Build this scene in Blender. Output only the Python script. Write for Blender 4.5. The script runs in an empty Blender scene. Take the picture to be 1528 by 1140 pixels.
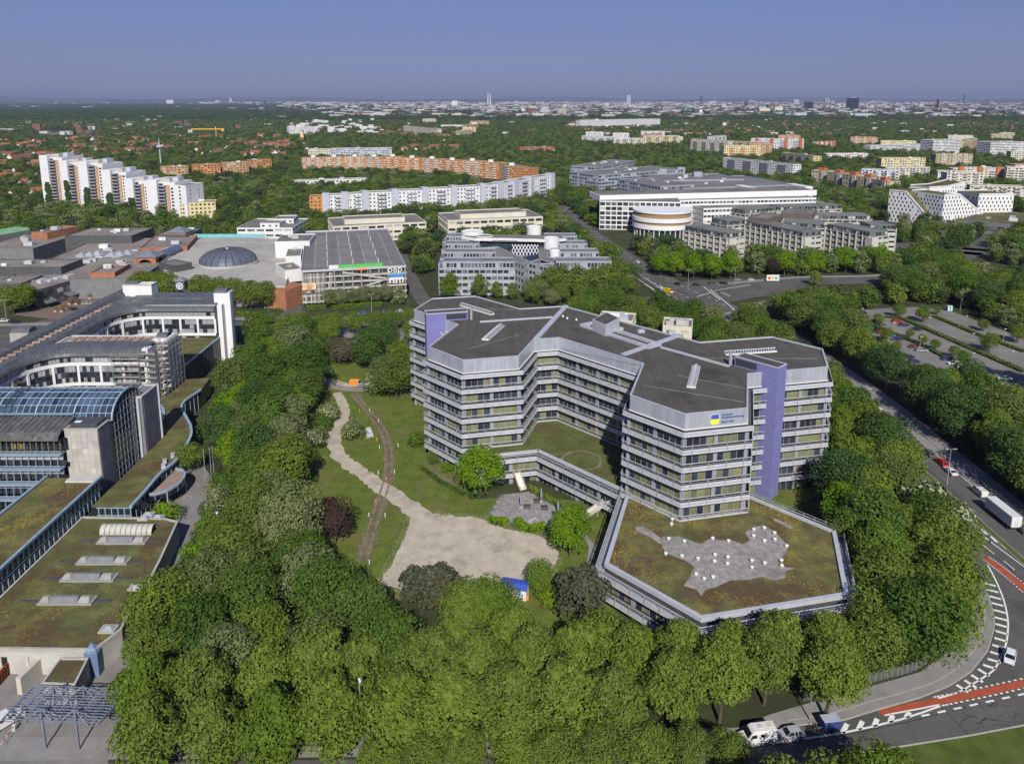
import bpy,math,random
import numpy as np
from mathutils import Vector,Matrix
# ------------------------------------------------------------------ camera, sky, sun, exposure
SC = bpy.context.scene
COL = SC.collection
CAM_H,FOC,PRIN_X,PRIN_Y = 100.0,1140.0,764.0,370.0
PITCH = math.atan(221.0 / 1140.0)
cam_data = bpy.data.cameras.new('camera')
cam = bpy.data.objects.new('camera', cam_data)
COL.objects.link(cam)
cam.location = (0,0,CAM_H)
cam.rotation_euler = (math.pi / 2 - PITCH,0,0)
cam_data.sensor_width = 36.0
cam_data.lens = 36.0 * FOC / 1528.0
cam_data.shift_y = (PRIN_Y - 570.0) / 1528.0
cam_data.clip_start = 1.0
cam_data.clip_end = 120000.0
SC.camera = cam
SUN_AZ = math.radians(-86.0)      # direction towards the sun, measured from +X
SUN_EL = math.radians(37.0)
world = bpy.data.worlds.new('World'); SC.world = world
world.use_nodes = True
wn = world.node_tree; wn.nodes.clear()
wo = wn.nodes.new('ShaderNodeOutputWorld'); wb = wn.nodes.new('ShaderNodeBackground')
sky = wn.nodes.new('ShaderNodeTexSky'); sky.sky_type = 'NISHITA'; sky.sun_disc = False
sky.sun_elevation = SUN_EL
sky.sun_rotation = math.pi / 2 - SUN_AZ
sky.altitude = 600; sky.air_density = 1.5; sky.dust_density = 0.0; sky.ozone_density = 10.0
wb.inputs[1].default_value = 0.15
gam = wn.nodes.new('ShaderNodeGamma'); gam.inputs[1].default_value = 0.5           # an even, violet-blue morning sky all round
tin = wn.nodes.new('ShaderNodeMix'); tin.data_type = 'RGBA'; tin.blend_type = 'MULTIPLY'; tin.inputs[0].default_value = 1.0
tin.inputs[7].default_value = (0.529,0.567,0.982,1)
wn.links.new(sky.outputs[0],gam.inputs[0]); wn.links.new(gam.outputs[0],tin.inputs[6])
wn.links.new(tin.outputs[2],wb.inputs[0]); wn.links.new(wb.outputs[0],wo.inputs[0])
sun_data = bpy.data.lights.new('sun', 'SUN'); sun = bpy.data.objects.new('sun', sun_data)
COL.objects.link(sun)
sun_data.energy = 4.7; sun_data.angle = math.radians(0.53); sun_data.color = (1.0,0.95,0.87)
sun.rotation_euler = (math.pi / 2 - SUN_EL,0,SUN_AZ + math.pi / 2)
sun.location = (0,-50,300)
SC.view_settings.view_transform = 'Standard'; SC.view_settings.look = 'None'
SC.view_settings.exposure = 0.3; SC.view_settings.gamma = 1.0
SC.view_settings.use_curve_mapping = False
cy = SC.cycles
cy.max_bounces = 5; cy.diffuse_bounces = 2; cy.glossy_bounces = 2; cy.transmission_bounces = 3
cy.transparent_max_bounces = 6; cy.volume_bounces = 0
cy.caustics_reflective = False; cy.caustics_refractive = False
# ------------------------------------------------------------------ helpers
rnd = random.Random(7)
def at(px,py,z=0.0):
 """the place in the world that a point of the photograph shows, on the level z"""
 u = (px - PRIN_X) / FOC; v = (py - PRIN_Y) / FOC
 dy = math.cos(PITCH) - v * math.sin(PITCH); dz = -math.sin(PITCH) - v * math.cos(PITCH)
 t = (z - CAM_H) / dz
 return Vector((u * t,dy * t,z))
def ats(z,*pts):
 return [at(p[0],p[1],z) for p in pts]
def area2(p):
 return sum(p[i][0] * p[(i + 1) % len(p)][1] - p[(i + 1) % len(p)][0] * p[i][1] for i in range(len(p)))
def ccw(p):
 p = [Vector((q[0],q[1],0)) for q in p]
 return p if area2(p) > 0 else p[::-1]
def inside(poly,x,y):
 c = False; n = len(poly); j = n - 1
 for i in range(n):
  xi,yi = poly[i][0],poly[i][1]; xj,yj = poly[j][0],poly[j][1]
  if (yi > y) != (yj > y) and x < (xj - xi) * (y - yi) / (yj - yi) + xi: c = not c
  j = i
 return c
def in_poly(P,X,Y):
 c = np.zeros(len(X),bool); j = len(P) - 1
 for i in range(len(P)):
  xi,yi = P[i][0],P[i][1]; xj,yj = P[j][0],P[j][1]
  if yi != yj: c ^= ((yi > Y) != (yj > Y)) & (X < (xj - xi) * (Y - yi) / (yj - yi) + xi)
  j = i
 return c
def offset(poly,d):
 """closed ccw polygon moved outward by d, mitred"""
 n = len(poly); out = []
 for i in range(n):
  a,b,c = poly[i - 1],poly[i],poly[(i + 1) % n]
  e1 = Vector((b[0] - a[0],b[1] - a[1])).normalized(); e2 = Vector((c[0] - b[0],c[1] - b[1])).normalized()
  n1 = Vector((e1.y,-e1.x)); n2 = Vector((e2.y,-e2.x))
  m = n1 + n2
  k = max(0.35,1 + n1.dot(n2))
  out.append(Vector((b[0] + m.x * d / k,b[1] + m.y * d / k,0)))
 return out
def rect(a,b,depth):
 """rectangle from front edge a->b (left to right seen from outside) going back by depth"""
 a = Vector((a[0],a[1],0)); b = Vector((b[0],b[1],0))
 e = (b - a).normalized(); n = Vector((-e.y,e.x,0)) * depth
 return [a,b,b + n,a + n]
class MB:
 def __init__(s): s.v = []; s.f = []; s.m = []; s.mi = 0
 def face(s,pts):
  k = len(s.v); s.v.extend([tuple(p) for p in pts]); s.f.append(tuple(range(k,k + len(pts)))); s.m.append(s.mi)
 def add(s,vs,fs):
  k = len(s.v); s.v.extend([tuple(p) for p in vs])
  for f in fs: s.f.append(tuple(i + k for i in f)); s.m.append(s.mi)
 def prism(s,poly,z0,z1,bottom=False,top=True):
  n = len(poly); vs = [(p[0],p[1],z0) for p in poly] + [(p[0],p[1],z1) for p in poly]
  fs = [(i,(i + 1) % n,n + (i + 1) % n,n + i) for i in range(n)]
  if top: fs.append(tuple(range(n,2 * n)))
  if bottom: fs.append(tuple(range(n - 1,-1,-1)))
  s.add(vs,fs); return s
 def box(s,c,size,rz=0.0,bottom=True):
  x,y,z = size[0] / 2,size[1] / 2,size[2] / 2; ca,sa = math.cos(rz),math.sin(rz)
  p = [(c[0] + ca * i - sa * j,c[1] + sa * i + ca * j) for i,j in ((-x,-y),(x,-y),(x,y),(-x,y))]
  return s.prism(p,c[2] - z,c[2] + z,bottom)
 def bar(s,a,b,w,h=None):
  a = Vector(a); b = Vector(b); h = h or w
  d = (b - a)
  if d.length < 1e-6: return s
  d.normalize(); up = Vector((0,0,1)) if abs(d.z) < .95 else Vector((0,1,0))
  x = d.cross(up).normalized() * (w / 2); y = x.cross(d).normalized() * (h / 2)
  vs = [a - x - y,a + x - y,a + x + y,a - x + y,b - x - y,b + x - y,b + x + y,b - x + y]
  s.add(vs,[(0,1,5,4),(1,2,6,5),(2,3,7,6),(3,0,4,7),(3,2,1,0),(4,5,6,7)]); return s
 def tube(s,a,b,r0,r1=None,n=8,cap=True):
  a = Vector(a); b = Vector(b); r1 = r0 if r1 is None else r1
  d = (b - a).normalized(); up = Vector((0,0,1)) if abs(d.z) < .95 else Vector((0,1,0))
  x = d.cross(up).normalized(); y = x.cross(d).normalized() * -1
  vs = []
  for c,r in ((a,r0),(b,r1)):
   for i in range(n):
    t = 2 * math.pi * i / n; vs.append(c + (x * math.cos(t) + y * math.sin(t)) * r)
  fs = [(i,(i + 1) % n,n + (i + 1) % n,n + i) for i in range(n)]
  if cap: fs += [tuple(range(n,2 * n)),tuple(range(n - 1,-1,-1))]
  s.add(vs,fs); return s
 def lathe(s,c,prof,n=16):
  vs = []; m = len(prof)
  for r,z in prof:
   for i in range(n):
    t = 2 * math.pi * i / n; vs.append((c[0] + r * math.cos(t),c[1] + r * math.sin(t),c[2] + z))
  fs = [(k * n + i,k * n + (i + 1) % n,(k + 1) * n + (i + 1) % n,(k + 1) * n + i) for k in range(m - 1) for i in range(n)]
  fs.append(tuple((m - 1) * n + i for i in range(n)))
  s.add(vs,fs); return s
 def ribbon(s,pts,w,z):
  """flat strip along a centre line; w is a width or a list of widths"""
  n = len(pts); L = []; R = []
  for i in range(n):
   a = Vector(pts[max(0,i - 1)][:2]); b = Vector(pts[min(n - 1,i + 1)][:2]); d = (b - a).normalized()
   ww = (w[i] if isinstance(w,(list,tuple)) else w) / 2
   p = Vector(pts[i][:2]); q = Vector((-d.y,d.x)) * ww
   L.append(p + q); R.append(p - q)
  vs = [(p.x,p.y,z) for p in L] + [(p.x,p.y,z) for p in R]
  s.add(vs,[(n + i,n + i + 1,i + 1,i) for i in range(n - 1)]); return s
 def mesh(s,name,mats):
  me = bpy.data.meshes.new(name); me.from_pydata(s.v,[],s.f)
  if not isinstance(mats,(list,tuple)): mats = [mats]
  for m in mats: me.materials.append(m)
  if len(mats) > 1: me.polygons.foreach_set('material_index', s.m)
  me.update(); return me
 def build(s,name,mats,parent=None,kind=None,smooth=False):
  me = s.mesh(name,mats)
  if smooth: me.polygons.foreach_set('use_smooth', [True] * len(me.polygons))
  return put(name,me,parent,kind)
def put(name,me,parent=None,kind=None,loc=None):
 o = bpy.data.objects.new(name,me); COL.objects.link(o)
 if parent is not None:
  o.parent = parent
  if loc is None: o.matrix_parent_inverse = PINV.get(parent.name,Matrix.Identity(4))
 if loc is not None: o.location = loc
 if kind: o['kind'] = kind
 return o
PINV = {}
def thing(name,label,cat,loc=(0,0,0),group=None):
 o = bpy.data.objects.new(name,None); COL.objects.link(o); o.location = loc
 o.empty_display_size = 0.5
 PINV[o.name] = Matrix.Translation(-Vector(loc))
 o['label'] = label; o['category'] = cat
 if group: o['group'] = group
 return o
def sub(parent,o):
 """remember how world-space children of o are placed"""
 PINV[o.name] = Matrix.Identity(4); return o
def tag(o,label,cat,group=None):
 o['label'] = label; o['category'] = cat
 if group: o['group'] = group
 return o
def struct(o):
 o['kind'] = 'structure'; return o
def copy_tree(src,loc,rz=0.0,label=None,group=None,scale=None,mats=None):
 r = src.copy(); COL.objects.link(r); r.location = loc; r.rotation_euler = (0,0,rz)
 if scale: r.scale = scale
 if label: r['label'] = label
 if group: r['group'] = group
 def rec(a,b):
  for ch in a.children:
   c = ch.copy(); COL.objects.link(c); c.parent = b
   if mats and c.data and c.data.name in mats:
    c.data = mats[c.data.name]
   rec(ch,c)
 rec(src,r)
 return r
# ------------------------------------------------------------------ materials
def N(nt,t,**kw):
 n = nt.nodes.new(t)
 for k,v in kw.items():
  if isinstance(k, str) and k.startswith('i'): n.inputs[int(k[1:])].default_value = v
  else: setattr(n,k,v)
 return n
def mixc(nt, a, b, fac, mode='MIX'):
 m = nt.nodes.new('ShaderNodeMix'); m.data_type = 'RGBA'; m.blend_type = mode
 for sock,val in ((0,fac),(6,a),(7,b)):
  if hasattr(val, 'links') or hasattr(val, 'is_linked'): nt.links.new(val, m.inputs[sock])
  else:
   m.inputs[sock].default_value = val if sock == 0 else (*val[:3],1)
 return m.outputs[2]
def noise(nt,scale,detail=3,rough=.6,vec=None,lo=.35,hi=.65,dist=0):
 n = N(nt, 'ShaderNodeTexNoise'); n.inputs['Scale'].default_value = scale; n.inputs['Detail'].default_value = detail
 n.inputs['Roughness'].default_value = rough; n.inputs['Distortion'].default_value = dist
 if vec is None: vec = N(nt, 'ShaderNodeNewGeometry').outputs['Position']
 nt.links.new(vec, n.inputs['Vector'])
 r = N(nt, 'ShaderNodeMapRange'); r.inputs[1].default_value = lo; r.inputs[2].default_value = hi
 nt.links.new(n.outputs[0],r.inputs[0]); return r.outputs[0]
MATS = {}
def mat(name,col,rough=.8,var=.18,scale=.35,spec=.25,metal=0.0,bump=0.0,bscale=2.0,col2=None,c2=(.5,.62),c2scale=.08,fine=6.0,objvar=0.0,coat=0.0):
 if name in MATS: return MATS[name]
 m = bpy.data.materials.new(name); m.use_nodes = True; nt = m.node_tree
 b = nt.nodes['Principled BSDF']
 b.inputs['Roughness'].default_value = rough; b.inputs['Metallic'].default_value = metal
 b.inputs['Specular IOR Level'].default_value = spec
 if coat: b.inputs['Coat Weight'].default_value = coat; b.inputs['Coat Roughness'].default_value = .05
 lo = tuple(c * (1 - var) for c in col); hi = tuple(min(1,c * (1 + var)) for c in col)
 c = mixc(nt,lo,hi,noise(nt,scale,4))
 if fine:
  c = mixc(nt,c,tuple(min(1,x * 1.0) for x in lo),noise(nt,fine,2,lo=.5,hi=.75))
 if col2 is not None:
  c = mixc(nt,c,col2,noise(nt,c2scale,5,.65,lo=c2[0],hi=c2[1],dist=.4))
 if objvar:
  oi = N(nt, 'ShaderNodeObjectInfo'); mr = N(nt, 'ShaderNodeMapRange')
  mr.inputs[3].default_value = 1 - objvar; mr.inputs[4].default_value = 1 + objvar
  nt.links.new(oi.outputs['Random'], mr.inputs[0])
  hs = N(nt, 'ShaderNodeHueSaturation'); nt.links.new(c, hs.inputs['Color']); nt.links.new(mr.outputs[0], hs.inputs['Value'])
  c = hs.outputs[0]
 nt.links.new(c, b.inputs['Base Color'])
 if bump:
  bp = N(nt, 'ShaderNodeBump'); bp.inputs['Strength'].default_value = bump; bp.inputs['Distance'].default_value = .1
  nt.links.new(noise(nt, bscale, 5, lo=0, hi=1), bp.inputs['Height']); nt.links.new(bp.outputs[0], b.inputs['Normal'])
 MATS[name] = m; return m
def glassmat(name,col=(.015,.02,.025),rough=.06,spec=.6,objvar=.5):
 return mat(name,col,rough,var=.4,scale=.25,spec=spec,fine=0,objvar=objvar)
M_white = mat('white_render', (.62, .62, .61), .7, .05, .2, col2=(.55, .54, .52), c2=(.58, .75))
M_cream = mat('cream_render', (.56, .53, .43), .8, .08, .2, col2=(.5, .46, .38), c2=(.6, .8))
M_conc = mat('concrete', (.40, .39, .36), .85, .14, .3, col2=(.26, .25, .23), c2=(.55, .75))
M_metal = mat('pale_metal', (.56, .58, .62), .42, .1, .5, spec=.5, metal=.35, col2=(.36, .37, .39), c2=(.58, .75), c2scale=.5)
M_fascia = mat('weathered_metal', (.52, .54, .58), .45, .09, .8, spec=.4, metal=.2, col2=(.36, .34, .32), c2=(.62, .8), c2scale=.5)
M_grating = mat('walkway_grating', (.10, .10, .105), .8, .25, 1.2)
M_attic = mat('attic_metal', (.55, .59, .66), .36, .08, .4, spec=.5, metal=.5, objvar=.07)
M_bluegrey = mat('bluegrey_metal', (.30, .34, .42), .5, .12, .5, spec=.4, metal=.2)
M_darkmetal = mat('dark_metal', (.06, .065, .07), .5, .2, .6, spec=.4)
M_felt = mat('roof_felt', (.080, .074, .065), .9, .14, .12, col2=(.048, .044, .038), c2=(.56, .68), c2scale=.09, fine=2.5)
def streaks(m,deg,col,sx=.9,sy=.03,lo=.5,hi=.62,amt=.55):
 nt = m.node_tree; b = nt.nodes['Principled BSDF']; src = b.inputs['Base Color'].links[0].from_socket
 mp = N(nt, 'ShaderNodeMapping'); mp.inputs['Rotation'].default_value = (0, 0, math.radians(-deg)); mp.inputs['Scale'].default_value = (sx, sy, 1)
 nt.links.new(N(nt, 'ShaderNodeNewGeometry').outputs['Position'], mp.inputs['Vector']); f = noise(nt, 1.0, 3, .7, vec=mp.outputs[0], lo=lo, hi=hi)
 mu = N(nt, 'ShaderNodeMath', operation='MULTIPLY', i1=amt); nt.links.new(f, mu.inputs[0]); nt.links.new(mixc(nt, src, col, mu.outputs[0]), b.inputs['Base Color'])
streaks(M_felt,13,(.058,.052,.046)); streaks(M_felt,103,(.105,.098,.088),.5,.04,.52,.66,.4)
M_roof = mat('roof_gravel', (.17, .165, .155), .95, .15, .1, col2=(.10, .098, .09), c2=(.5, .68), c2scale=.06, fine=3)
M_glass = glassmat('dark_glass', (.026, .033, .043))
M_glass2 = glassmat('blue_glass', (.03, .045, .065), .05, .7)
M_blind = mat('green_curtain', (.150, .155, .080), .55, .12, .6, spec=.35, objvar=.28, fine=0)
M_blindw = mat('pale_blind', (.42, .42, .38), .6, .12, .6, spec=.35, objvar=.3, fine=0)
M_violet = mat('violet_panel', (.16, .165, .36), .55, .06, .3, spec=.35, fine=0)
M_asphalt = mat('asphalt', (.098, .093, .087), .92, .14, .15, col2=(.070, .066, .062), c2=(.5, .66), c2scale=.07, fine=3)
M_paint = mat('white_paint', (.68, .68, .65), .8, .1, 1.5, col2=(.35, .34, .33), c2=(.6, .8), c2scale=1.2)
M_redlane = mat('red_lane', (.34, .075, .035), .9, .15, .6)
M_brick = mat('brick_wall', (.32, .14, .075), .9, .18, .5)
M_steel = mat('galvanised_steel', (.40, .42, .44), .45, .1, 1, spec=.5, metal=.4)
M_rubber = mat('black_rubber', (.02, .02, .02), .9, .1)
# ------------------------------------------------------------------ the office building on its 120 degree grid
def dirv(deg): return Vector((math.cos(math.radians(deg)),math.sin(math.radians(deg)),0))
A_,B_,C_ = dirv(13),dirv(73),dirv(133)
P14 = Vector((37.6,156.0,0))
P1 = P14 + 7.5 * A_ + 112.5 * C_
def walk(p,*steps):
 out = [p]
 for d,l in steps: p = p + d * l; out.append(p)
 return out
ring = walk(P1,(B_,15),(A_,15),(C_,-22.5),(A_,15),(C_,-52.5),(A_,22.5),(C_,-15),(B_,-15),(A_,-15))
P2,P3,P4,P5,P6,P7,P8,P9,R1 = ring[1:]
P13 = P14 + A_ * 15; R2 = P13 + B_ * 15; R12 = R1 - A_ * 7.5
P15 = P14 + C_ * 15; P16 = P15 + B_ * 22.5; P17 = P16 + C_ * 30; P18 = P17 - A_ * 7.5
P19 = P18 - B_ * 15; P20 = P19 - A_ * 15; P21 = P20 + C_ * 15; Q1 = P21 + B_ * 15; Q2 = P1 - C_ * 15; Q12 = Q1 + B_ * 7.5
MAIN = [P1,P2,P3,P4,P5,P6,P7,P8,P9,R1,R12,R2,P13,P14,P15,P16,P17,P18,P19,P20,P21,Q1,Q12,Q2]
MAIN = MAIN[::-1]                       # counter-clockwise
ROOF_Z = 33.0; PITCH_Z = 4.13; BAND0 = 28.25
office = thing('office_building', 'large silver office block of linked hexagonal wings with violet stair towers', 'building', (P17.x, P17.y, 0))
O = office
# core walls just behind the panes
MB().prism(offset(MAIN, -0.35), 0, 29.0, top=False).build('inner_wall', M_darkmetal, O)
MB().prism(offset(MAIN, -0.12), 29.0, ROOF_Z - .25).build('roof', M_felt, O)
# attic panels, each a piece of its own
pan = MB(); pan.box((0, 0, 0), (1.22, .12, 3.55)); pan_me = pan.mesh('attic_panel', M_attic)
def edges(poly): return [(poly[i],poly[(i + 1) % len(poly)]) for i in range(len(poly))]
cop = MB(); skirt = MB()
po = offset(MAIN,.12); pi_ = offset(MAIN,-.28)
for i in range(len(MAIN)):
 j = (i + 1) % len(MAIN)
 cop.face([(po[i].x,po[i].y,ROOF_Z + .08),(po[j].x,po[j].y,ROOF_Z + .08),(pi_[j].x,pi_[j].y,ROOF_Z + .08),(pi_[i].x,pi_[i].y,ROOF_Z + .08)])
 cop.face([(po[i].x,po[i].y,ROOF_Z - .05),(po[j].x,po[j].y,ROOF_Z - .05),(po[j].x,po[j].y,ROOF_Z + .08),(po[i].x,po[i].y,ROOF_Z + .08)])
 cop.face([(pi_[j].x,pi_[j].y,ROOF_Z - .3),(pi_[i].x,pi_[i].y,ROOF_Z - .3),(pi_[i].x,pi_[i].y,ROOF_Z + .08),(pi_[j].x,pi_[j].y,ROOF_Z + .08)])
cop.build('roof_coping', M_metal, O)
for a,b in edges(MAIN):
 d = b - a; L = d.length; n = round(L / 1.25); ang = math.atan2(d.y,d.x)
 for k in range(n):
  p = a + d * ((k + .5) / n)
  o = put('attic_panel', pan_me, O); o.location = (p.x, p.y, 31.2); o.rotation_euler = (0, 0, ang)
def ring_strip(mb,poly,d0,d1,z0,z1):
 """closed band between two offsets, from z0 to z1 (four faces round)"""
 a = offset(poly,d0); b = offset(poly,d1); n = len(poly)
 for i in range(n):
  j = (i + 1) % n
  q = [(b[i],z0),(b[j],z0),(b[j],z1),(b[i],z1)]
  mb.face([(p.x,p.y,z) for p,z in q])
  q = [(b[i],z1),(b[j],z1),(a[j],z1),(a[i],z1)]; mb.face([(p.x,p.y,z) for p,z in q])
  q = [(a[i],z0),(a[j],z0),(b[j],z0),(b[i],z0)]; mb.face([(p.x,p.y,z) for p,z in q])
  q = [(a[j],z0),(a[i],z0),(a[i],z1),(a[j],z1)]; mb.face([(p.x,p.y,z) for p,z in q])
def band(poly,zb,parent,rail=True,proj=1.55):
 m = MB()
 ring_strip(m, poly, -.2, proj - .1, zb + .1, zb + .3)            # walkway slab
 m.build('balcony_band', M_grating, parent)
 m = MB()
 ring_strip(m,poly,proj - .1,proj,zb,zb + .52)
 m.build('fascia_board', M_fascia, parent)
 m = MB()
 ring_strip(m,poly,proj - .16,proj - .06,zb + .6,zb + 1.12)
 m.build('fascia_board', M_fascia, parent)
 if rail:
  m = MB()
  ring_strip(m,poly,proj - .1,proj + .04,zb + 1.95,zb + 2.1)
  m.build('top_rail', M_metal, parent)
  m = MB()
  ring_strip(m,poly,proj - .06,proj - .0,zb + 1.5,zb + 1.56)
  m.build('middle_rail', M_steel, parent)
  m = MB(); oo = offset(poly,proj + .03)
  for a,b in edges(oo):
   d = b - a; n = max(1,round(d.length / 3.75))
   for k in range(n):
    p = a + d * ((k + .5) / n); m.box((p.x,p.y,zb + 1.05),(.13,.13,2.1),math.atan2(d.y,d.x))
  m.build('rail_post', M_steel, parent, kind='stuff')
ring_top = MB(); ring_strip(ring_top, MAIN, -.2, .28, 29.25, 29.42); ring_top.build('attic_ledge', M_white, O)
band(MAIN,BAND0,O,rail=False)
FLOORS = [BAND0 - PITCH_Z * k for k in range(1, 7)]          # 24.1 ... 3.5
for zb in FLOORS: band(MAIN,zb,O)
# columns and panes
pane_cache = {}
def pane_mesh(w,h,m):
 key = (round(w,2),round(h,2),m.name)
 if key not in pane_cache:
  b = MB(); b.box((0, 0, 0), (w, .06, h)); pane_cache[key] = b.mesh('window_pane', m)
 return pane_cache[key]
pane_todo = []; column_mb = MB(); mullion = MB()
def facade_bays(a,b,z0,z1,blind,bay=7.5,npane=4,colw=.95,todo=pane_todo,cols=column_mb,mull=mullion,seed=0):
 d = b - a; L = d.length; e = d.normalized(); nrm = Vector((e.y,-e.x,0)); ang = math.atan2(d.y,d.x)
 nb = max(1,round(L / bay)); bl = L / nb; h = z1 - z0; zc = (z0 + z1) / 2
 r = random.Random(seed)
 for i in range(nb + 1):
  p = a + e * (i * bl) + nrm * .12; cols.box((p.x,p.y,zc),(colw,.5,h),ang,False)
 w = (bl - colw) / npane
 for i in range(nb):
  mode = r.random()
  for k in range(npane):
   p = a + e * (i * bl + colw / 2 + w * (k + .5))
   pb = blind + (.25 if mode < .5 else -.25)
   todo.append((p.x,p.y,zc,ang,w - .1,h - .12,r.random() < pb))
   if k:
    q = a + e * (i * bl + colw / 2 + w * k) + nrm * .04; mull.box((q.x,q.y,zc),(.1,.16,h),ang,False)
for i,(a,b) in enumerate(edges(MAIN)):
 e = (b - a).normalized(); nrm = Vector((e.y,-e.x,0))
 if nrm.y > .35: continue                                  # the far side
 deg = math.degrees(math.atan2(nrm.y,nrm.x))
 blind = .16 if -140 > deg or deg > 150 else .55
 for k,zb in enumerate(FLOORS + [-.65]):
  facade_bays(a,b,zb + 1.0,zb + PITCH_Z + .05,blind,seed=i * 17 + k)
def place_panes(todo,parent,limit=300,mats=(M_glass,M_blind),key=None):
 todo = sorted(todo,key=key or (lambda t: t[0] ** 2 + t[1] ** 2))
 for t in todo[:limit]:
  o = put('window_pane', pane_mesh(t[4], t[5], mats[1] if t[6] else mats[0]), parent)
  o.location = t[:3]; o.rotation_euler = (0,0,t[3])
 if len(todo) > limit:
  m = MB()
  for t in todo[limit:]: m.mi = 1 if t[6] else 0; m.box(t[:3],(t[4],.06,t[5]),t[3])
  m.build('window_pane', list(mats), parent, kind='stuff')
place_panes(pane_todo,O)
column_mb.build('column', mat('column_metal', (.30, .32, .36), .5, .1, .5, spec=.4, metal=.2), O, kind='stuff')
mullion.build('mullion', M_bluegrey, O, kind='stuff')
# violet stair towers
def stair_tower(p,axis,length,side,grille_side):
 n = Vector((axis.y,-axis.x,0)) * side
 poly = ccw([p,p + axis * length,p + axis * length - n * 4.3,p - n * 4.3])
 t = MB().prism(poly, 0, 35.3, top=False).build('stair_tower', M_violet, O)
 sub(O,t)
 MB().prism(offset(poly, -.25), 34.4, 35.0).build('tower_roof', M_felt, t)
 m = MB(); ring_strip(m, poly, -.25, .05, 35.2, 35.42); m.build('tower_coping', M_metal, t)
 m = MB()
 for k in range(1,9):
  ring_strip(m,poly,0,.012,35.3 - k * 4.13,35.33 - k * 4.13)
 m.build('panel_joint', M_bluegrey, t, kind='stuff')
 m = MB()                                                    # louvre grille above the roof
 g0 = p + axis * (length * .48) + n * .05; g1 = p + axis * (length * .97) + n * .05
 for k in range(11):
  z = 33.25 + k * .16; m.bar((g0.x,g0.y,z),(g1.x,g1.y,z),.12,.09)
 m.build('louvre', M_darkmetal, t, kind='stuff')
 q = p + axis * (length + 1.0) + n * .3
 m = MB(); m.tube((q.x, q.y, 32.8), (q.x, q.y, 36.2), .45, n=10); m.build('flue', M_steel, t)
 return t
stair_tower(Vector((65.45,178.6,0)),C_,12.0,-1,1)
stair_tower(Vector((-26.4,226.6,0)),A_,13.0,1,1)
# roof ridges, skylights, plant room
def roof_strip(p,q,w=1.5,h=.35,z=ROOF_Z - .25):
 m = MB(); m.bar((p.x, p.y, z + h / 2), (q.x, q.y, z + h / 2), w, h); m.build('roof_ridge', M_metal, O)
zr = ROOF_Z - .25
roof_strip(at(845,457,zr),at(800,506.5,zr),1.6)
roof_strip(at(716,481,zr),at(824,474,zr),.9)
roof_strip(at(930,530,zr),at(1013,501.5,zr),1.6)
roof_strip(at(986,519,zr),at(1088,547.5,zr),.9)
def skylight(p,q,w=2.1):
 d = q - p; L = d.length; ang = math.atan2(d.y,d.x); c = (p + q) / 2
 t = MB().box((c.x, c.y, zr + .2), (L, w, .4), ang).build('skylight', M_white, O); sub(O, t)
 n = round(L / .75); e = d.normalized(); s = Vector((-e.y,e.x,0))
 fr = MB(); gl = MB()
 for sd in (-1,1):
  for k in range(n):
   x0 = p + e * (L * (k + .1) / n); x1 = p + e * (L * (k + .9) / n)
   lo = s * sd * (w / 2 - .08); a,b = x0 + lo,x1 + lo
   pts = [(a.x,a.y,zr + .47),(b.x,b.y,zr + .47),(x1.x,x1.y,zr + .98),(x0.x,x0.y,zr + .98)]
   gl.face(pts if sd < 0 else pts[::-1])
   q0 = p + e * (L * k / n); l0 = q0 + lo
   fr.bar((l0.x,l0.y,zr + .45),(q0.x,q0.y,zr + 1.0),.12,.1)
 fr.bar((p.x,p.y,zr + 1.0),(q.x,q.y,zr + 1.0),.14,.12)
 for z_ in (p,q):
  a = z_ + s * (w / 2); b = z_ - s * (w / 2)
  fr.face([(a.x,a.y,zr + .4),(b.x,b.y,zr + .4),(z_.x,z_.y,zr + 1.0)])
  fr.face([(b.x,b.y,zr + .4),(a.x,a.y,zr + .4),(z_.x,z_.y,zr + 1.0)])
 gl.build('glass', M_glass2, t); fr.build('skylight_frame', M_white, t)
skylight(at(724,508,zr),at(748,487,zr))
skylight(at(689,456,zr),at(735,470,zr),1.7)
skylight(at(1031,579,zr),at(1039,548,zr))
skylight(at(1081,529,zr),at(1157,524,zr),1.7)
pr = ats(zr,(883.5,493),(903,502.5),(924,491),(905,482))
m = MB().prism(ccw([p for p in pr]), zr, zr + 3.4); m.build('plant_room', M_metal, O)
MB().prism(offset(ccw(pr), -.35), zr + 3.4, zr + 3.45).build('plant_roof', M_felt, O)
lo = ats(zr,(865,487),(968,521),(987,516),(884,483))
ring_strip(m := MB(), ccw(lo), -.9, 0, zr, zr + .8); m.build('plant_parapet', M_metal, O)
for px,py in ((840,473),(846.5,476),(860,478)):
 p = at(px, py, zr); MB().lathe((p.x, p.y, zr), [(.32, 0), (.32, .35), (.2, .55), (.05, .6)], 10).build('roof_dome', M_white, O)
for px,py,s in ((925.5,492.5,1.0),(956,496,1.3),(1002,498,1.4)):
 p = at(px, py, zr); MB().box((p.x, p.y, zr + .4), (s * 1.5, s, .8), .3).build('roof_vent', M_metal, O)
# felt seams
sm = MB()
for p,q in (((830,510),(960,545)),((1010,560),(1115,580)),((960,575),(1110,600)),((1050,535),(1220,535)),((700,520),(775,500)),((650,460),(770,462))):
 a = at(*p,zr); b = at(*q,zr); sm.bar((a.x,a.y,zr + .02),(b.x,b.y,zr + .02),.07,.03)
sm.build('roof_cable', M_conc, O, kind='stuff')
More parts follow.
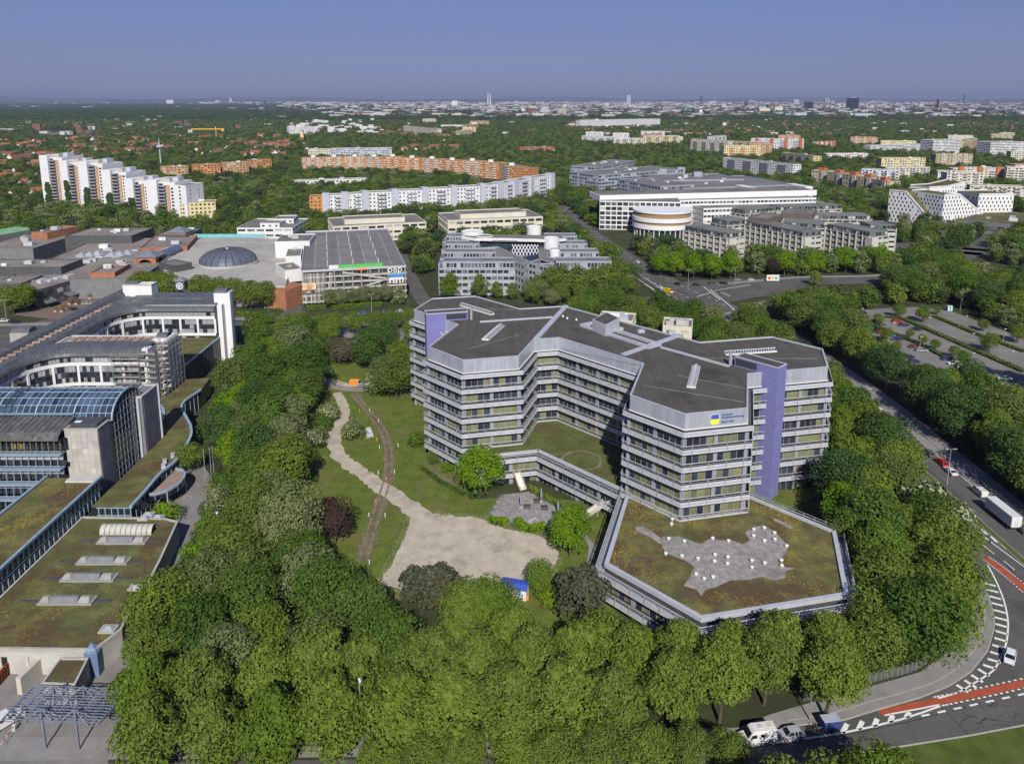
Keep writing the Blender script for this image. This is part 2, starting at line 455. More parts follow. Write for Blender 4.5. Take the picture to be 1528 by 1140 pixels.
# sign on the attic
def text_mesh(body,size,name,material,parent,origin,ex,ez,depth=.03):
 cu = bpy.data.curves.new(name, 'FONT'); cu.body = body; cu.size = size; cu.extrude = depth
 cu.resolution_u = 2
 to = bpy.data.objects.new('tmp', cu); COL.objects.link(to)
 dg = bpy.context.evaluated_depsgraph_get(); dg.update()
 me = bpy.data.meshes.new_from_object(to.evaluated_get(dg))
 bpy.data.objects.remove(to); bpy.data.curves.remove(cu)
 me.materials.clear(); me.materials.append(material); me.name = name
 ex = Vector(ex).normalized(); ez = Vector(ez).normalized(); n = ex.cross(ez)
 M = Matrix((ex,ez,n)).transposed().to_4x4(); M.translation = Vector(origin)
 me.transform(M); me.update()
 return put(name,me,parent)
M_signblue = mat('sign_blue', (.045, .10, .36), .5, .05, fine=0)
M_signyel = mat('sign_yellow', (.85, .75, .03), .5, .05, fine=0)
nf = Vector((A_.y,-A_.x,0))
s0 = P14 + A_ * 6.1 + nf * .16
def rounded(x0,x1,z0,z1,r,cut=None):
 pts = []
 for cx,cz,a0 in ((x1 - r,z0 + r,-90),(x1 - r,z1 - r,0),(x0 + r,z1 - r,90),(x0 + r,z0 + r,180)):
  for k in range(5):
   t = math.radians(a0 + 22.5 * k); pts.append((cx + r * math.cos(t),cz + r * math.sin(t)))
 return pts
def plate(mb,pts,org,th=.06):
 n = len(pts)
 f = [(org.x + A_.x * x + nf.x * th,org.y + A_.y * x + nf.y * th,z) for x,z in pts]
 k = [(org.x + A_.x * x,org.y + A_.y * x,z) for x,z in pts]
 mb.add(f + k,[tuple(range(n))] + [(i,n + i,n + (i + 1) % n,(i + 1) % n) for i in range(n)])
m = MB(); plate(m, rounded(-.12, 2.02, 30.02, 32.42, .5), s0, .05); sg = m.build('sign', M_white, O); sub(O, sg)
whole = rounded(0,1.9,30.12,32.32,.42)
up_ = [p for p in whole if p[1] > 31.2]; dn_ = [p for p in whole if p[1] < 31.2]
m = MB(); plate(m, [(0, 31.22), (1.9, 31.22)] + up_, s0 + nf * .05, .03); m.build('emblem_half', M_signblue, sg)
m = MB(); plate(m, [(1.9, 31.2), (0, 31.2)] + [p for p in dn_ if p[0] < .95] + [p for p in dn_ if p[0] >= .95], s0 + nf * .05, .03); m.build('emblem_half', M_signyel, sg)
for body, z in (('Deutsche', 31.85), ('Rentenversicherung', 31.22), ('Bayern S\u00fcd', 30.2)):
 q = s0 + A_ * 2.6 + nf * .02
 text_mesh(body, .68, 'lettering', M_signblue, sg, (q.x, q.y, z), A_, (0, 0, 1))
# ------------------------------------------------------------------ the low wings
M_green = mat('green_roof', (.085, .085, .028), .95, .3, .25, col2=(.05, .036, .018), c2=(.48, .62), c2scale=.16, fine=1.2, bump=.4, bscale=1.5)
def sedum(name,base,fl=.5):
 if name in MATS: return MATS[name]
 m = mat(name,base,.95,.32,.22,col2=(.085,.058,.03),c2=(.46,.6),c2scale=.12,fine=1.5,bump=.5,bscale=1.6)
 nt = m.node_tree; b = nt.nodes['Principled BSDF']; src = b.inputs['Base Color'].links[0].from_socket
 patch = noise(nt,.11,3,.6,lo=.5,hi=.62); spots = noise(nt,1.5,3,.7,lo=.54,hi=.62)
 mul = N(nt, 'ShaderNodeMath', operation='MULTIPLY'); nt.links.new(patch, mul.inputs[0]); nt.links.new(spots, mul.inputs[1])
 mu2 = N(nt, 'ShaderNodeMath', operation='MULTIPLY', i1=fl); nt.links.new(mul.outputs[0], mu2.inputs[0])
 nt.links.new(mixc(nt, src, (.36, .24, .012), mu2.outputs[0]), b.inputs['Base Color'])
 return m
M_sedum = sedum('sedum_roof', (.118, .114, .040), .8)
M_sedum2 = sedum('sedum_roof_plain', (.105, .108, .038), .3)
M_gravel = mat('grey_gravel', (.27, .25, .235), .95, .25, .8, col2=(.18, .165, .15), c2=(.5, .7), c2scale=.3, fine=4, bump=.6, bscale=5)
AX = P15 - B_ * 0; AN = [P15,P15 - B_ * 30]
AN.append(AN[-1] - C_ * 22.5); AN.append(AN[-1] + A_ * 30); AN.append(AN[-1] + B_ * 22.5); AN.append(AN[-1] + C_ * 22.5)
AN += [P13,P14]
annex = thing('annex_building', 'two-storey hexagonal annex with yellow-flowering sedum roof below the silver office block', 'building', (AN[2].x, AN[2].y, 0))
ANo = AN[:6] + [R2]     # outer line only for bands (closed inside the tower)
ANo = [P15 + B_ * 3] + AN[1:5] + [AN[5] + C_ * 3,P13 + B_ * 6 - A_ * 4]
ANo = ccw(ANo)
MB().prism(offset(ANo, -.35), 0, 8.2, top=False).build('inner_wall', M_darkmetal, annex)
MB().prism(offset(ANo, -.1), 8.2, 8.4).build('sedum_roof', M_sedum, annex)
m = MB(); ring_strip(m, ANo, -.75, .1, 8.0, 8.85); m.build('roof_coping', M_metal, annex)
for zb,rl in ((6.3,True),(2.2,True)): band(ANo,zb,annex,rl,1.75)
# grating walkway round the edge
m = MB(); ring_strip(m, ANo, .12, 1.6, 6.62, 6.7); m.build('walkway_grating', M_steel, annex)
an_p = []; an_c = MB(); an_m = MB()
for i,(a,b) in enumerate(edges(ANo)):
 e = (b - a).normalized(); nrm = Vector((e.y,-e.x,0))
 if nrm.y > .2: continue
 for z0,z1 in ((3.3,6.3),(.7,2.25)):
  facade_bays(a,b,z0,z1,.3,todo=an_p,cols=an_c,mull=an_m,seed=i * 5 + int(z0))
place_panes(an_p,annex)
an_c.build('column', MATS['column_metal'], annex, kind='stuff'); an_m.build('mullion', M_bluegrey, annex, kind='stuff')
# the bare gravel patch on the sedum roof, slightly proud, and its vents
gp = ats(8.4,(988,801),(1012,800),(1030,806),(1046,812),(1060,803),(1075,806),(1092,806),(1108,812),(1119,806),(1112,795),(1122,787),(1140,783),(1158,795),(1168,806),(1176,814),(1172,826),(1160,838),(1172,846),(1186,848),(1172,852),(1172,862),(1155,866),(1136,860),(1118,865),(1090,866),(1068,876),(1052,880),(1047,890),(1040,880),(1020,874),(1030,860),(1036,846),(1022,836),(1008,831),(995,826),(988,816))
m = MB(); m.face([(p.x, p.y, 8.43) for p in ccw(gp)]); m.build('gravel_patch', M_gravel, annex)
m = MB(); g2 = ats(8.45,(947,786),(960,785),(975,794),(990,806),(986,812),(968,800),(950,792)); m.face([(p.x,p.y,8.45) for p in ccw(g2)])
m.build('gravel_patch', M_gravel, annex)
m = MB(); g3 = ats(8.45, (1155, 772), (1184, 786), (1180, 789), (1154, 776)); m.face([(p.x, p.y, 8.45) for p in ccw(g3)]); m.build('gravel_patch', M_gravel, annex)
# gravel strip along the tower foot
m = MB(); st = walk(P15 + C_ * 0,(C_,-15.0));
for a,b in ((P15,P14),(P14,P13),(P13,R2)):
 e = (b - a).normalized(); n_ = Vector((e.y,-e.x,0)); n_ = n_ if n_.dot((a + b) / 2 - (P13 + P16) / 2) > 0 else -n_
 c = (a + b) / 2 + n_ * .55; m.box((c.x,c.y,8.44),((b - a).length + 1.2,.9,.06),math.atan2(e.y,e.x))
m.build('gravel_strip', M_conc, annex, kind='stuff')
vents = [(497,258),(493,282),(478,357),(559,371),(706,356),(788,369),(463,435),(547,447),(630,461),(718,441),(784,453),(715,475),(782,487),(620,541),(662,565),(708,556),(909,471),(975,484),(909,507),(1062,470),(1064,498),(919,310),(973,302),(1026,327),(918,343),(974,369),(1028,361),(1089,395)]
vm = MB(); vm.lathe((0, 0, 0), [(.3, 0), (.3, .3), (.4, .32), (.42, .48), (.32, .58), (.05, .62)], 14); vme = vm.mesh('roof_vent', M_white)
vme.polygons.foreach_set('use_smooth', [True] * len(vme.polygons))
for x,y in vents:
 p = at(860 + x / 3.473,700 + (y + 8) / 3.473,8.4)
 o = put('roof_vent', vme, annex); o.location = (p.x, p.y, 8.4)
sm = MB()
for p,q in (((906,842),(985,832)),((1000,890),(1060,880)),((1180,850),(1252,836)),((1190,802),(1240,792))):
 a = at(*p,8.4); b = at(*q,8.4); sm.bar((a.x,a.y,8.44),(b.x,b.y,8.44),.07,.05)
sm.build('roof_cable', M_grating, annex, kind='stuff')
# (flowering sedum is scattered further below)
def railing(parent, p, q, z, h=1.1, step=2.5, name='railing', material=None):
 m = MB(); d = q - p; n = max(1,round(d.length / step))
 for k in range(n + 1):
  r = p + d * (k / n); m.bar((r.x,r.y,z),(r.x,r.y,z + h),.08)
 for hh in (h,h * .5): m.bar((p.x,p.y,z + hh),(q.x,q.y,z + hh),.09 if hh == h else .05)
 return m.build(name, material or M_steel, parent, kind='stuff')
e1 = offset(ANo,1.2)
railing(annex,AN[4] + A_ * .3,AN[5] + A_ * .3,8.6,1.2)
# courtyard wing between the arms
BC = P15 + C_ * 30; AC = BC - A_ * 15
CW = ccw([P15 - C_ * 2 + B_ * 2,P15 + A_ * 0,BC,AC,AC + B_ * 9,P19 + B_ * 4,P18 + C_ * 3,P17 + C_ * 2,P16 + A_ * 3])
wing = thing('courtyard_wing', 'low silver wing with grassy roof and gravel ring between the two office arms', 'building', (BC.x, BC.y, 0))
MB().prism(offset(CW, -.35), 0, 8.0, top=False).build('inner_wall', M_darkmetal, wing)
MB().prism(offset(CW, -.1), 8.0, 8.35).build('grass_roof', mat('wing_grass', (.09, .105, .03), .95, .25, .3, col2=(.09, .07, .035), c2=(.48, .66), c2scale=.14, fine=1.4, bump=.4), wing)
def open_band(pts,zb,parent,proj=1.6,rail=True):
 """band along an open line, walls on the left of travel"""
 q0 = pts; n = len(pts)
 def off(d):
  out = []
  for i in range(n):
   a = pts[max(0,i - 1)]; b = pts[i]; c = pts[min(n - 1,i + 1)]
   e1 = ((b - a) if i else (c - b)).normalized(); e2 = ((c - b) if i < n - 1 else (b - a)).normalized()
   n1 = Vector((e1.y,-e1.x,0)); n2 = Vector((e2.y,-e2.x,0)); k = max(.35,1 + n1.dot(n2)); out.append(b + (n1 + n2) * (d / k))
  return out
 def strip(m,d0,d1,z0,z1):
  a = off(d0); b = off(d1)
  for i in range(n - 1):
   j = i + 1
   m.add([(a[i].x,a[i].y,z0),(a[j].x,a[j].y,z0),(b[j].x,b[j].y,z0),(b[i].x,b[i].y,z0),(a[i].x,a[i].y,z1),(a[j].x,a[j].y,z1),(b[j].x,b[j].y,z1),(b[i].x,b[i].y,z1)],
      [(0,1,2,3),(7,6,5,4),(3,2,6,7),(1,0,4,5),(0,3,7,4),(2,1,5,6)])
 m = MB(); strip(m, -.2, proj - .1, zb + .1, zb + .3); m.build('balcony_band', M_grating, parent)
 m = MB(); strip(m, proj - .1, proj, zb, zb + .52); m.build('fascia_board', M_fascia, parent)
 m = MB(); strip(m, proj - .16, proj - .06, zb + .6, zb + 1.12); m.build('fascia_board', M_fascia, parent)
 m = MB(); strip(m, proj - .1, proj + .04, zb + 1.95, zb + 2.1); m.build('top_rail', M_metal, parent)
 m = MB(); strip(m, proj - .06, proj, zb + 1.5, zb + 1.56); m.build('middle_rail', M_steel, parent)
 m = MB(); oo = off(proj + .03)
 for i in range(n - 1):
  d = oo[i + 1] - oo[i]; kk = max(1,round(d.length / 3.75))
  for k in range(kk):
   p = oo[i] + d * ((k + .5) / kk); m.box((p.x,p.y,zb + 1.05),(.13,.13,2.1),math.atan2(d.y,d.x))
 m.build('rail_post', M_steel, parent, kind='stuff')
 return off(proj)
cwl = [AC + B_ * 7,AC,BC,P15 + C_ * 1.5]
open_band(cwl,6.6,wing); open_band(cwl,2.45,wing)
m = MB()
for a,b in zip(cwl,cwl[1:]):
 e = (b - a).normalized(); n_ = Vector((e.y,-e.x,0)); c = (a + b) / 2 + n_ * .0
 m.box((c.x,c.y,8.55),((b - a).length + .3,.9,.5),math.atan2(e.y,e.x))
m.build('roof_coping', M_metal, wing, kind='stuff')
cw_p = []; cw_c = MB(); cw_m = MB()
for i,(a,b) in enumerate(zip(cwl[1:],cwl[2:])):
 for z0,z1 in ((3.4,6.6),(.1,2.5)):
  facade_bays(a,b,z0,z1,.22,todo=cw_p,cols=cw_c,mull=cw_m,seed=90 + i * 5 + int(z0))
place_panes(cw_p,wing)
cw_c.build('column', MATS['column_metal'], wing, kind='stuff'); cw_m.build('mullion', M_bluegrey, wing, kind='stuff')
c = at(868,687,8.35)
m = MB(); nseg = 40
for k in range(nseg):
 t0,t1 = 2 * math.pi * k / nseg,2 * math.pi * (k + 1) / nseg; r0 = 4.7 + .2 * math.sin(5 * t0); r1 = 5.35 + .2 * math.sin(7 * t0)
 m.face([(c.x + r * math.cos(t),c.y + r * math.sin(t) * 1.05,8.39) for r,t in ((r0,t0),(r1,t0),(r1,t1),(r0,t1))])
m.build('gravel_ring', mat('ring_gravel', (.19, .175, .14), .95, .25, .8, col2=(.10, .105, .04), c2=(.5, .66), c2scale=.5), wing)
# emergency slides from the wing's walkway
def slide(p,q,z0,z1,label):
 t = thing('escape_slide', label, 'slide', (q.x, q.y, 0), 'escape slides')
 d = q - p; e = Vector((d.x,d.y,0)).normalized(); s = Vector((-e.y,e.x,0))
 prof = [(0,z0),(.12,z0),(.8,z1 + .55),(1.0,z1 + .45)]
 mats_ = (mat('slide_cream', (.62, .58, .47), .6, .08, 1), M_conc)
 for nm, mm, off0, off1, up in (('slide_bed', mats_[0], -.75, .75, 0), ('slide_side', mats_[1], -.95, -.75, .55), ('slide_side', mats_[1], .75, .95, .55)):
  m = MB()
  for (t0,za),(t1,zb) in zip(prof,prof[1:]):
   a = p + d * t0; b = p + d * t1
   vs = []
   for c_,z_ in ((a,za),(b,zb)):
    for o_ in (off0,off1):
     for dz in (-.25,.05 + up):
      vs.append((c_.x + s.x * o_,c_.y + s.y * o_,z_ + dz))
   m.add(vs,[(0,4,6,2),(1,3,7,5),(0,1,5,4),(2,6,7,3),(0,2,3,1),(4,5,7,6)])
  m.build(nm,mm,t)
 m = MB();
 for tt in (.05,.45):
  a = p + d * tt; m.bar((a.x,a.y,0),(a.x,a.y,z0 * (1 - tt) + z1 * tt),.25)
 m.build('support_post', M_steel, t)
slide(at(770, 705, 3.6), at(781, 732, .3), 3.6, .3, 'cream escape slide running down onto the paved terrace')
slide(at(910, 747, 3.6), at(868, 772, .3), 3.6, .3, 'cream escape slide beside the metal stair of the annex')
# ------------------------------------------------------------------ ground, roads, paths
EXG = []            # open ground that woods keep clear of
def sheet(name,pts,z,m_,ex=True):
 o = MB(); o.face([(p[0],p[1],z) for p in ccw(pts)]); ob = struct(o.build(name,m_))
 if ex: EXG.append([(p[0],p[1]) for p in ccw(pts)])
 return ob
def way(name,pts,w,z,m_,ex=True,parent=None):
 o = MB(); o.ribbon(pts,w,z); ob = o.build(name,m_,parent)
 if parent is None: struct(ob)
 if ex:
  n = len(o.v) // 2; EXG.append([v[:2] for v in o.v[:n]] + [v[:2] for v in o.v[n:]][::-1])
 return ob
def smooth_line(pts,k=5):
 pts = [Vector((p[0],p[1],0)) for p in pts]; out = [pts[0]]
 for i in range(len(pts) - 1):
  p0 = pts[max(0,i - 1)]; p1 = pts[i]; p2 = pts[i + 1]; p3 = pts[min(len(pts) - 1,i + 2)]
  for j in range(1,k + 1):
   t = j / k; out.append(.5 * ((2 * p1) + (p2 - p0) * t + (2 * p0 - 5 * p1 + 4 * p2 - p3) * t * t + (3 * p1 - p0 - 3 * p2 + p3) * t ** 3))
 return out
def pxl(*pts): return [at(*p) for p in pts]
gm = MB(); gm.face([(-70000,-400,-.03),(70000,-400,-.03),(70000,70000,-.03),(-70000,70000,-.03)])
M_land = mat('woodland_floor', (.045, .055, .02), .95, .3, .12, col2=(.035, .04, .018), c2=(.45, .65), c2scale=.03, fine=1.5)
struct(gm.build('ground', M_land))
M_lawn = mat('lawn_grass', (.094, .126, .020), .95, .24, .25, col2=(.135, .122, .040), c2=(.50, .68), c2scale=.07, fine=1.1, bump=.5, bscale=2)
M_grass = mat('verge_grass', (.068, .100, .016), .95, .25, .3, col2=(.10, .095, .035), c2=(.5, .7), c2scale=.1, fine=2.5, bump=.5, bscale=4)
M_gravelp = mat('pale_gravel', (.41, .365, .285), .95, .14, .3, col2=(.27, .24, .19), c2=(.52, .7), c2scale=.2, fine=2.2, bump=.25, bscale=6)
M_dirt = mat('dirt_track', (.16, .13, .085), .95, .25, .5, col2=(.10, .10, .04), c2=(.48, .62), c2scale=.25, fine=3)
M_paving = mat('grey_paving', (.23, .22, .21), .9, .1, .4, col2=(.17, .163, .155), c2=(.5, .7), c2scale=.12, fine=4)
M_kerb = mat('kerb_stone', (.33, .32, .30), .9, .12, 1)
sheet('lawn', pxl((440, 512), (500, 500), (600, 500), (660, 560), (700, 745), (790, 740), (905, 752), (905, 830), (925, 905), (880, 960), (820, 955), (770, 920), (560, 890), (480, 870), (440, 800), (420, 720), (420, 600)), .004, M_lawn, False)
EXG.append([(p.x,p.y) for p in ccw(pxl((500,512),(600,500),(660,560),(700,745),(790,740),(905,752),(905,830),(925,905),(880,960),(820,955),(770,920),(560,890),(505,862),(510,800),(468,740),(452,650),(480,600),(482,560)))])
sheet('lawn', [(55, 165), (92, 190), (92, 215), (80, 200), (60, 185)], .004, M_lawn)
sheet('lawn', [(80, 205), (99, 195), (99, 330), (88, 330), (70, 225)], .004, M_lawn, False)
# gravel field with ragged rim
base = [(566,872),(584,840),(600,808),(608,790),(613,774),(634,767),(652,766),(680,770),(708,772),(730,779),(760,790),(795,796),(819,808),(832,826),(826,845),(812,862),(790,862),(760,880),(735,890),(705,890),(670,882),(630,884),(598,878)]
gpts = smooth_line(pxl(*base,base[0]),6); r5 = random.Random(3)
sheet('gravel_field', [p + Vector((r5.uniform(-.35, .35), r5.uniform(-.35, .35), 0)) for p in gpts[:-1]], .014, M_gravelp, False)
def ragged(name,pts,ws,z,m_,amp=.5):
 L = smooth_line(pts,7); n = len(L); o = MB(); r_ = random.Random(len(name) * 7); l_,q_ = [],[]
 for i in range(n):
  a = L[max(0,i - 1)]; b = L[min(n - 1,i + 1)]; d = (b - a).normalized(); s = Vector((-d.y,d.x,0)); w = ws[0] + (ws[1] - ws[0]) * i / n
  l_.append(L[i] + s * (w / 2 + r_.uniform(-amp,amp))); q_.append(L[i] - s * (w / 2 + r_.uniform(-amp,amp)))
 o.add([(p.x,p.y,z) for p in l_ + q_],[(n + i,n + i + 1,i + 1,i) for i in range(n - 1)]); struct(o.build(name,m_))
 EXG.append([(p.x,p.y) for p in l_] + [(p.x,p.y) for p in q_[::-1]])
ragged('gravel_path', pxl((503, 586), (513, 603), (514, 620), (500, 645), (500, 668), (515, 688), (541, 707), (567, 725), (600, 748), (622, 764), (640, 785)), (3.0, 5.6), .010, M_gravelp)
M_rut = mat('wheel_rut', (.20, .165, .11), .95, .25, .6, col2=(.11, .105, .045), c2=(.5, .65), c2scale=.35, fine=3)
trk = pxl((528,588),(548,612),(570,640),(579,668),(580,700),(575,725),(562,766),(550,805),(541,838))
ragged('dirt_track', trk, (2.6, 3.6), .008, M_dirt, .4)
for s in (-1,1):
 L = smooth_line(trk,6); o = []
 for i in range(len(L)):
  d = (L[min(len(L) - 1,i + 1)] - L[max(0,i - 1)]).normalized(); o.append(L[i] + Vector((-d.y,d.x,0)) * s * .85)
 way('wheel_rut', o, .5, .016, M_rut, False)
way('service_lane', smooth_line(pxl((474, 560), (490, 572), (505, 578), (525, 581), (548, 581))), 3.6, .008, M_paving)
sheet('bare_soil', pxl((478, 563), (500, 566), (520, 572), (545, 576), (520, 578), (500, 573)), .006, M_gravelp, False)
way('garden_path', pxl((868, 795), (884, 815), (880, 850), (874, 880), (872, 900)), 1.6, .012, M_paving)
sheet('planting_bed', pxl((637, 655), (650, 690), (690, 735), (735, 735), (700, 740), (660, 720), (640, 690)), .010, mat('bare_earth', (.17, .13, .09), .95, .2, .6, col2=(.08, .09, .03), c2=(.48, .6), c2scale=.3), False)
# terrace with single slabs
TER = pxl((746,738),(789,733),(846,763),(836,778),(822,792),(800,790),(767,782),(723,776))
ter = sheet('terrace', TER, .020, mat('terrace_joint', (.13, .125, .12), .95, .1))
slabm = MB(); slabm.box((0, 0, .03), (1.12, 1.12, .06)); slab_me = slabm.mesh('paving_slab', mat('paving_slab', (.25, .24, .235), .9, .12, .8, objvar=.14, fine=4)); tp = ccw(TER); cnt_ = 0
for i in range(-16,17):
 for j in range(-16,17):
  p = at(785,762) + A_ * (i * 1.17) + B_.cross(Vector((0,0,1))) * 0 + Vector((-A_.y,A_.x,0)) * (j * 1.17)
  if inside(offset(tp,-.5),p.x,p.y) and cnt_ < 300:
   o = put('paving_slab', slab_me, ter, loc=(p.x, p.y, .022)); o.rotation_euler = (0, 0, math.radians(13)); cnt_ += 1
# ---- right-hand dual carriageway and junction
NEAR = [(107,60),(107,110),(106.5,160),(106,210),(105.5,255),(101.5,325),(93,374),(80,412),(66,482),(52,569),(44,640),(38,730)]
FAR = [(118,60),(117.8,110),(117.4,160),(117.6,210),(117.5,250),(112.5,325),(104,374),(91,412),(77,482),(63.5,569),(56,640),(50,730)]
way('carriageway', smooth_line(NEAR), 8.4, .004, M_asphalt); way('carriageway', smooth_line(FAR), 8.6, .005, M_asphalt)
MED = [((a[0] + b[0]) / 2,a[1]) for a,b in zip(NEAR,FAR)]
MED1 = [p for p in MED if p[1] < 330]; MED2 = [p for p in MED if p[1] > 405]
way('median_asphalt', smooth_line(MED), 5.0, .002, M_asphalt)
way('median_grass', smooth_line([(p[0] + .9, p[1]) for p in MED1]), 1.3, .12, M_grass); way('median_grass', smooth_line(MED2), 1.6, .12, M_grass)
for dx in (.15,1.65):
 L = smooth_line([(p[0] + dx,p[1]) for p in MED1]); m = MB()
 for a,b in zip(L,L[1:]): m.bar((a.x,a.y,.06),(b.x,b.y,.06),.16,.13)
 struct(m.build('kerb', M_kerb))
way('parking_strip', smooth_line([(p[0] + 5.6, p[1]) for p in FAR[:6]]), 2.8, .003, M_paving); way('pavement', smooth_line([(p[0] + 9.3, p[1]) for p in FAR[:6]]), 4.6, .10, M_paving)
way('pavement', smooth_line([(p[0] - 5.6, p[1]) for p in NEAR[3:7]]), 2.2, .10, M_paving)
JUN = pxl((1095,1122),(1150,1098),(1191,1084),(1262,1075),(1315,1059),(1373,1043),(1417,1025),(1449,1004),(1476,972),(1486,940),(1487,925),(1481,897),(1468,866)) + [Vector((103,160,0)),Vector((122,160,0)),Vector((122,96,0))] + pxl((1446,1097),(1206,1136)) + [Vector((20,90,0)),Vector((-150,80,0)),Vector((-150,99,0)),Vector((0,101.2,0))]
sheet('junction', JUN, .003, M_asphalt)
PAV_O = pxl((1100,1118),(1150,1096),(1191,1082),(1262,1073.5),(1315,1057),(1373,1041),(1417,1023),(1449,1002),(1474,971),(1483,940),(1484,925),(1478,897),(1466,868))
PAV_I = pxl((1100,1086),(1150,1066),(1205,1050),(1273,1031),(1329,1016),(1373,1003),(1411,975),(1432,950),(1444,920),(1446,890),(1440,865))
sheet('pavement', PAV_O + PAV_I[::-1], .12, M_paving)
sheet('pavement', [(-150, 99.5), (0, 101.6), (PAV_O[0].x, PAV_O[0].y), (PAV_I[0].x, PAV_I[0].y), (0, 106), (-150, 104)], .11, M_paving)
m = MB()
for a,b in zip(PAV_O,PAV_O[1:]): m.bar((a.x,a.y,.07),(b.x,b.y,.07),.2,.14)
struct(m.build('kerb', M_kerb))
m = MB(); L_ = smooth_line([(a + (b - a) * .38) for a, b in zip(PAV_O[2:], PAV_I[1:])]); m.ribbon(L_, .22, .127); struct(m.build('paving_seam', M_kerb))
sheet('verge', [(at(1206, 1136)), at(1446, 1098), at(1528, 1083), Vector((122, 113, 0)), Vector((122, 60, 0)), Vector((25, 60, 0))], .02, M_grass)
m = MB(); vl = pxl((1206,1135.5),(1330,1116),(1446,1097.5),(1528,1082))
for a,b in zip(vl,vl[1:]): m.bar((a.x,a.y,.06),(b.x,b.y,.06),.22,.14)
struct(m.build('kerb', M_kerb))
# markings
def mark(pts, w, z=.012, m_=None, nm='road_marking'):
 o = MB(); o.ribbon(pts,w,z); struct(o.build(nm,m_ or M_paint))
mark(pxl((1104,1114.5),(1180,1104.5),(1253,1094),(1300,1084),(1344,1073),(1375,1063),(1403,1053)),.35)
mark(pxl((1320,1067),(1345,1062),(1375,1056.5),(1402,1051)),.3)
for (a,b) in (((1257,1093),(1264,1079.5)),((1281,1088),(1287,1075.5)),((1304,1083.5),(1309,1072)),((1328,1077.5),(1332,1066.5)),((1352,1070),(1357,1062))): mark(pxl(a,b),.75)
arc_ = [(1400,1041.5),(1431,1032),(1450,1021),(1468,1010),(1482,1000),(1490,988),(1497,973),(1502,957),(1504,940),(1504,925),(1500,903),(1493,882),(1483,860),(1474,843)]
mark(smooth_line(pxl(*arc_)),.3)
for x,y in ((1436,1027,),(1448,1020),(1458,1012),(1468,1003),(1476.5,994.5),(1483.5,985.5),(1487,975),(1490,964.5),(1493,954),(1494.5,943.5),(1494.5,933),(1493.5,923),(1491.5,912),(1488.5,901.5),(1485,891.5),(1481.5,881.5),(1477.5,872)):
 p = at(x,y); q = min((at(*a) for a in [(t_.x,t_.y) for t_ in []] or arc_),key=lambda v: (v - p).length)
 d = Vector((1,-.55,0)).normalized() if y < 1000 else Vector((.6,-1.0,0)).normalized(); mark([p - d * 1.0,p + d * 1.0],.62)
RL = pxl((1314,1063.5),(1355,1054.5),(1400,1046),(1460,1034),(1528,1019),(1600,1003))
o = MB(); o.ribbon(smooth_line(RL), 1.4, .010); struct(o.build('cycle_lane', M_redlane))
for s in (-1,1):
 L = smooth_line(pxl((1400,1046),(1460,1034),(1528,1019),(1600,1003)),8)
 for i in range(len(L) - 1):
  a,b = L[i],L[i + 1]; d = (b - a).normalized(); n_ = Vector((-d.y,d.x,0)) * s * .95
  nn = max(1,int((b - a).length / .9))
  for k in range(nn):
   c = a + (b - a) * ((k + .3) / nn) + n_; mark([c - d * .28,c + d * .28],.28)
for k in range(7):
 a = at(1375 + k * 24,1068 - k * 5.2); b = at(1387 + k * 24,1065.4 - k * 5.2); mark([a,b],.35)
RL2 = pxl((1470, 832), (1490, 846), (1510, 862), (1535, 884)); o = MB(); o.ribbon(smooth_line(RL2), 1.7, .010); struct(o.build('cycle_lane', M_redlane))
for s in (-1,1):
 L = smooth_line(RL2,6)
 for a,b in zip(L,L[1:]):
  d = (b - a).normalized(); n_ = Vector((-d.y,d.x,0)) * s * 1.1
  for k in range(max(1,int((b - a).length / .8))):
   c = a + (b - a) * ((k + .3) / max(1,int((b - a).length / .8))) + n_; mark([c - d * .25,c + d * .25],.2)
for x,y in ((1441.3,772.4),(1454.9,782.6),(1468.8,793.4),(1483.5,804.4),(1497.7,814.6),(1512.4,825),(1526,834.8)):
 p = at(x,y); mark([p - Vector((.05,1.25,0)),p + Vector((.05,1.25,0))],.7)
mark(smooth_line(pxl((1434,772),(1460,794),(1490,817),(1528,845))),.25)
for (a,b) in (((1466,812),(1484,827)),((1498,837),(1514,850)),((1436,795),(1446,802))): mark(pxl(a,b),.2)
mark(smooth_line([(p[0] - 4.0,p[1]) for p in FAR[:6]]),.18); mark(smooth_line([(p[0] + 4.1,p[1]) for p in FAR[:6]]),.15); mark(smooth_line([(p[0] + 3.9,p[1]) for p in NEAR[2:6]]),.18)
for L0 in (NEAR,FAR):
 L = smooth_line(L0[5:],12)
 for a,b in list(zip(L,L[1:]))[::2]: mark([a,a + (b - a).normalized() * min(3,(b - a).length)],.25)
# tar seams
for pts in (((1400, 1051), (1420, 1070), (1446, 1097)), ((1104, 1119), (1240, 1099), (1330, 1082), (1400, 1066)), ((1452, 808), (1470, 806), (1490, 802))): mark(smooth_line(pxl(*pts)), .12, .009, M_rubber, 'tar_seam')
r6 = random.Random(8)
for k in range(60):
 p = at(r6.uniform(1430,1528),r6.uniform(1050,1082)); a = r6.uniform(-.9,.9); l = r6.uniform(.6,2.2); q = p + Vector((math.cos(a),math.sin(a),0)) * l
 if k % 2: mark([p, p.lerp(q, .5) + Vector((r6.uniform(-.2, .2), r6.uniform(-.2, .2), 0)), q], r6.uniform(.06, .14), .0085, M_rubber, 'tar_seam')
for pts in (((1475, 822), (1500, 842), (1528, 868)), ((1500, 838), (1515, 860), (1528, 872))): mark(smooth_line(pxl(*pts)), .14, .009, M_rubber, 'tar_seam')
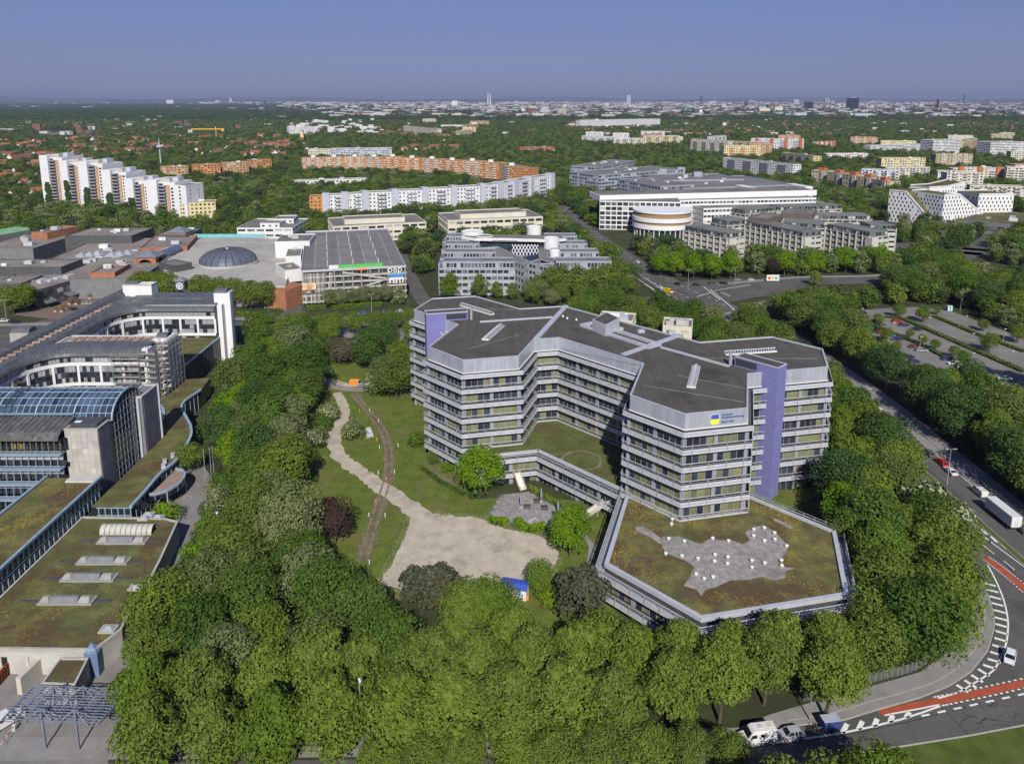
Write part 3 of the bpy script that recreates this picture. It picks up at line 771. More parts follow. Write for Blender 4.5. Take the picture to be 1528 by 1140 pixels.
# ---- cross street, intersection, street past the shopping centre
CR = [(92,392),(115,399),(142,409),(169,417),(216,422),(245,442),(300,494),(360,560)]
way('cross_street', smooth_line(CR), 15, .006, M_asphalt); way('pavement', smooth_line([(p[0] - 2, p[1] + 10) for p in CR[1:6]]), 4.5, .10, M_paving)
sheet('intersection', [(82, 372), (100, 366), (122, 380), (160, 398), (160, 424), (104, 420), (84, 408)], .007, M_asphalt)
HW = [(255,520),(300,500),(345,470),(400,430),(460,385)]
way('highway', smooth_line(HW), 12, .006, M_asphalt); way('highway', smooth_line([(p[0] + 8, p[1] + 14) for p in HW]), 10, .006, M_asphalt)
mark(smooth_line([(p[0] + 3,p[1] + 6.5) for p in HW]),.4,.02)
way('shopping_street', smooth_line([(-330, 318), (-225, 321), (-125, 329), (-43, 332), (30, 350), (88, 383)]), 19, .005, M_asphalt)
way('pavement', smooth_line([(-330, 330), (-225, 333), (-125, 342.5), (-43, 345.5), (30, 362)]), 5, .10, M_paving); way('median_grass', smooth_line([(-225, 320), (-125, 328), (-43, 331), (10, 343)]), 1.6, .12, M_grass)
sheet('shop_square', pxl((20, 470), (60, 452), (130, 425), (200, 430), (220, 450), (170, 462), (90, 478)), .05, mat('brown_paving', (.17, .125, .10), .9, .15, .5))
sheet('shop_street_paving', pxl((-60, 520), (60, 478), (180, 462), (210, 478), (100, 500), (-60, 560)), .008, M_asphalt)
sheet('forecourt', pxl((470, 492), (630, 490), (632, 512), (560, 512), (500, 512), (470, 508)), .03, M_paving)
way('garage_ramp', pxl((425, 486), (432, 470), (440, 455)), 9, .04, M_asphalt); way('side_lane', pxl((655, 470), (632, 450), (618, 425), (606, 400), (598, 380)), 8, .04, M_asphalt)
for k in range(22):
 x = -215 + k * 8; mark([Vector((x,316 + (x + 225) * .08 + (0 if k % 2 else 8),0)),Vector((x + 3.5,316.3 + (x + 225) * .08 + (0 if k % 2 else 8),0))],.25)
for (a,b) in (((985,432),(1000,441)),((960,414),(990,432)),((948,414),(976,432)),((962,424),(980,436))): mark(pxl(a,b),.35,.014)
for a,b in (((1065,434),(1120,425)),((1040,443),(1060,437)),((1050,428),(1075,448)),((1060,432),(1096,462)),((1066,472),(1090,466)),((1076,436),(1090,442))): mark(pxl(a,b),.45,.014)
# ---- parking lot
PK = pxl((1231,471),(1268,464),(1320,460),(1366,458),(1417,464),(1515,500),(1560,520),(1560,590),(1492,580),(1470,584),(1352,548),(1296,494),(1271,479))
sheet('parking_lot', PK, .006, mat('lot_asphalt', (.185, .175, .16), .95, .12, .12, col2=(.14, .13, .12), c2=(.5, .68), c2scale=.05, fine=2))
# ---- left ramp street and yard
sheet('ramp_street', pxl((218, 735), (250, 700), (300, 690), (318, 715), (303, 765), (284, 806), (272, 834), (252, 862), (232, 905), (205, 960), (196, 1020), (160, 1140), (-20, 1160), (-20, 990), (60, 1000), (145, 1010), (186, 960), (205, 920), (225, 880), (262, 800), (262, 790)), .006, mat('ramp_paving', (.20, .19, .18), .92, .12, .3, col2=(.15, .143, .135), c2=(.5, .7), c2scale=.1, fine=3))
ring_o = at(280,743); m = MB()
for k in range(20):
 t0,t1 = 2 * math.pi * k / 20,2 * math.pi * (k + .8) / 20; m.face([(ring_o.x + r * math.cos(t),ring_o.y + r * math.sin(t),.011) for r,t in ((.9,t0),(1.15,t0),(1.15,t1),(.9,t1))])
struct(m.build('road_marking', mat('worn_paint2', (.36, .35, .33), .9, .15)))
m = MB(); rw = pxl((141,970),(182,939),(195,913),(218,878),(240,835),(266,778))
# loose stones on the gravel and tufts in the lawn, far too many to count
def specks(name,poly,n,size,m_,z,seed,flat=.5,keep=None,upright=False):
 g = np.random.default_rng(seed); P = np.array([(p[0],p[1]) for p in poly]); X = g.uniform(P[:,0].min(),P[:,0].max(),n * 3); Y = g.uniform(P[:,1].min(),P[:,1].max(),n * 3); c = in_poly(P,X,Y)
 X,Y = X[c],Y[c]
 if keep is not None: c = keep(X,Y); X,Y = X[c],Y[c]
 X,Y = X[:n],Y[:n]; n = len(X); s = size * (.5 + g.random(n)); a = g.random(n) * 6.28; V = []
 for k in range(3):
  t = a + k * 2.094; V.append(np.stack([X + np.cos(t) * s,Y + np.sin(t) * s,np.full(n,z)],1))
 V.append(np.stack([X + g.normal(0,.3,n) * s,Y + g.normal(0,.3,n) * s,z + s * flat * (1 + g.random(n))],1)); V = np.stack(V,1).reshape(-1,3)
 me = bpy.data.meshes.new(name); b = np.arange(n)[:, None] * 4; F = np.concatenate([b + np.array(q) for q in ((0, 1, 3), (1, 2, 3), (2, 0, 3))]); me.from_pydata(V.tolist(), [], F.tolist()); me.materials.append(m_); o = bpy.data.objects.new(name, me); COL.objects.link(o); o['kind'] = 'stuff'; return o
o = specks('loose_gravel', offset(ccw(gpts[:-1]), 1.4), 15000, .06, mat('gravel_stone', (.42, .385, .32), .95, .35, 1.5, fine=0), .012, 1, .4); o['label'] = 'loose pale stones on the gravel field'; o['category'] = 'gravel'
for pts, c_, nm in ((((50, 204), (95, 207), (140, 199), (132, 197.5)), (.085, .125, .04), 'green_field'), (((60, 200), (95, 203), (142, 196), (125, 195)), (.20, .16, .10), 'ploughed_field'), (((838, 189), (870, 192), (905, 190), (880, 187)), (.10, .12, .04), 'far_meadow')):
 sheet(nm,pxl(*pts),.3,mat(nm,c_,.95,.12,.02))
# ------------------------------------------------------------------ white-framed office with curved inner corners (left)
M_frame = mat('white_frame', (.64, .64, .635), .6, .04, .3, col2=(.55, .54, .52), c2=(.6, .8))
M_tin = mat('standing_seam', (.085, .095, .10), .5, .2, .7, spec=.4, col2=(.12, .13, .135), c2=(.5, .7), c2scale=.3)
M_pblue = mat('steel_blue', (.24, .32, .40), .5, .12, .5, spec=.4)
M_stone = mat('pale_stone', (.40, .385, .35), .85, .1, .4, objvar=.16, fine=3)
M_stone_shade = mat('shaded_stone', (.20, .195, .215), .8, .1, .4, objvar=.12)  # pale stone again, with the side faces' violet shade put into the colour
M_panel = mat('grey_panel', (.30, .31, .33), .35, .1, .5, spec=.5, objvar=.3)
def path_corner(x_end,y,x_sp,y_end,r=12,n=9):
 """facade line: along the wing (right to left), round the inner corner, then along the spine towards the camera"""
 pts = [Vector((x_end,y,0))]
 L = x_end - (x_sp + r); k = max(1,round(L / 3.5))
 pts += [Vector((x_end - L * i / k,y,0)) for i in range(1,k + 1)]
 for i in range(1,n + 1):
  t = math.pi / 2 * i / n; pts.append(Vector((x_sp + r - r * math.sin(t),y - r + r * math.cos(t),0)))
 L = y - r - y_end; k = max(1,round(L / 3.5))
 pts += [Vector((x_sp,y - r - L * i / k,0)) for i in range(1,k + 1)]
 return pts
def nrm_path(pts):
 out = []
 for i in range(len(pts)):
  a = pts[max(0,i - 1)]; b = pts[min(len(pts) - 1,i + 1)]; e = (b - a).normalized(); out.append(Vector((-e.y,e.x,0)))
 return out
def wall_strip(mb,pts,off,z0,z1,th=.3):
 nn = nrm_path(pts)
 o = [p + n * off for p,n in zip(pts,nn)]; q = [p + n * (off - th) for p,n in zip(pts,nn)]
 for i in range(len(pts) - 1):
  a,b,c,d = o[i],o[i + 1],q[i + 1],q[i]
  mb.face([(b.x,b.y,z0),(a.x,a.y,z0),(a.x,a.y,z1),(b.x,b.y,z1)])
  mb.face([(a.x,a.y,z1),(d.x,d.y,z1),(c.x,c.y,z1),(b.x,b.y,z1)])
  mb.face([(a.x,a.y,z0),(b.x,b.y,z0),(c.x,c.y,z0),(d.x,d.y,z0)])
def resample(pts,step):
 out = [pts[0]];
 for a,b in zip(pts,pts[1:]):
  n = max(1,round((b - a).length / step))
  out += [a + (b - a) * (i / n) for i in range(1,n + 1)]
 return out
white_office = thing('white_framed_office', 'dark-roofed office with white window frames and curved courtyard fronts beside the scaffold', 'building', (-150, 260, 0))
W = white_office
def wing(x_end,y,y_end,roof_depth,nm):
 pth = path_corner(x_end,y,-150,y_end)
 fine = resample(pth,1.35)
 # glazing: upper strip, then the tall field in panes with a grey spandrel
 todo = []
 rr = random.Random(int(y))
 nn = nrm_path(fine)
 for i in range(len(fine) - 1):
  a,b = fine[i],fine[i + 1]; c = (a + b) / 2 - (nn[i] * .12); d = a - b; ang = math.atan2(d.y,d.x); w = d.length - .09
  todo.append((c.x,c.y,19.1,ang,w,1.7,rr.random() < .75))
  todo.append((c.x,c.y,15.9,ang,w,2.0,rr.random() < .72))
  todo.append((c.x,c.y,13.9,ang,w,1.5,rr.random() < .05))
  todo.append((c.x,c.y,12.2,ang,w,1.5,rr.random() < .5))
  todo.append((c.x,c.y,9.4,ang,w,1.9,rr.random() < .4))
 inner = MB(); wall_strip(inner, fine, -.2, 4.5, 20.2, .3); inner.build('inner_wall', M_darkmetal, W)
 for zz0,zz1 in ((17.0,18.1),(10.4,11.4)):
  m = MB(); wall_strip(m, fine, .25, zz0, zz1, .45); m.build('white_band', M_frame, W)
 k = 0.0; acc = 6.5
 for a,b in zip(fine,fine[1:]):
  if acc >= 6.5:
   acc = 0; d = a - b; n_ = Vector((-(b - a).y,(b - a).x,0)).normalized(); c = a + n_ * .12
   MB().box((c.x, c.y, 14.2), (.75, .42, 5.6), math.atan2(d.y, d.x)).build('white_post', M_frame, W)
  acc += (a - b).length
 # sweep of the roof: eave, curved tin, flat
 prof = [(.55,20.0),(.55,20.4),(.2,21.1),(-.8,21.9),(-2.4,22.4),(-4.2,22.6),(-roof_depth,22.6)]
 m = MB(); nn = nrm_path(fine)
 for (o0,z0),(o1,z1) in zip(prof,prof[1:]):
  for i in range(len(fine) - 1):
   a0 = fine[i] + nn[i] * o0; b0 = fine[i + 1] + nn[i + 1] * o0; a1 = fine[i] + nn[i] * o1; b1 = fine[i + 1] + nn[i + 1] * o1
   m.face([(b0.x,b0.y,z0),(a0.x,a0.y,z0),(a1.x,a1.y,z1),(b1.x,b1.y,z1)])
 m.build('tin_roof', M_tin, W)
 seam = MB()
 for i in range(0,len(fine),1):
  for (o0,z0),(o1,z1) in zip(prof[1:5],prof[2:6]):
   a = fine[i] + nn[i] * (o0 + .03); b = fine[i] + nn[i] * (o1 + .03); seam.bar((a.x,a.y,z0 + .03),(b.x,b.y,z1 + .03),.07,.08)
 seam.build('roof_seam', M_darkmetal, W, kind='stuff')
 return todo
td = wing(-114.5, 284, 249, 9.0, 'back') + wing(-116.5, 231.5, 188, 8.0, 'front')
place_panes(td,W,300,(M_glass,M_panel))
# closing volumes of the wings and the long spine
MB().prism(ccw([(-150, 285), (-114.5, 285), (-114.5, 300), (-150, 300)]), 0, 22.2).build('wing_body', M_conc, W)
MB().prism(ccw([(-150, 292.5), (-116, 292.5), (-116, 301), (-150, 301)]), 22.3, 23.3).build('tin_roof', M_tin, W)
MB().prism(ccw([(-151, 232.5), (-116.5, 232.5), (-116.5, 248), (-151, 248)]), 0, 21.4).build('wing_body', M_conc, W)
m = MB()
for i in range(8): m.prism(ccw([(-162,110 + i * 24),(-151,110 + i * 24),(-151,134 + i * 24),(-162,134 + i * 24)]),0,21.6)
m.build('spine_body', M_conc, W)
m = MB()
sp = [(-150.4,21.6),(-151.2,22.5),(-153.2,22.9),(-154.6,22.9),(-155.2,24.2),(-157.6,24.8),(-159.4,24.2),(-161.5,22.6),(-162.3,21.2)]
for (x0,z0),(x1,z1) in zip(sp,sp[1:]): m.face([(x1,110,z1),(x0,110,z0),(x0,302,z0),(x1,302,z1)][::-1])
m.face([(x,302,z) for x,z in sp])
m.build('spine_roof', M_tin, W)
m = MB()
for i in range(60): m.bar((-155.0,112 + i * 3.1,24.3),(-157.6,112 + i * 3.1,24.9),.08,.1)
m.build('roof_seam', M_darkmetal, W, kind='stuff')
# barrel planters on the flat roofs
hb = MB()
for k in range(7):
 t = math.pi * k / 6;
prof = [(math.cos(math.pi * k / 6) * .7,math.sin(math.pi * k / 6) * .55) for k in range(7)]
vs = [(-1.1,a,b) for a,b in prof] + [(1.1,a,b) for a,b in prof]
hb.add(vs,[(i,i + 1,8 + i,7 + i)[::-1] for i in range(6)] + [tuple(range(7)),tuple(range(13,6,-1))])
M_barrel = mat('brown_barrel', (.24, .165, .13), .8, .25, 1, objvar=.35)
hbm = hb.mesh('roof_barrel', M_barrel)
for r in range(4):
 for k in range(11):
  o = put('roof_barrel', hbm, W); o.location = (-146 + k * 2.65, 240.6 + r * 1.75, 21.45)
for k in range(44):
 o = put('roof_barrel', hbm, W); o.location = (-153.9, 150 + k * 3.1, 22.85); o.rotation_euler = (0, 0, .5)
m = MB(); ring_strip(m, ccw([(-148.5, 239.3), (-117, 239.3), (-117, 247.6), (-148.5, 247.6)]), -.25, .1, 21.3, 22.0); m.build('roof_kerb', M_metal, W)
# end towers
def end_tower(x0, x1, y0, y1, z, nm='stair_tower', m_=None):
 t = MB().prism(ccw([(x0,y0),(x1,y0),(x1,y1),(x0,y1)]),0,z).build(nm,m_ or M_frame,W); sub(W,t); return t
t = end_tower(-115.8,-110.2,287.6,293,26.3)
m = MB()
for k in range(8):
 t0,t1 = math.pi * k / 8,math.pi * (k + 1) / 8
 m.face([(-115.6,290.3 - 2.4 * math.cos(t0),26.3 + 1.5 * math.sin(t0)),(-111,290.3 - 2.4 * math.cos(t0),26.3 + 1.5 * math.sin(t0)),(-111,290.3 - 2.4 * math.cos(t1),26.3 + 1.5 * math.sin(t1)),(-115.6,290.3 - 2.4 * math.cos(t1),26.3 + 1.5 * math.sin(t1))])
m.face([(-111,290.3 - 2.4 * math.cos(math.pi * k / 8),26.3 + 1.5 * math.sin(math.pi * k / 8)) for k in range(9)])
m.build('vault_cap', M_tin, t)
MB().box((-110.0, 288.6, 12.8), (.9, 2.2, 27.4)).build('tower_slab', M_frame, t)
MB().box((-110.35, 290.4, 13.2), (.5, 1.2, 26.4)).build('recess', M_darkmetal, t)
for x0,y0 in ((-113.7,284.6),): end_tower(x0,x0 + 1.8,y0,y0 + 2.6,22.3)
t = end_tower(-118.0, -113.0, 240.5, 247, 22.9, 'stair_tower', M_frame)
m = MB()
for k in range(8):
 t0,t1 = math.pi * k / 8,math.pi * (k + 1) / 8
 m.face([(-117.5,243.8 - 2 * math.cos(t0),22.9 + 1.2 * math.sin(t0)),(-114,243.8 - 2 * math.cos(t0),22.9 + 1.2 * math.sin(t0)),(-114,243.8 - 2 * math.cos(t1),22.9 + 1.2 * math.sin(t1)),(-117.5,243.8 - 2 * math.cos(t1),22.9 + 1.2 * math.sin(t1))])
m.build('vault_cap', M_tin, t)
for zz in (8, 11, 14, 17, 20): MB().box((-115.0, 240.45, zz), (3.6, .1, .8)).build('dark_slot', M_darkmetal, t)
end_tower(-117.6,-115.6,232,235,22.4)
# white roof houses over the spine
t = MB().prism(ccw([(-155.5, 296.5), (-144, 296.5), (-144, 302), (-155.5, 302)]), 20, 27.2).build('roof_house', M_frame, W); sub(W, t)
m = MB(); ring_strip(m, ccw([(-155.5, 296.5), (-144, 296.5), (-144, 302), (-155.5, 302)]), -.5, .05, 27.1, 27.5); m.build('roof_house_coping', M_conc, t)
def barrel_house(x,y,wid,z0,z1,m_):
 t = MB().prism(ccw([(x - wid, y - 3), (x + wid, y - 3), (x + wid, y + 3), (x - wid, y + 3)]), z0, z1).build('roof_house', m_, W); sub(W, t)
 m = MB()
 for k in range(8):
  t0,t1 = math.pi * k / 8,math.pi * (k + 1) / 8
  m.face([(x - wid,y - 2.2 * math.cos(t0),z1 + 1.5 * math.sin(t0)),(x + wid,y - 2.2 * math.cos(t0),z1 + 1.5 * math.sin(t0)),(x + wid,y - 2.2 * math.cos(t1),z1 + 1.5 * math.sin(t1)),(x - wid,y - 2.2 * math.cos(t1),z1 + 1.5 * math.sin(t1))])
 m.face([(x + wid,y - 2.2 * math.cos(math.pi * k / 8),z1 + 1.5 * math.sin(math.pi * k / 8)) for k in range(9)])
 m.build('vault_cap', M_tin, t)
barrel_house(-163.5,246,3.0,0,24,M_stone); barrel_house(-153,300,2.6,20,26.8,M_frame)
# green roof joining the wings
MB().prism(ccw([(-128, 249), (-113.5, 249), (-113.5, 288), (-128, 288)]), 0, 9.2).build('link_body', M_glass, W)
MB().prism(ccw([(-127.6, 249), (-114, 249), (-114, 287.5), (-127.6, 287.5)]), 9.2, 9.45).build('green_roof', M_sedum2, W)
MB().bar((-113.6, 249, 9.4), (-113.6, 287.4, 9.4), .55, .5).build('roof_edge', M_pblue, W)
MB().bar((-128, 256, 9.4), (-128, 283.5, 9.4), .55, .5).build('roof_edge', M_pblue, W)
m = MB()
for k in range(22): m.box((-113.45,250 + k * 1.7,4.6),(.18,.5,8.6))
m.build('facade_fin', M_darkmetal, W, kind='stuff')
# scaffold round the lower tower
scaf = thing('scaffold', 'tall metal scaffold wrapped round the white stair tower', 'scaffold', (-115, 238, 0))
poles = MB(); decks = MB(); braces = MB()
def scaffold_run(x0,y0,x1,y1,z0,z1,wid):
 d = Vector((x1 - x0,y1 - y0,0)); L = d.length; e = d.normalized(); s = Vector((e.y,-e.x,0)) * wid; n = max(1,round(L / 2.4))
 for i in range(n + 1):
  p = Vector((x0,y0,0)) + d * (i / n)
  for q in (p,p + s): poles.bar((q.x,q.y,z0),(q.x,q.y,z1),.09)
 z = z0 + 2.0
 while z < z1:
  a = Vector((x0,y0,z)); b = Vector((x1,y1,z)); c = (a + b) / 2 + s / 2
  decks.box((c.x,c.y,z),(L,wid,.08),math.atan2(d.y,d.x))
  for h in (.5,1.0):
   poles.bar((a + s) + Vector((0,0,h)),(b + s) + Vector((0,0,h)),.05)
  z += 2.0
 z = z0; i = 0
 while z + 2 < z1:
  p = Vector((x0,y0,0)) + d * ((i % n) / n) + s; q = p + d / n
  braces.bar((p.x,p.y,z),(q.x,q.y,z + 2),.06); z += 2; i += 1
scaffold_run(-126.5,231.0,-118.2,231.0,7.5,21.5,1.1)
scaffold_run(-118.2,231.6,-113.0,231.6,5.0,23.0,1.1)
scaffold_run(-112.6,232,-112.6,247.5,5.0,24.0,1.1)
scaffold_run(-118.0,239.9,-113.0,239.9,8.0,24.0,.9)
poles.build('scaffold_pole', M_steel, scaf, kind='stuff'); braces.build('brace', M_steel, scaf, kind='stuff')
decks.build('scaffold_deck', mat('scaffold_board', (.36, .33, .28), .85, .2, 1), scaf, kind='stuff')
# ------------------------------------------------------------------ glass-vaulted hall with stone towers
hall = thing('glass_hall', 'office hall under a blue glass barrel vault with pale stone end towers', 'building', (-120, 185, 0))
VC,VR,VZ,VX0,VX1 = 189.0,7.6,20.4,-168.0,-101.2
VK = 0.68                                              # the vault is flatter than a half circle
gl = MB(); nseg = 9; step = 1.62; nx = int((VX1 - VX0) / step)
vault_me = {}
M_vglass = mat('vault_glass', (.035, .06, .095), .06, .3, .3, spec=.8, fine=0, objvar=.55)
def vpt(k,x,r=VR):
 t = math.pi * k / nseg; return Vector((x,VC - r * math.cos(t),VZ + VK * r * math.sin(t)))
for k in range(nseg):
 a = vpt(k,0); b = vpt(k + 1,0); w = (b - a).length
 if k not in vault_me:
  q = MB(); h0 = a - Vector((0,VC,VZ)); h1 = b - Vector((0,VC,VZ)); s = (h1 - h0).normalized() * .05
  q.face([(.05,h0.y + s.y,h0.z + s.z),(step - .05,h0.y + s.y,h0.z + s.z),(step - .05,h1.y - s.y,h1.z - s.z),(.05,h1.y - s.y,h1.z - s.z)])
  vault_me[k] = q.mesh('vault_pane', M_vglass)
cnt = 0
for i in range(nx):
 x = VX1 - (i + 1) * step
 for k in range(nseg):
  if k < 6 and x > -150:
   o = put('vault_pane', vault_me[k], hall); o.location = (x, VC, VZ); cnt += 1
  else:
   gl.add([(v.co.x + x,v.co.y + VC,v.co.z + VZ) for v in vault_me[k].vertices],[(0,1,2,3)])
gl.build('vault_pane', M_vglass, hall, kind='stuff')
fr = MB()
for i in range(nx + 1):
 x = VX1 - i * step
 for k in range(nseg):
  fr.bar(vpt(k,x,VR + .03),vpt(k + 1,x,VR + .03),.08 if i % 6 else .2,.1)
for k in range(nseg + 1): fr.bar(vpt(k,VX0,VR + .03),vpt(k,VX1,VR + .03),.09,.09)
fr.build('vault_frame', mat('vault_frame', (.45, .52, .56), .5, .08), hall, kind='stuff')
rib = MB()
for i in range(14):
 t0,t1 = math.pi * i / 14,math.pi * (i + 1) / 14
 for dx in (-128.4,-126.9):
  rib.bar((dx,VC - (VR + .5) * math.cos(t0),VZ + VK * (VR + .5) * math.sin(t0)),(dx,VC - (VR + .5) * math.cos(t1),VZ + VK * (VR + .5) * math.sin(t1)),.16)
 rib.bar((-128.4,VC - (VR + .5) * math.cos(t0),VZ + VK * (VR + .5) * math.sin(t0)),(-126.9,VC - (VR + .5) * math.cos(t0),VZ + VK * (VR + .5) * math.sin(t0)),.1)
rib.build('service_gantry', M_darkmetal, hall)
arch = [(VX1 + .05,VC - VR * math.cos(math.pi * k / 16),VZ + VK * VR * math.sin(math.pi * k / 16)) for k in range(17)]
m = MB(); m.face([(VX1 + .02, VC - VR, 3)] + [(VX1 + .02, VC + VR, 3)] + [(VX1 + .02, y, z) for _, y, z in arch[::-1]]); m.build('gable_glass', mat('gable_glass', (.03, .05, .04), .05, .3, .3, spec=.8, fine=0), hall)
m = MB()
for a,b in zip(arch,arch[1:]): m.bar(a,b,.4,.4)
m.build('gable_arch', M_pblue, hall)
m = MB()
for i in range(-4,5):
 y = VC + i * 1.7; h = math.sqrt(max(0,VR ** 2 - (y - VC) ** 2)); m.bar((VX1 + .12,y,3),(VX1 + .12,y,VZ + VK * h),.09)
for z in range(5,25,2):
 h = VR if z < VZ else math.sqrt(max(0,VR ** 2 - ((z - VZ) / VK) ** 2)); m.bar((VX1 + .12,VC - h,z),(VX1 + .12,VC + h,z),.08)
m.build('gable_frame', M_bluegrey, hall, kind='stuff')
MB().prism(ccw([(-168, 176.6), (-104, 176.6), (-104, 197), (-168, 197)]), 0, 19.2).build('hall_body', M_darkmetal, hall)
# pale stone tower built of slabs
slab_w,slab_h = 1.36,1.7
def stone_face(org, e, n, nx_, nz_, z0, m_, parent, nm='stone_slab'):
 q = MB(); q.box((0,0,0),(slab_w - .04,.08,slab_h - .04)); me_ = q.mesh(nm,m_)
 for i in range(nx_):
  for k in range(nz_):
   p = org + e * ((i + .5) * slab_w) + n * .02
   o = put(nm,me_,parent); o.location = (p.x,p.y,z0 + (k + .5) * slab_h); o.rotation_euler = (0,0,math.atan2(e.y,e.x))
tw = MB().prism(ccw([(-110.2, 176), (-102.0, 176), (-102.0, 184), (-110.2, 184)]), 0, 20.2).build('stone_tower', M_stone_shade, hall); sub(hall, tw)
stone_face(Vector((-110.2,176,0)),Vector((1,0,0)),Vector((0,-1,0)),6,12,0,M_stone,tw)
stone_face(Vector((-102.0,176.3,0)),Vector((0,1,0)),Vector((1,0,0)),5,12,0,M_stone_shade,tw)
m = MB(); ring_strip(m, ccw([(-110.2, 176), (-102.0, 176), (-102.0, 184), (-110.2, 184)]), -.5, .1, 20.2, 20.6); m.build('tower_coping', M_stone, tw)
MB().box((-106, 180.2, 20.7), (6.6, 6, 1.2)).build('tower_cap', M_darkmetal, tw)
MB().box((-108.0, 178.6, 21.35), (1.6, 1.0, .12)).build('hatch', M_white, tw)
MB().box((-101.7, 184.8, 10.6), (.7, .5, 21.4)).build('tower_rib', M_bluegrey, tw)
tw = MB().prism(ccw([(-103.4, 194), (-99.6, 194), (-99.6, 203), (-103.4, 203)]), 0, 21.4).build('slab_tower', M_stone_shade, hall); sub(hall, tw)
stone_face(Vector((-99.6,194.6,0)),Vector((0,1,0)),Vector((1,0,0)),6,12,0.6,M_stone_shade,tw)
MB().box((-99.35, 203.1, 10.8), (.5, .5, 22)).build('tower_rib', M_metal, tw)
MB().box((-103.9, 193.6, 10.6), (.9, .9, 21.4)).build('tower_rib', M_frame, tw); MB().box((-100.6, 193.6, 10.6), (.6, .6, 21.4)).build('tower_rib', M_metal, tw)
m = MB(); ring_strip(m, ccw([(-103.4, 194), (-99.6, 194), (-99.6, 203), (-103.4, 203)]), -.4, .08, 21.3, 21.7); m.build('tower_coping', M_stone, tw)
# sloping shed roof and stepped facade in front of the vault
m = MB()
for (y0,z0),(y1,z1) in zip([(173.2,18.6),(173.4,19.5),(174.6,20.2),(181.6,21.4)],[(173.4,19.5),(174.6,20.2),(181.6,21.4),(181.8,21.2)]):
 m.face([(-168,y0,z0),(-110.3,y0,z0),(-110.3,y1,z1),(-168,y1,z1)])
m.build('shed_roof', mat('lead_roof', (.09, .088, .085), .7, .3, .9, col2=(.16, .155, .15), c2=(.5, .65), c2scale=.35), hall)
m = MB()
for k in range(40): m.bar((-167 + k * 1.45,174.6,20.28),(-167 + k * 1.45,181.5,21.48),.08,.1)
m.build('roof_seam', M_darkmetal, hall, kind='stuff')
MB().box((-139, 181.3, 22.2), (57, .9, .12)).build('gutter_walk', M_pblue, hall)
ft = []; bands_ = MB(); posts_ = MB()
for fl,(zt,pr_) in enumerate(((14.9,2.0),(11.3,2.6),(7.7,3.4),(4.1,4.2))):
 yb = 175.6 - pr_
 MB().box((-139, yb + .9, zt - .15), (57.4, 2.2, .3)).build('terrace_canopy', M_pblue, hall)
 MB().box((-139, yb + .05, zt + .85), (57.4, .1, .12)).build('terrace_rail', M_pblue, hall)
 for k in range(32):
  x = -167 + k * 1.8
  posts_.box((x,yb + .1,zt - 1.6),(.16,.16,3.0),0)
  ft.append((x + .9,175.4 - pr_ * .55,zt - 2.4,0,1.6,1.25,False))
 MB().box((-139, 175.5 - pr_ * .5, zt - 1.1), (57.4, .25, 1.2)).build('spandrel', M_panel, hall)
posts_.build('terrace_post', M_bluegrey, hall, kind='stuff')
for k in range(32): ft.append((-167 + k * 1.8 + .9,175.6,16.9,0,1.6,3.2,rnd.random() < .15))
place_panes([t for t in ft if t[0] > -140], hall, 300, (M_glass, mat('ochre_blind', (.20, .17, .09), .6, .2)))
m = MB()
for k in range(40): m.box((-167 + k * 1.45,174.2,16.9),(.22,.3,3.3))
m.build('timber_fin', mat('ochre_fin', (.16, .135, .075), .7, .2, 1, objvar=.1), hall, kind='stuff')
# ------------------------------------------------------------------ podium: sedum deck, green roofs, skylights
deck = thing('sedum_deck', 'three-storey block with sedum roof and dark ribbed glass front below the stone tower', 'building', (-106, 140, 0))
DK = [(-113,96),(-100,96),(-100,171.5),(-113,171.5)]
MB().prism(DK, 0, 9.9, top=False).build('glass_front', mat('deck_glass', (.02, .03, .03), .05, .4, .2, spec=.8, fine=0), deck)
MB().prism(offset(ccw(DK), -.3), 9.7, 10.0).build('sedum_roof', M_sedum, deck)
for x in (-113.1, -99.9): MB().bar((x, 96, 10.1), (x, 172, 10.1), .6, .55).build('roof_edge', M_pblue, deck)
MB().box((-103.5, 170.5, 10.2), (7, 3.2, .5)).build('stone_kerb', M_stone, deck)
m = MB()
for k in range(44):
 y = 97 + k * 1.7
 for z0,z1 in ((8.0,9.6),(4.7,6.9),(1.2,3.6)): m.box((-99.85,y,(z0 + z1) / 2),(.25,.3,z1 - z0))
m.build('facade_fin', M_pblue, deck, kind='stuff')
for z in (7.4, 3.9): MB().bar((-99.86, 96, z), (-99.86, 171.5, z), .18, .2).build('floor_rail', M_pblue, deck)
podium = thing('green_podium', 'low podium with wild green roof, long metal skylights and pale stone front wall', 'building', (-85, 140, 0))
pe = [at(*p,5.0) for p in ((0,967),(141,970),(181.6,939),(194.7,912.6),(218,878),(240,835),(265.8,778),(240,772),(150,774))]
pod = ccw([(-99.7,pe[0].y),pe[1],pe[2],pe[3],pe[4],pe[5],pe[6],(pe[6].x - 4,pe[6].y + 1.5),(-99.7,pe[6].y + 2)])
MB().prism(pod, 0, 4.6, top=False).build('podium_wall', M_conc, podium)
MB().prism(offset(pod, -.4), 4.4, 4.85).build('green_roof', M_sedum2, podium)
m = MB(); ring_strip(m, pod, -.42, .05, 4.5, 5.15); m.build('parapet', M_stone, podium)
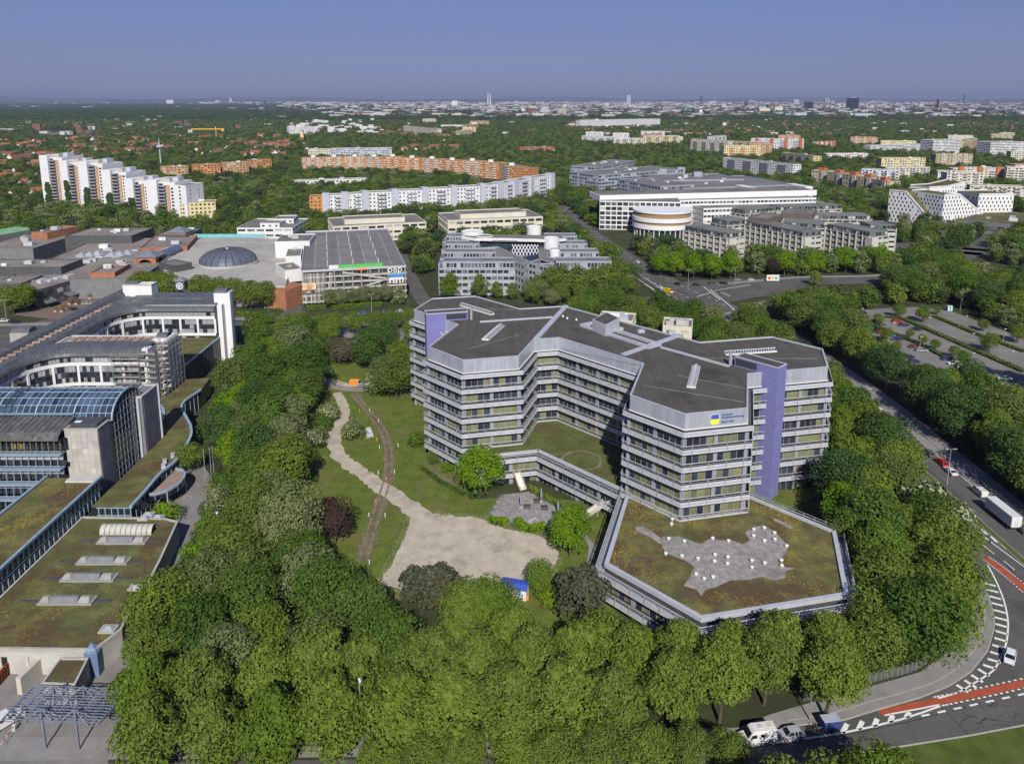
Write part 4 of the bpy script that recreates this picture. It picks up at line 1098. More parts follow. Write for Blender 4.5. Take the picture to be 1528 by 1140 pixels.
# long skylights
M_hood = mat('skylight_hood', (.27, .265, .25), .8, .12, .6)
def long_skylight(px0,px1,py):
 a = at(px0,py,5.3); b = at(px1,py,5.3); y = (a.y + b.y) / 2
 t = MB().box(((a.x + b.x) / 2, y, 5.05), (b.x - a.x, 2.5, .4)).build('long_skylight', M_hood, podium); sub(podium, t)
 m = MB(); x0,x1 = a.x + .5,b.x - .5; L = x1 - x0
 def hump(m,xa,xb,h=1.5,dep=1.15):
  m.add([(xa,y - dep,5.3),(xb,y - dep,5.3),(xb,y + dep,5.3),(xa,y + dep,5.3),(xa + .3,y - .3,5.3 + h),(xb - .3,y - .3,5.3 + h),(xb - .3,y + .3,5.3 + h),(xa + .3,y + .3,5.3 + h)],
     [(0,1,5,4),(1,2,6,5),(2,3,7,6),(3,0,4,7),(4,5,6,7)])
 q = MB(); hump(q, x0 + L * .17, x0 + L * .76, .8); q.build('ridge_glass', mat('skylight_glass', (.16, .165, .17), .2, .15, 1, spec=.6), t)
 for f0,f1 in ((0,.17),(.76,1)):
  q = MB(); hump(q, x0 + L * f0, x0 + L * f1, .7); q.build('skylight_hood', M_hood, t)
 fr = MB()
 for k in range(14):
  x = x0 + L * (.18 + .57 * k / 13); fr.bar((x,y - 1.17,5.33),(x,y - .3,6.13),.06,.07)
 fr.build('glazing_bar', M_steel, t, kind='stuff')
 MB().box((b.x + 1.6, y, 4.95), (3.2, .5, .25)).build('cable_duct', M_darkmetal, t)
 MB().box((a.x - 2.0, y, 4.95), (4.0, .5, .25)).build('cable_duct', M_darkmetal, t)
for px0,px1,py in ((147,220,805),(117,193,835),(93,173,860),(60,141,894)): long_skylight(px0,px1,py)
# ribbed barrel rooflight
a = at(155,790,5); b = at(229,794,5); m = MB(); y = (a.y + b.y) / 2
for k in range(8):
 t0,t1 = math.pi * k / 8,math.pi * (k + 1) / 8
 for i in range(10):
  x0 = a.x + (b.x - a.x) * i / 10 + .06; x1 = a.x + (b.x - a.x) * (i + 1) / 10 - .06
  m.face([(x0,y - 1.5 * math.cos(t0),4.9 + 1.7 * math.sin(t0)),(x1,y - 1.5 * math.cos(t0),4.9 + 1.7 * math.sin(t0)),(x1,y - 1.5 * math.cos(t1),4.9 + 1.7 * math.sin(t1)),(x0,y - 1.5 * math.cos(t1),4.9 + 1.7 * math.sin(t1))])
m.build('barrel_rooflight', mat('polycarbonate', (.42, .42, .36), .35, .1, 1, spec=.5), podium, kind='stuff')
def pyramid(px,py,s=1.3):
 p = at(px, py, 4.9); t = MB().box((p.x, p.y, 5.0), (s * 2.4, s * 1.8, .3)).build('rooflight', M_conc, podium); sub(podium, t)
 m = MB(); m.add([(p.x - s,p.y - s * .7,5.15),(p.x + s,p.y - s * .7,5.15),(p.x + s,p.y + s * .7,5.15),(p.x - s,p.y + s * .7,5.15),(p.x - s * .3,p.y,5.65),(p.x + s * .3,p.y,5.65)],[(0,1,5,4),(1,2,5),(2,3,4,5),(3,0,4)])
 m.build('rooflight_glass', M_steel, t)
for q in ((162,939),(202,877),(222,768),(236,772),(215,774)): pyramid(*q,s=1.2 if q[1] > 900 else 1.0)
# portal in the front wall
fy = pe[0].y
MB().box((-88.0, fy - .05, 1.7), (4.6, .3, 3.4)).build('garage_portal', M_rubber, podium)
for x in (-90.4, -85.6): MB().box((x, fy - .2, 1.8), (.5, .5, 3.6)).build('portal_jamb', M_stone, podium)
q = MB(); q.box((0, 0, 0), (1.5, .1, 1.3)); sme = q.mesh('stone_slab', M_stone)
for k in range(14):
 for r in range(3):
  x = -99 + k * 1.55
  if -90.8 < x < -85.0 and r < 3: continue
  if x > pe[1].x - .8: continue
  o = put('stone_slab', sme, podium); o.location = (x, fy - .03, .75 + r * 1.35)
# corridor roof with sinuous blue edges
corr = thing('curved_corridor', 'narrow green-roofed corridor with winding blue edges running up to the scaffold', 'building', (-93, 190, 0))
RE = [at(*p,6.0) for p in ((195,757),(215,735),(240,706),(262,688),(276,668),(285,650),(284,635),(276,620),(271,608),(277,598),(300,582))]
LE = [Vector((-99.0,RE[0].y,6)),Vector((-99.0,205,6)),at(234,640,6),at(243,625,6),at(244,612,6),at(234,597,6),at(236,582,6),at(246,568,6),Vector((-113.4,248,6)),Vector((-104,250,6))]
cp = RE + LE[::-1]
MB().prism(ccw(cp), 0, 5.9, top=False).build('glass_wall', MATS['deck_glass'], corr)
MB().prism(ccw(cp), 5.7, 6.0).build('green_roof', M_sedum2, corr)
def edge_rail(pts,nm,parent,z,w=.7,h=.55):
 m = MB()
 fine = [pts[0]]
 for i in range(len(pts) - 1):                      # Catmull-Rom for a smooth line
  p0 = pts[max(0,i - 1)]; p1 = pts[i]; p2 = pts[i + 1]; p3 = pts[min(len(pts) - 1,i + 2)]
  for k in range(1,6):
   t = k / 5; fine.append(.5 * ((2 * p1) + (p2 - p0) * t + (2 * p0 - 5 * p1 + 4 * p2 - p3) * t * t + (3 * p1 - p0 - 3 * p2 + p3) * t ** 3))
 for a,b in zip(fine,fine[1:]): m.bar((a.x,a.y,z),(b.x,b.y,z),w,h)
 m.build(nm,M_pblue,parent); return fine
edge_rail(RE, 'roof_edge', corr, 6.1); edge_rail(LE[2:8], 'roof_edge', corr, 6.1)
m = MB()
for p,q in zip(RE,RE[1:]):
 n = max(1,round((q - p).length / 2.2))
 for k in range(n):
  r = p + (q - p) * (k / n); m.bar((r.x,r.y,0),(r.x,r.y,5.9),.2)
for k in range(6):
 x = RE[0].x - k * 1.5; m.bar((x,RE[0].y - .1,0),(x,RE[0].y - .1,6),.22)
for z in (2.0,4.0,5.9): m.bar((RE[0].x,RE[0].y - .1,z),(RE[0].x - 8,RE[0].y - .1,z),.18)
m.build('facade_post', M_pblue, corr, kind='stuff')
for k,q in enumerate(((246,690),(258,681),(244,697))):
 p = at(*q, 6.1); MB().box((p.x, p.y, 6.4), (1.0, 2.0, .8), .4).build('roof_unit', M_metal, corr)
# half-round entrance canopy
can = thing('entrance_canopy', 'half-round canopy with pink gravel top and glazed rim beside the green corridor', 'canopy', tuple(at(243, 722, 0)))
c0 = at(223,738,4.6); c1 = at(262,700,4.6); mid = (c0 + c1) / 2; d = c1 - c0; nrm_ = Vector((d.y,-d.x,0)).normalized()
half = [c0 + Vector((0,0,0))]
for k in range(13):
 t = math.pi * k / 12; half.append(mid - d / 2 * math.cos(t) + nrm_ * 4.8 * math.sin(t))
half.append(c1)
MB().prism(ccw(half), 4.2, 4.5, bottom=True).build('gravel_top', mat('pink_gravel', (.27, .20, .165), .95, .2, 1, bump=.4, bscale=6), can)
m = MB()
for a,b in zip(half[1:-1],half[2:-1]): m.bar((a.x,a.y,4.75),(b.x,b.y,4.75),.4,.5)
m.build('canopy_rim', M_pblue, can)
q = MB()
for a,b in zip(half[1:-1],half[2:-1]):
 c_ = (a + b) / 2; q.box((c_.x,c_.y,3.6),((b - a).length - .25,.08,1.2),math.atan2((b - a).y,(b - a).x))
q.build('rim_pane', M_glass, can, kind='stuff')
m = MB()
for a in half[2:-2:2]: m.bar((a.x,a.y,3),(a.x,a.y,4.6),.14)
for k in (4,9): m.tube((half[k].x,half[k].y,0),(half[k].x,half[k].y,4.3),.18)
m.build('canopy_post', M_pblue, can, kind='stuff')
# ------------------------------------------------------------------ bottom-left yard
M_duct = mat('blue_duct', (.12, .17, .27), .55, .1, .6)
p = at(143,1003,0)
duct = thing('ventilation_duct', 'blue-grey pointed sheet metal duct beside the small green roof', 'duct', tuple(p))
m = MB(); m.prism(ccw([(p.x - 1.2,p.y - 1.0),(p.x + 1.2,p.y - 1.0),(p.x + 1.2,p.y + 1.2),(p.x - 1.2,p.y + 1.2)]),0,4.6,top=False)
m.add([(p.x - 1.2,p.y - 1.0,4.6),(p.x + 1.2,p.y - 1.0,4.6),(p.x + 1.2,p.y + 1.2,4.6),(p.x - 1.2,p.y + 1.2,4.6),(p.x - .2,p.y,6.0)],[(0,1,4),(1,2,4),(2,3,4),(3,0,4)])
m.build('duct_body', M_duct, duct)
sg_ = ats(4.0,(90,982),(132,982),(112,1022),(62,1020))
sm_roof = thing('ramp_roof', 'small sloping-sided green roof in front of the stone wall', 'building', tuple(at(95, 1010, 0)))
MB().prism(ccw(sg_), 0, 3.8, top=False).build('ramp_wall', M_conc, sm_roof); MB().prism(offset(ccw(sg_), -.3), 3.6, 3.9).build('green_roof', M_sedum2, sm_roof)
m = MB(); ring_strip(m, ccw(sg_), -.3, .05, 3.7, 4.15); m.build('parapet', M_conc, sm_roof)
M_perg = mat('pergola_steel', (.15, .18, .235), .5, .15, .6, spec=.4)
perg = thing('steel_pergola', 'blue-grey steel pergola grid with masts over the yard entrance', 'pergola', tuple(at(95, 1070, 0)))
PG = ats(5.2,(3,1074),(50,1025),(190,1030),(147,1080))
def lerp4(u,v): return (PG[0] * (1 - u) + PG[3] * u) * (1 - v) + (PG[1] * (1 - u) + PG[2] * u) * v
b_ = MB()
for k in range(9): b_.bar(lerp4(k / 8,0),lerp4(k / 8,1),.18,.28)
b_.build('main_beam', M_perg, perg, kind='stuff')
b_ = MB()
for k in range(13): b_.bar(lerp4(0,k / 12) + Vector((0,0,.25)),lerp4(1,k / 12) + Vector((0,0,.25)),.1,.14)
for i in range(8):
 for k in range(0,12,2):
  b_.bar(lerp4(i / 8,k / 12) - Vector((0,0,.1)),lerp4((i + .5) / 8,(k + 1) / 12) - Vector((0,0,.8)),.08); b_.bar(lerp4((i + .5) / 8,(k + 1) / 12) - Vector((0,0,.8)),lerp4((i + 1) / 8,(k + 2) / 12) - Vector((0,0,.1)),.08)
b_.build('cross_beam', M_perg, perg, kind='stuff')
for u,v in ((.3,.75),(.62,.75),(.4,.05),(.75,.05)):
 q = lerp4(u, v); t = MB().bar((q.x, q.y, 0), (q.x, q.y, 7.3), .26).build('mast', M_perg, perg); sub(perg, t)
 m = MB()
 for du,dv in ((-.16,.1),(.16,.1),(-.16,-.12),(.16,-.12)):
  r = lerp4(u + du,v + dv); m.bar((q.x,q.y,7.2),(r.x,r.y,5.3),.07)
 m.build('mast_stay', M_steel, t)
p = at(4, 1006, 0); ct = thing('rust_container', 'open rust-red skip at the left edge below the stone wall', 'container', tuple(p))
bx = ccw([(p.x - 3,p.y - 3),(p.x + 1.2,p.y - 3),(p.x + 1.2,p.y + 3),(p.x - 3,p.y + 3)])
M_rust = mat('rust_red', (.22, .065, .03), .8, .25, 1)
m = MB(); ring_strip(m, bx, -.15, 0, 0, 2.4); m.build('container_side', M_rust, ct)
m = MB()
for k in range(9): m.box((p.x + 1.25,p.y - 2.6 + k * .65,1.2),(.12,.14,2.2))
m.build('container_rib', M_rust, ct, kind='stuff'); MB().box((p.x - .9, p.y, 1.4), (3.7, 5.6, .5)).build('container_load', mat('sawdust', (.42, .34, .22), .9, .3, 1.5), ct)
p = at(22, 1090, 0); q = at(10, 1108, 0); br = thing('boom_barrier', 'red and white boom barrier by the steel pergola', 'barrier', tuple(p))
MB().box((p.x, p.y, .55), (.4, .4, 1.1)).build('barrier_post', M_white, br)
for k in range(6):
 a = p + (q - p) * (k / 6) * 1.6; b = p + (q - p) * ((k + 1) / 6) * 1.6
 MB().bar((a.x, a.y, 1.0), (b.x, b.y, 1.0), .12).build('boom_arm', M_white if k % 2 else mat('signal_red', (.5, .03, .02), .6), br)
wl = ats(0, (30, 1036), (62, 1004)); lw = thing('ramp_wall', 'pale concrete wall beside the garage ramp', 'wall', tuple(wl[0]))
MB().bar((wl[0].x, wl[0].y, 1.6), (wl[1].x, wl[1].y, 1.6), .9, 3.2).build('wall_body', mat('cream_concrete', (.48, .45, .38), .85, .1), lw)
# ------------------------------------------------------------------ generic blocks with real window openings
def zat(y,py):
 v = (py - PRIN_Y) / FOC; dy = math.cos(PITCH) - v * math.sin(PITCH); dz = -math.sin(PITCH) - v * math.cos(PITCH)
 return CAM_H + dz * y / dy
EXCL = []          # footprints that trees keep clear of
M_wdark = glassmat('window_dark', (.03, .035, .04), .12, .5, 0)
M_wmid = glassmat('window_grey', (.12, .13, .14), .25, .5, 0)
M_wpale = mat('window_blind', (.42, .42, .40), .5, .15, .4, fine=0)
WIN = [M_wdark,M_wmid,M_wpale]
def facade(wall,glass,a,b,z0,z1,nfl,nb,ww=.5,wh=.5,sill=.3,d=.25,rr=rnd,mix=(.6,.85),mullions=0):
 """a wall from a to b (outside on the right of travel) with nfl x nb recessed openings"""
 a = Vector((a[0],a[1],0)); b = Vector((b[0],b[1],0)); L = (b - a).length; e = (b - a) / L; n = Vector((e.y,-e.x,0))
 xs = [0.0]; bw = L / nb
 for i in range(nb):
  c = (i + .5) * bw; xs += [c - ww * bw / 2,c + ww * bw / 2]
 xs.append(L)
 fh = (z1 - z0) / nfl; zs = [z0]
 for j in range(nfl): zs += [z0 + (j + sill) * fh,z0 + (j + min(.97,sill + wh)) * fh]
 zs.append(z1)
 k0 = len(wall.v); W_ = len(xs)
 for z in zs:
  for x in xs: wall.v.append((a.x + e.x * x,a.y + e.y * x,z))
 inn = n * -d
 for j in range(len(zs) - 1):
  for i in range(W_ - 1):
   q = [k0 + j * W_ + i,k0 + j * W_ + i + 1,k0 + (j + 1) * W_ + i + 1,k0 + (j + 1) * W_ + i]
   if i % 2 == 1 and j % 2 == 1:
    k = len(wall.v); pts = [wall.v[t] for t in q]
    inner = [(p[0] + inn.x,p[1] + inn.y,p[2]) for p in pts]; wall.v.extend(inner)
    for s_ in range(4):
     t_ = (s_ + 1) % 4; wall.f.append((q[s_],q[t_],k + t_,k + s_)); wall.m.append(wall.mi)
    r = rr.random(); glass.mi = 0 if r < mix[0] else (1 if r < mix[1] else 2)
    glass.face(inner)
   else:
    wall.f.append(tuple(q)); wall.m.append(wall.mi)
def block(name, label, poly, z1, nfl, bay, wall, z0=0.0, ww=.5, wh=.5, sill=.3, roof=None, d=.25, parapet=.5, group=None, cat='building', seed=1, plain=(), mix=(.6, .85), glass=None, parent=None, roofbits=0, coping=None, excl=True):
 poly = ccw(poly); c = sum((p for p in poly),Vector()) / len(poly)
 t = parent or thing(name,label,cat,(c.x,c.y,0),group)
 rr = random.Random(seed); w = MB(); g = MB(); n = len(poly)
 for i in range(n):
  a,b = poly[i],poly[(i + 1) % n]; e = (b - a); L = e.length; nrm_ = Vector((e.y,-e.x,0)).normalized()
  toward = nrm_.dot(Vector((-a.x,-a.y,0)).normalized())
  if i in plain or toward < -.15 or L < 1.5 or nfl == 0:
   w.face([(a.x,a.y,z0),(b.x,b.y,z0),(b.x,b.y,z1),(a.x,a.y,z1)])
  else:
   facade(w,g,a,b,z0,z1,nfl,max(1,round(L / bay)),ww,wh,sill,d,rr,mix)
 w.build('wall', wall, t)
 if g.f: g.build('window', glass or WIN, t, kind='stuff')
 r_ = MB().prism(offset(poly, -.12), z1 - .4, z1 + .02 if not parapet else z1 - .05).build('roof', roof or M_roof, t)
 if parapet:
  m = MB(); ring_strip(m, poly, -.35, .06, z1 - .05, z1 + parapet); m.build('parapet', coping or wall, t)
 for k in range(roofbits):
  i = rr.randrange(n); u = .25 + .5 * rr.random(); v = .3 + .4 * rr.random()
  p = c.lerp(poly[i],.55 * rr.random()); s = 1.2 + 2.2 * rr.random()
  MB().box((p.x, p.y, z1 + s * .35), (s * 1.6, s, s * .7), math.atan2((poly[1] - poly[0]).y, (poly[1] - poly[0]).x)).build('roof_unit', rr.choice([M_metal, M_conc, M_white]), t)
 if excl and parent is None: EXCL.append([(p.x,p.y) for p in offset(poly,2.0)])
 return t
def quad(z,fl,fr,br):
 """rectangle whose roof corners show at these points of the photograph"""
 a,b,c = at(*fl,z),at(*fr,z),at(*br,z); e = (b - a).normalized(); n = Vector((-e.y,e.x,0)); dep = (c - b).dot(n)
 return rect(a,b,dep)
def para(z,fl,fr,br):
 a,b,c = at(*fl,z),at(*fr,z),at(*br,z); return [a,b,c,a + c - b]
# ------------------------------------------------------------------ parking garage of the shopping centre
GZ = 17.0
G0,G1 = at(449,405.3,GZ),at(605.5,397.4,GZ); ge = (G1 - G0).normalized(); gn = Vector((-ge.y,ge.x,0)); GL = (G1 - G0).length; GD = 118.0
gar = thing('parking_garage', 'open-sided parking garage with grey roof deck and pep lettering', 'garage', (G0.x, G0.y, 0))
GP = [G0,G1,G1 + gn * GD,G0 + gn * GD]; EXCL.append([(p.x,p.y) for p in offset(ccw(GP),2)])
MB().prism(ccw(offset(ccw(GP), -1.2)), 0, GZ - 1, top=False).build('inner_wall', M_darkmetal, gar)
M_deck = mat('deck_asphalt', (.165, .16, .155), .9, .12, .15, col2=(.12, .117, .113), c2=(.5, .7), c2scale=.05, fine=2)
MB().prism(offset(ccw(GP), -.2), GZ - .9, GZ - .4).build('roof_deck', M_deck, gar)
m = MB(); ring_strip(m, ccw(GP), -.3, .1, GZ - .6, GZ + .5); m.build('parapet', M_metal, gar)
for k in range(5):
 z = 1.2 + k * 3.1
 for a,b in ((G0,G1),(G1,G1 + gn * GD)):
  e = (b - a).normalized(); n_ = Vector((e.y,-e.x,0)); c = (a + b) / 2
  MB().bar((a.x, a.y, z + .1), (b.x, b.y, z + .1), .6, .9).build('deck_parapet', M_conc, gar)
for k in range(9):
 p = G0 + ge * (16 + (GL - 16.5) * k / 8) - gn * .35; MB().box((p.x, p.y, GZ / 2), (.55, .5, GZ), math.atan2(ge.y, ge.x)).build('pillar', mat('tan_concrete', (.30, .27, .23), .85, .12), gar)
sl = MB(); rr = random.Random(4)
M_slat = [mat('slat_a', (.33, .32, .30), .8, .1), mat('slat_b', (.19, .175, .155), .8, .1), mat('slat_c', (.48, .47, .44), .8, .1)]
for k in range(26):
 for r in range(3):
  if rr.random() < .12: continue
  p = G0 + ge * (.3 + k * .58) - gn * .3; sl.mi = rr.randrange(3); sl.box((p.x,p.y,3.0 + r * 5.2),(.4,.12,4.8),math.atan2(ge.y,ge.x))
sl.build('facade_slat', M_slat, gar, kind='stuff')
sl = MB()
for k in range(70):
 p = G0 + ge * (16 + k * (GL - 17) / 70) - gn * .2
 if rr.random() < .55: sl.mi = rr.randrange(3); z = 1.4 + 3.1 * rr.randrange(5); sl.box((p.x,p.y,z + 1.3),(.16,.1,1.9),math.atan2(ge.y,ge.x))
sl.build('facade_louvre', M_slat, gar, kind='stuff')
MB().bar(tuple(G0 + ge * 20 - gn * .75 + Vector((0, 0, -1.4))), tuple(G1 - ge * 10 - gn * .75 + Vector((0, 0, -5.6))), .3, .9).build('ramp_parapet', M_conc, gar)
MB().bar(tuple(G0 + ge * 19 - gn * .75 + Vector((0, 0, -12.2))), tuple(G1 - ge * 12 - gn * .75 + Vector((0, 0, -6.6))), .3, .8).build('ramp_parapet', M_conc, gar)
M_bgreen = mat('banner_green', (.10, .42, .10), .6, .05, fine=0)
bn = MB(); p0 = G0 + ge * 13.5 + gn * .5; p1 = G0 + ge * (GL - 11.5) + gn * .5; sp_ = p0.lerp(p1,.17)
MB().prism(rect(p0, sp_, 1.2), GZ + .3, GZ + 2.1).build('banner_end', M_white, gar)
MB().prism(rect(sp_ + ge * .02, p1, 1.2), GZ + .3, GZ + 2.1).build('banner', M_bgreen, gar)
def gtext(body, size, dist, z, m_, nm='lettering', out=.75):
 q = G0 + ge * dist - gn * out; return text_mesh(body,size,nm,m_,gar,(q.x,q.y,z),ge,(0,0,1),.12)
tx = gtext('pep', 5.0, GL - 9.2, GZ - 2.6, M_frame, out=.9)
q = G0 + ge * (GL - 8.6) - gn * .95; po_ = MB().box((q.x + ge.x * 3.6, q.y + ge.y * 3.6, 11.1), (7.2, .12, 4.6), math.atan2(ge.y, ge.x)).build('poster', M_white, gar); sub(gar, po_)
MB().box((q.x + ge.x * 3.6 - gn.x * .1, q.y + ge.y * 3.6 - gn.y * .1, 12.6), (7.2, .1, 1.7), math.atan2(ge.y, ge.x)).build('poster_field', mat('poster_blue', (.05, .22, .6), .6, .05, fine=0), po_)
for i,cc in enumerate(((.05,.04,.04),(.35,.2,.14),(.05,.05,.09),(.05,.045,.05))):
 MB().box((q.x + ge.x * (1.3 + i * 1.6) - gn.x * .1, q.y + ge.y * (1.3 + i * 1.6) - gn.y * .1, 9.7 + .2 * (i % 2)), (.9, .1, 1.5), math.atan2(ge.y, ge.x)).build('poster_figure', mat('poster_tone_%d' % i, cc, .7, .1, fine=0), po_)
q = G0 + ge * 3.6 - gn * .95
po_ = MB().box((q.x, q.y, 9.4), (6.6, .12, 3.6), math.atan2(ge.y, ge.x)).build('poster', mat('poster_peach', (.55, .40, .25), .7, .5, .5, fine=0), gar)
MB().box(tuple(G0 + ge * (GL - 22) - gn * .7 + Vector((0, 0, -.3))), (4.6, .2, .9), math.atan2(ge.y, ge.x)).build('orange_sign', mat('sign_orange', (.75, .16, .03), .6, .05, fine=0), gar)
# deck markings and light masts
mk = MB()
for k in range(7):
 a = G0 + ge * (GL * (k + 1) / 8) + gn * 8; b = a + gn * (GD - 20); mk.bar((a.x,a.y,GZ - .38),(b.x,b.y,GZ - .38),.22,.02)
for k in (1,3,5):
 for j in range(34):
  a = G0 + ge * (GL * (k + .5) / 8) + gn * (10 + j * 2.8) - ge * 4; b = a + ge * 8; mk.bar((a.x,a.y,GZ - .38),(b.x,b.y,GZ - .38),.16,.02)
mk.build('deck_marking', mat('worn_paint', (.40, .40, .38), .9, .2), gar, kind='stuff')
for k in (2,4,6):
 for j in range(5):
  a = G0 + ge * (GL * k / 8) + gn * (12 + j * 22); MB().bar((a.x, a.y, GZ - .4), (a.x, a.y, GZ + 2.6), .22).build('deck_lamp', M_white, gar)
# ------------------------------------------------------------------ mall: dome deck, white roof houses
DZ = 10.0
mall = thing('mall_deck', 'pale concrete rooftop deck of the shopping mall beside the parking garage', 'building', (-160, 420, 0))
dk = ats(DZ,(246,404),(300,421),(330,428),(425,428),(447,360),(352,352),(288,352),(240,394))
MB().prism(ccw(dk), 0, DZ - .2).build('deck_slab', mat('deck_concrete', (.36, .345, .31), .9, .1, .15, col2=(.26, .245, .22), c2=(.5, .68), c2scale=.05, fine=2), mall)
m = MB(); ring_strip(m, ccw(dk), 0, .35, DZ - 1.2, DZ + .5); m.build('parapet', M_conc, mall); EXCL.append([(p.x, p.y) for p in ccw(dk)])
a,b = at(262,428,DZ),at(425,432,DZ)
bw_ = ats(DZ - 1,(396,433),(426,436)); br_ = rect(bw_[0],bw_[1],16)
MB().prism(ccw(br_), 0, DZ - .4).build('brick_wall', M_brick, mall)
MB().bar(tuple(at(290, 352, DZ + 1)), tuple(at(395, 352, DZ + 1)), .5, 2.2).build('turquoise_wall', mat('turquoise', (.16, .42, .46), .6, .08, fine=0), mall)
dc = at(341, 392, DZ); dome = thing('glass_dome', 'dark ribbed dome on the pale mall deck', 'dome', tuple(dc))
DR = 15.5; m = MB(); M_dome = mat('dome_metal', (.13, .145, .19), .35, .1, .5, spec=.6, metal=.3)
nr_ = 24
for i in range(nr_):
 q = MB()
 for k in range(6):
  t0,t1 = math.pi / 2 * k / 6,math.pi / 2 * (k + 1) / 6; a0,a1 = 2 * math.pi * (i + .06) / nr_,2 * math.pi * (i + .94) / nr_
  f = [(dc.x + DR * math.cos(t) * math.cos(a),dc.y + DR * math.cos(t) * math.sin(a),DZ + .8 + 7.6 * math.sin(t)) for a,t in ((a0,t0),(a1,t0),(a1,t1),(a0,t1))]
  q.face(f if k < 5 else f[:3])
 q.build('dome_segment', M_dome, dome)
m = MB()
for i in range(nr_):
 a = 2 * math.pi * i / nr_
 for k in range(6):
  t0,t1 = math.pi / 2 * k / 6,math.pi / 2 * (k + 1) / 6
  m.bar((dc.x + (DR + .1) * math.cos(t0) * math.cos(a),dc.y + (DR + .1) * math.cos(t0) * math.sin(a),DZ + .85 + 7.6 * math.sin(t0)),(dc.x + (DR + .1) * math.cos(t1) * math.cos(a),dc.y + (DR + .1) * math.cos(t1) * math.sin(a),DZ + .85 + 7.6 * math.sin(t1)),.35 if i % 3 == 0 else .18,.3)
m.build('dome_rib', M_darkmetal, dome, kind='stuff')
MB().lathe((dc.x, dc.y, DZ - .2), [(DR + .6, 0), (DR + .6, 1.0), (DR, 1.05)], 32).build('dome_kerb', M_conc, dome)
MB().lathe((dc.x, dc.y, DZ + 8.2), [(2.2, 0), (2.0, .5), (.2, 1.0)], 16).build('dome_cap', M_dome, dome)
block('roof_house', 'white windowless roof house between the mall deck and the garage', quad(15, (426, 384), (449, 383), (455, 362)), 15, 0, 4, M_white, z0=8, cat='roof house', excl=False, roofbits=3)
block('roof_house', 'white plant house in front of the garage deck with two grey vents', quad(14, (425, 405), (452, 402), (452, 390)), 14, 0, 4, M_white, z0=8, cat='roof house', excl=False, roofbits=2)
block('roof_house', 'long white roof house behind the garage deck edge', quad(19, (410, 362), (462, 361), (466, 350)), 19, 0, 4, M_white, z0=8, cat='roof house', excl=False, roofbits=4)
# ------------------------------------------------------------------ mall blocks to the left
M_mroof = mat('mall_roof', (.225, .195, .17), .95, .2, .08, col2=(.13, .12, .11), c2=(.48, .68), c2scale=.04, fine=1.5)
M_dclad = mat('dark_cladding', (.075, .078, .082), .6, .15, .5, spec=.4)
M_gclad = mat('grey_cladding', (.17, .175, .18), .6, .12, .4)
mallb = [
 ('mall_hall', 'flat brown-roofed mall hall in the middle of the shopping centre', para(9.5, (0, 420), (205, 418), (300, 356)), 9.5, M_gclad, 26),
 ('mall_hall', 'dark-clad mall block with three low windows and roof machines', quad(14, (96, 353), (196, 353), (229, 341)), 14, M_dclad, 5),
 ('mall_hall', 'dark mall block with white rooflight near the tree belt', quad(13, (231, 352), (278, 352), (301, 342)), 13, M_dclad, 2),
 ('mall_hall', 'long dark ribbed mall block with brown roof at the left edge', quad(13, (-40, 400), (91, 400), (124, 388)), 13, M_dclad, 3),
 ('mall_hall', 'brick mall block with plant tower and aerials on top', quad(16, (46, 347.5), (70, 348.5), (105, 338)), 16, M_brick, 4),
 ('mall_hall', 'low grey mall block at the left edge below the long dark one', quad(9.8, (-40, 425), (30, 425), (50, 412)), 9.8, M_dclad, 1),
 ('mall_hall', 'grey mall block with slanted wall behind the green shed', quad(12, (-40, 372), (49, 372), (60, 352)), 12, M_gclad, 4),
 ('mall_hall', 'flat mall wing with white roof and glass pyramids', quad(11, (108, 386), (205, 386), (235, 376)), 11, M_gclad, 0),
 ('mall_hall', 'brick-ended mall block beside the small pyramid roof', quad(12, (208, 372), (279, 369), (294, 352)), 12, M_brick, 4),
 ('mall_hall', 'brick corner restaurant block with white poster', quad(11.5, (133.5, 409), (171, 408), (196, 395)), 11.5, M_brick, 2),
 ('mall_hall', 'dark flat shed beside the brick arch pavilion', quad(13, (237, 393), (262, 398), (275, 391)), 13, M_dclad, 0),
]
for k,(nm,lb,poly,z,wm,rb) in enumerate(mallb):
 block(nm,lb,poly,z,0,5,wm,roof=M_mroof,roofbits=rb,seed=k + 3,excl=True)
# shop row with glazed front
row = [at(53.5,435,9),at(133.5,412,9)]
block('shop_row', 'two-storey shop row with brick piers and awnings on the square', rect(row[0], row[1], 22), 9, 2, 6, M_dclad, ww=.75, wh=.6, sill=.15, roof=M_mroof, roofbits=4, seed=5)
e = (row[1] - row[0]).normalized(); n_ = Vector((e.y, -e.x, 0)); sr = thing('shop_awning', 'dark folded awnings in front of the shop row', 'awning', tuple(row[0]), None)
for k in range(4):
 p = row[0] + e * (5 + k * 14) ; q = p + n_ * 4
 m = MB(); w_ = e * 3.5
 m.face([tuple(p - w_ + Vector((0,0,-9 + 4.2))),tuple(q - w_ + Vector((0,0,-9 + 2.6))),tuple(q + w_ + Vector((0,0,-9 + 2.6))),tuple(p + w_ + Vector((0,0,-9 + 4.2)))])
 m.bar(tuple(q - w_ + Vector((0,0,-6.4))),tuple(q + w_ + Vector((0,0,-6.4))),.15,.5)
 m.build('awning_cloth', mat('awning_grey', (.13, .135, .14), .8, .15), sr)
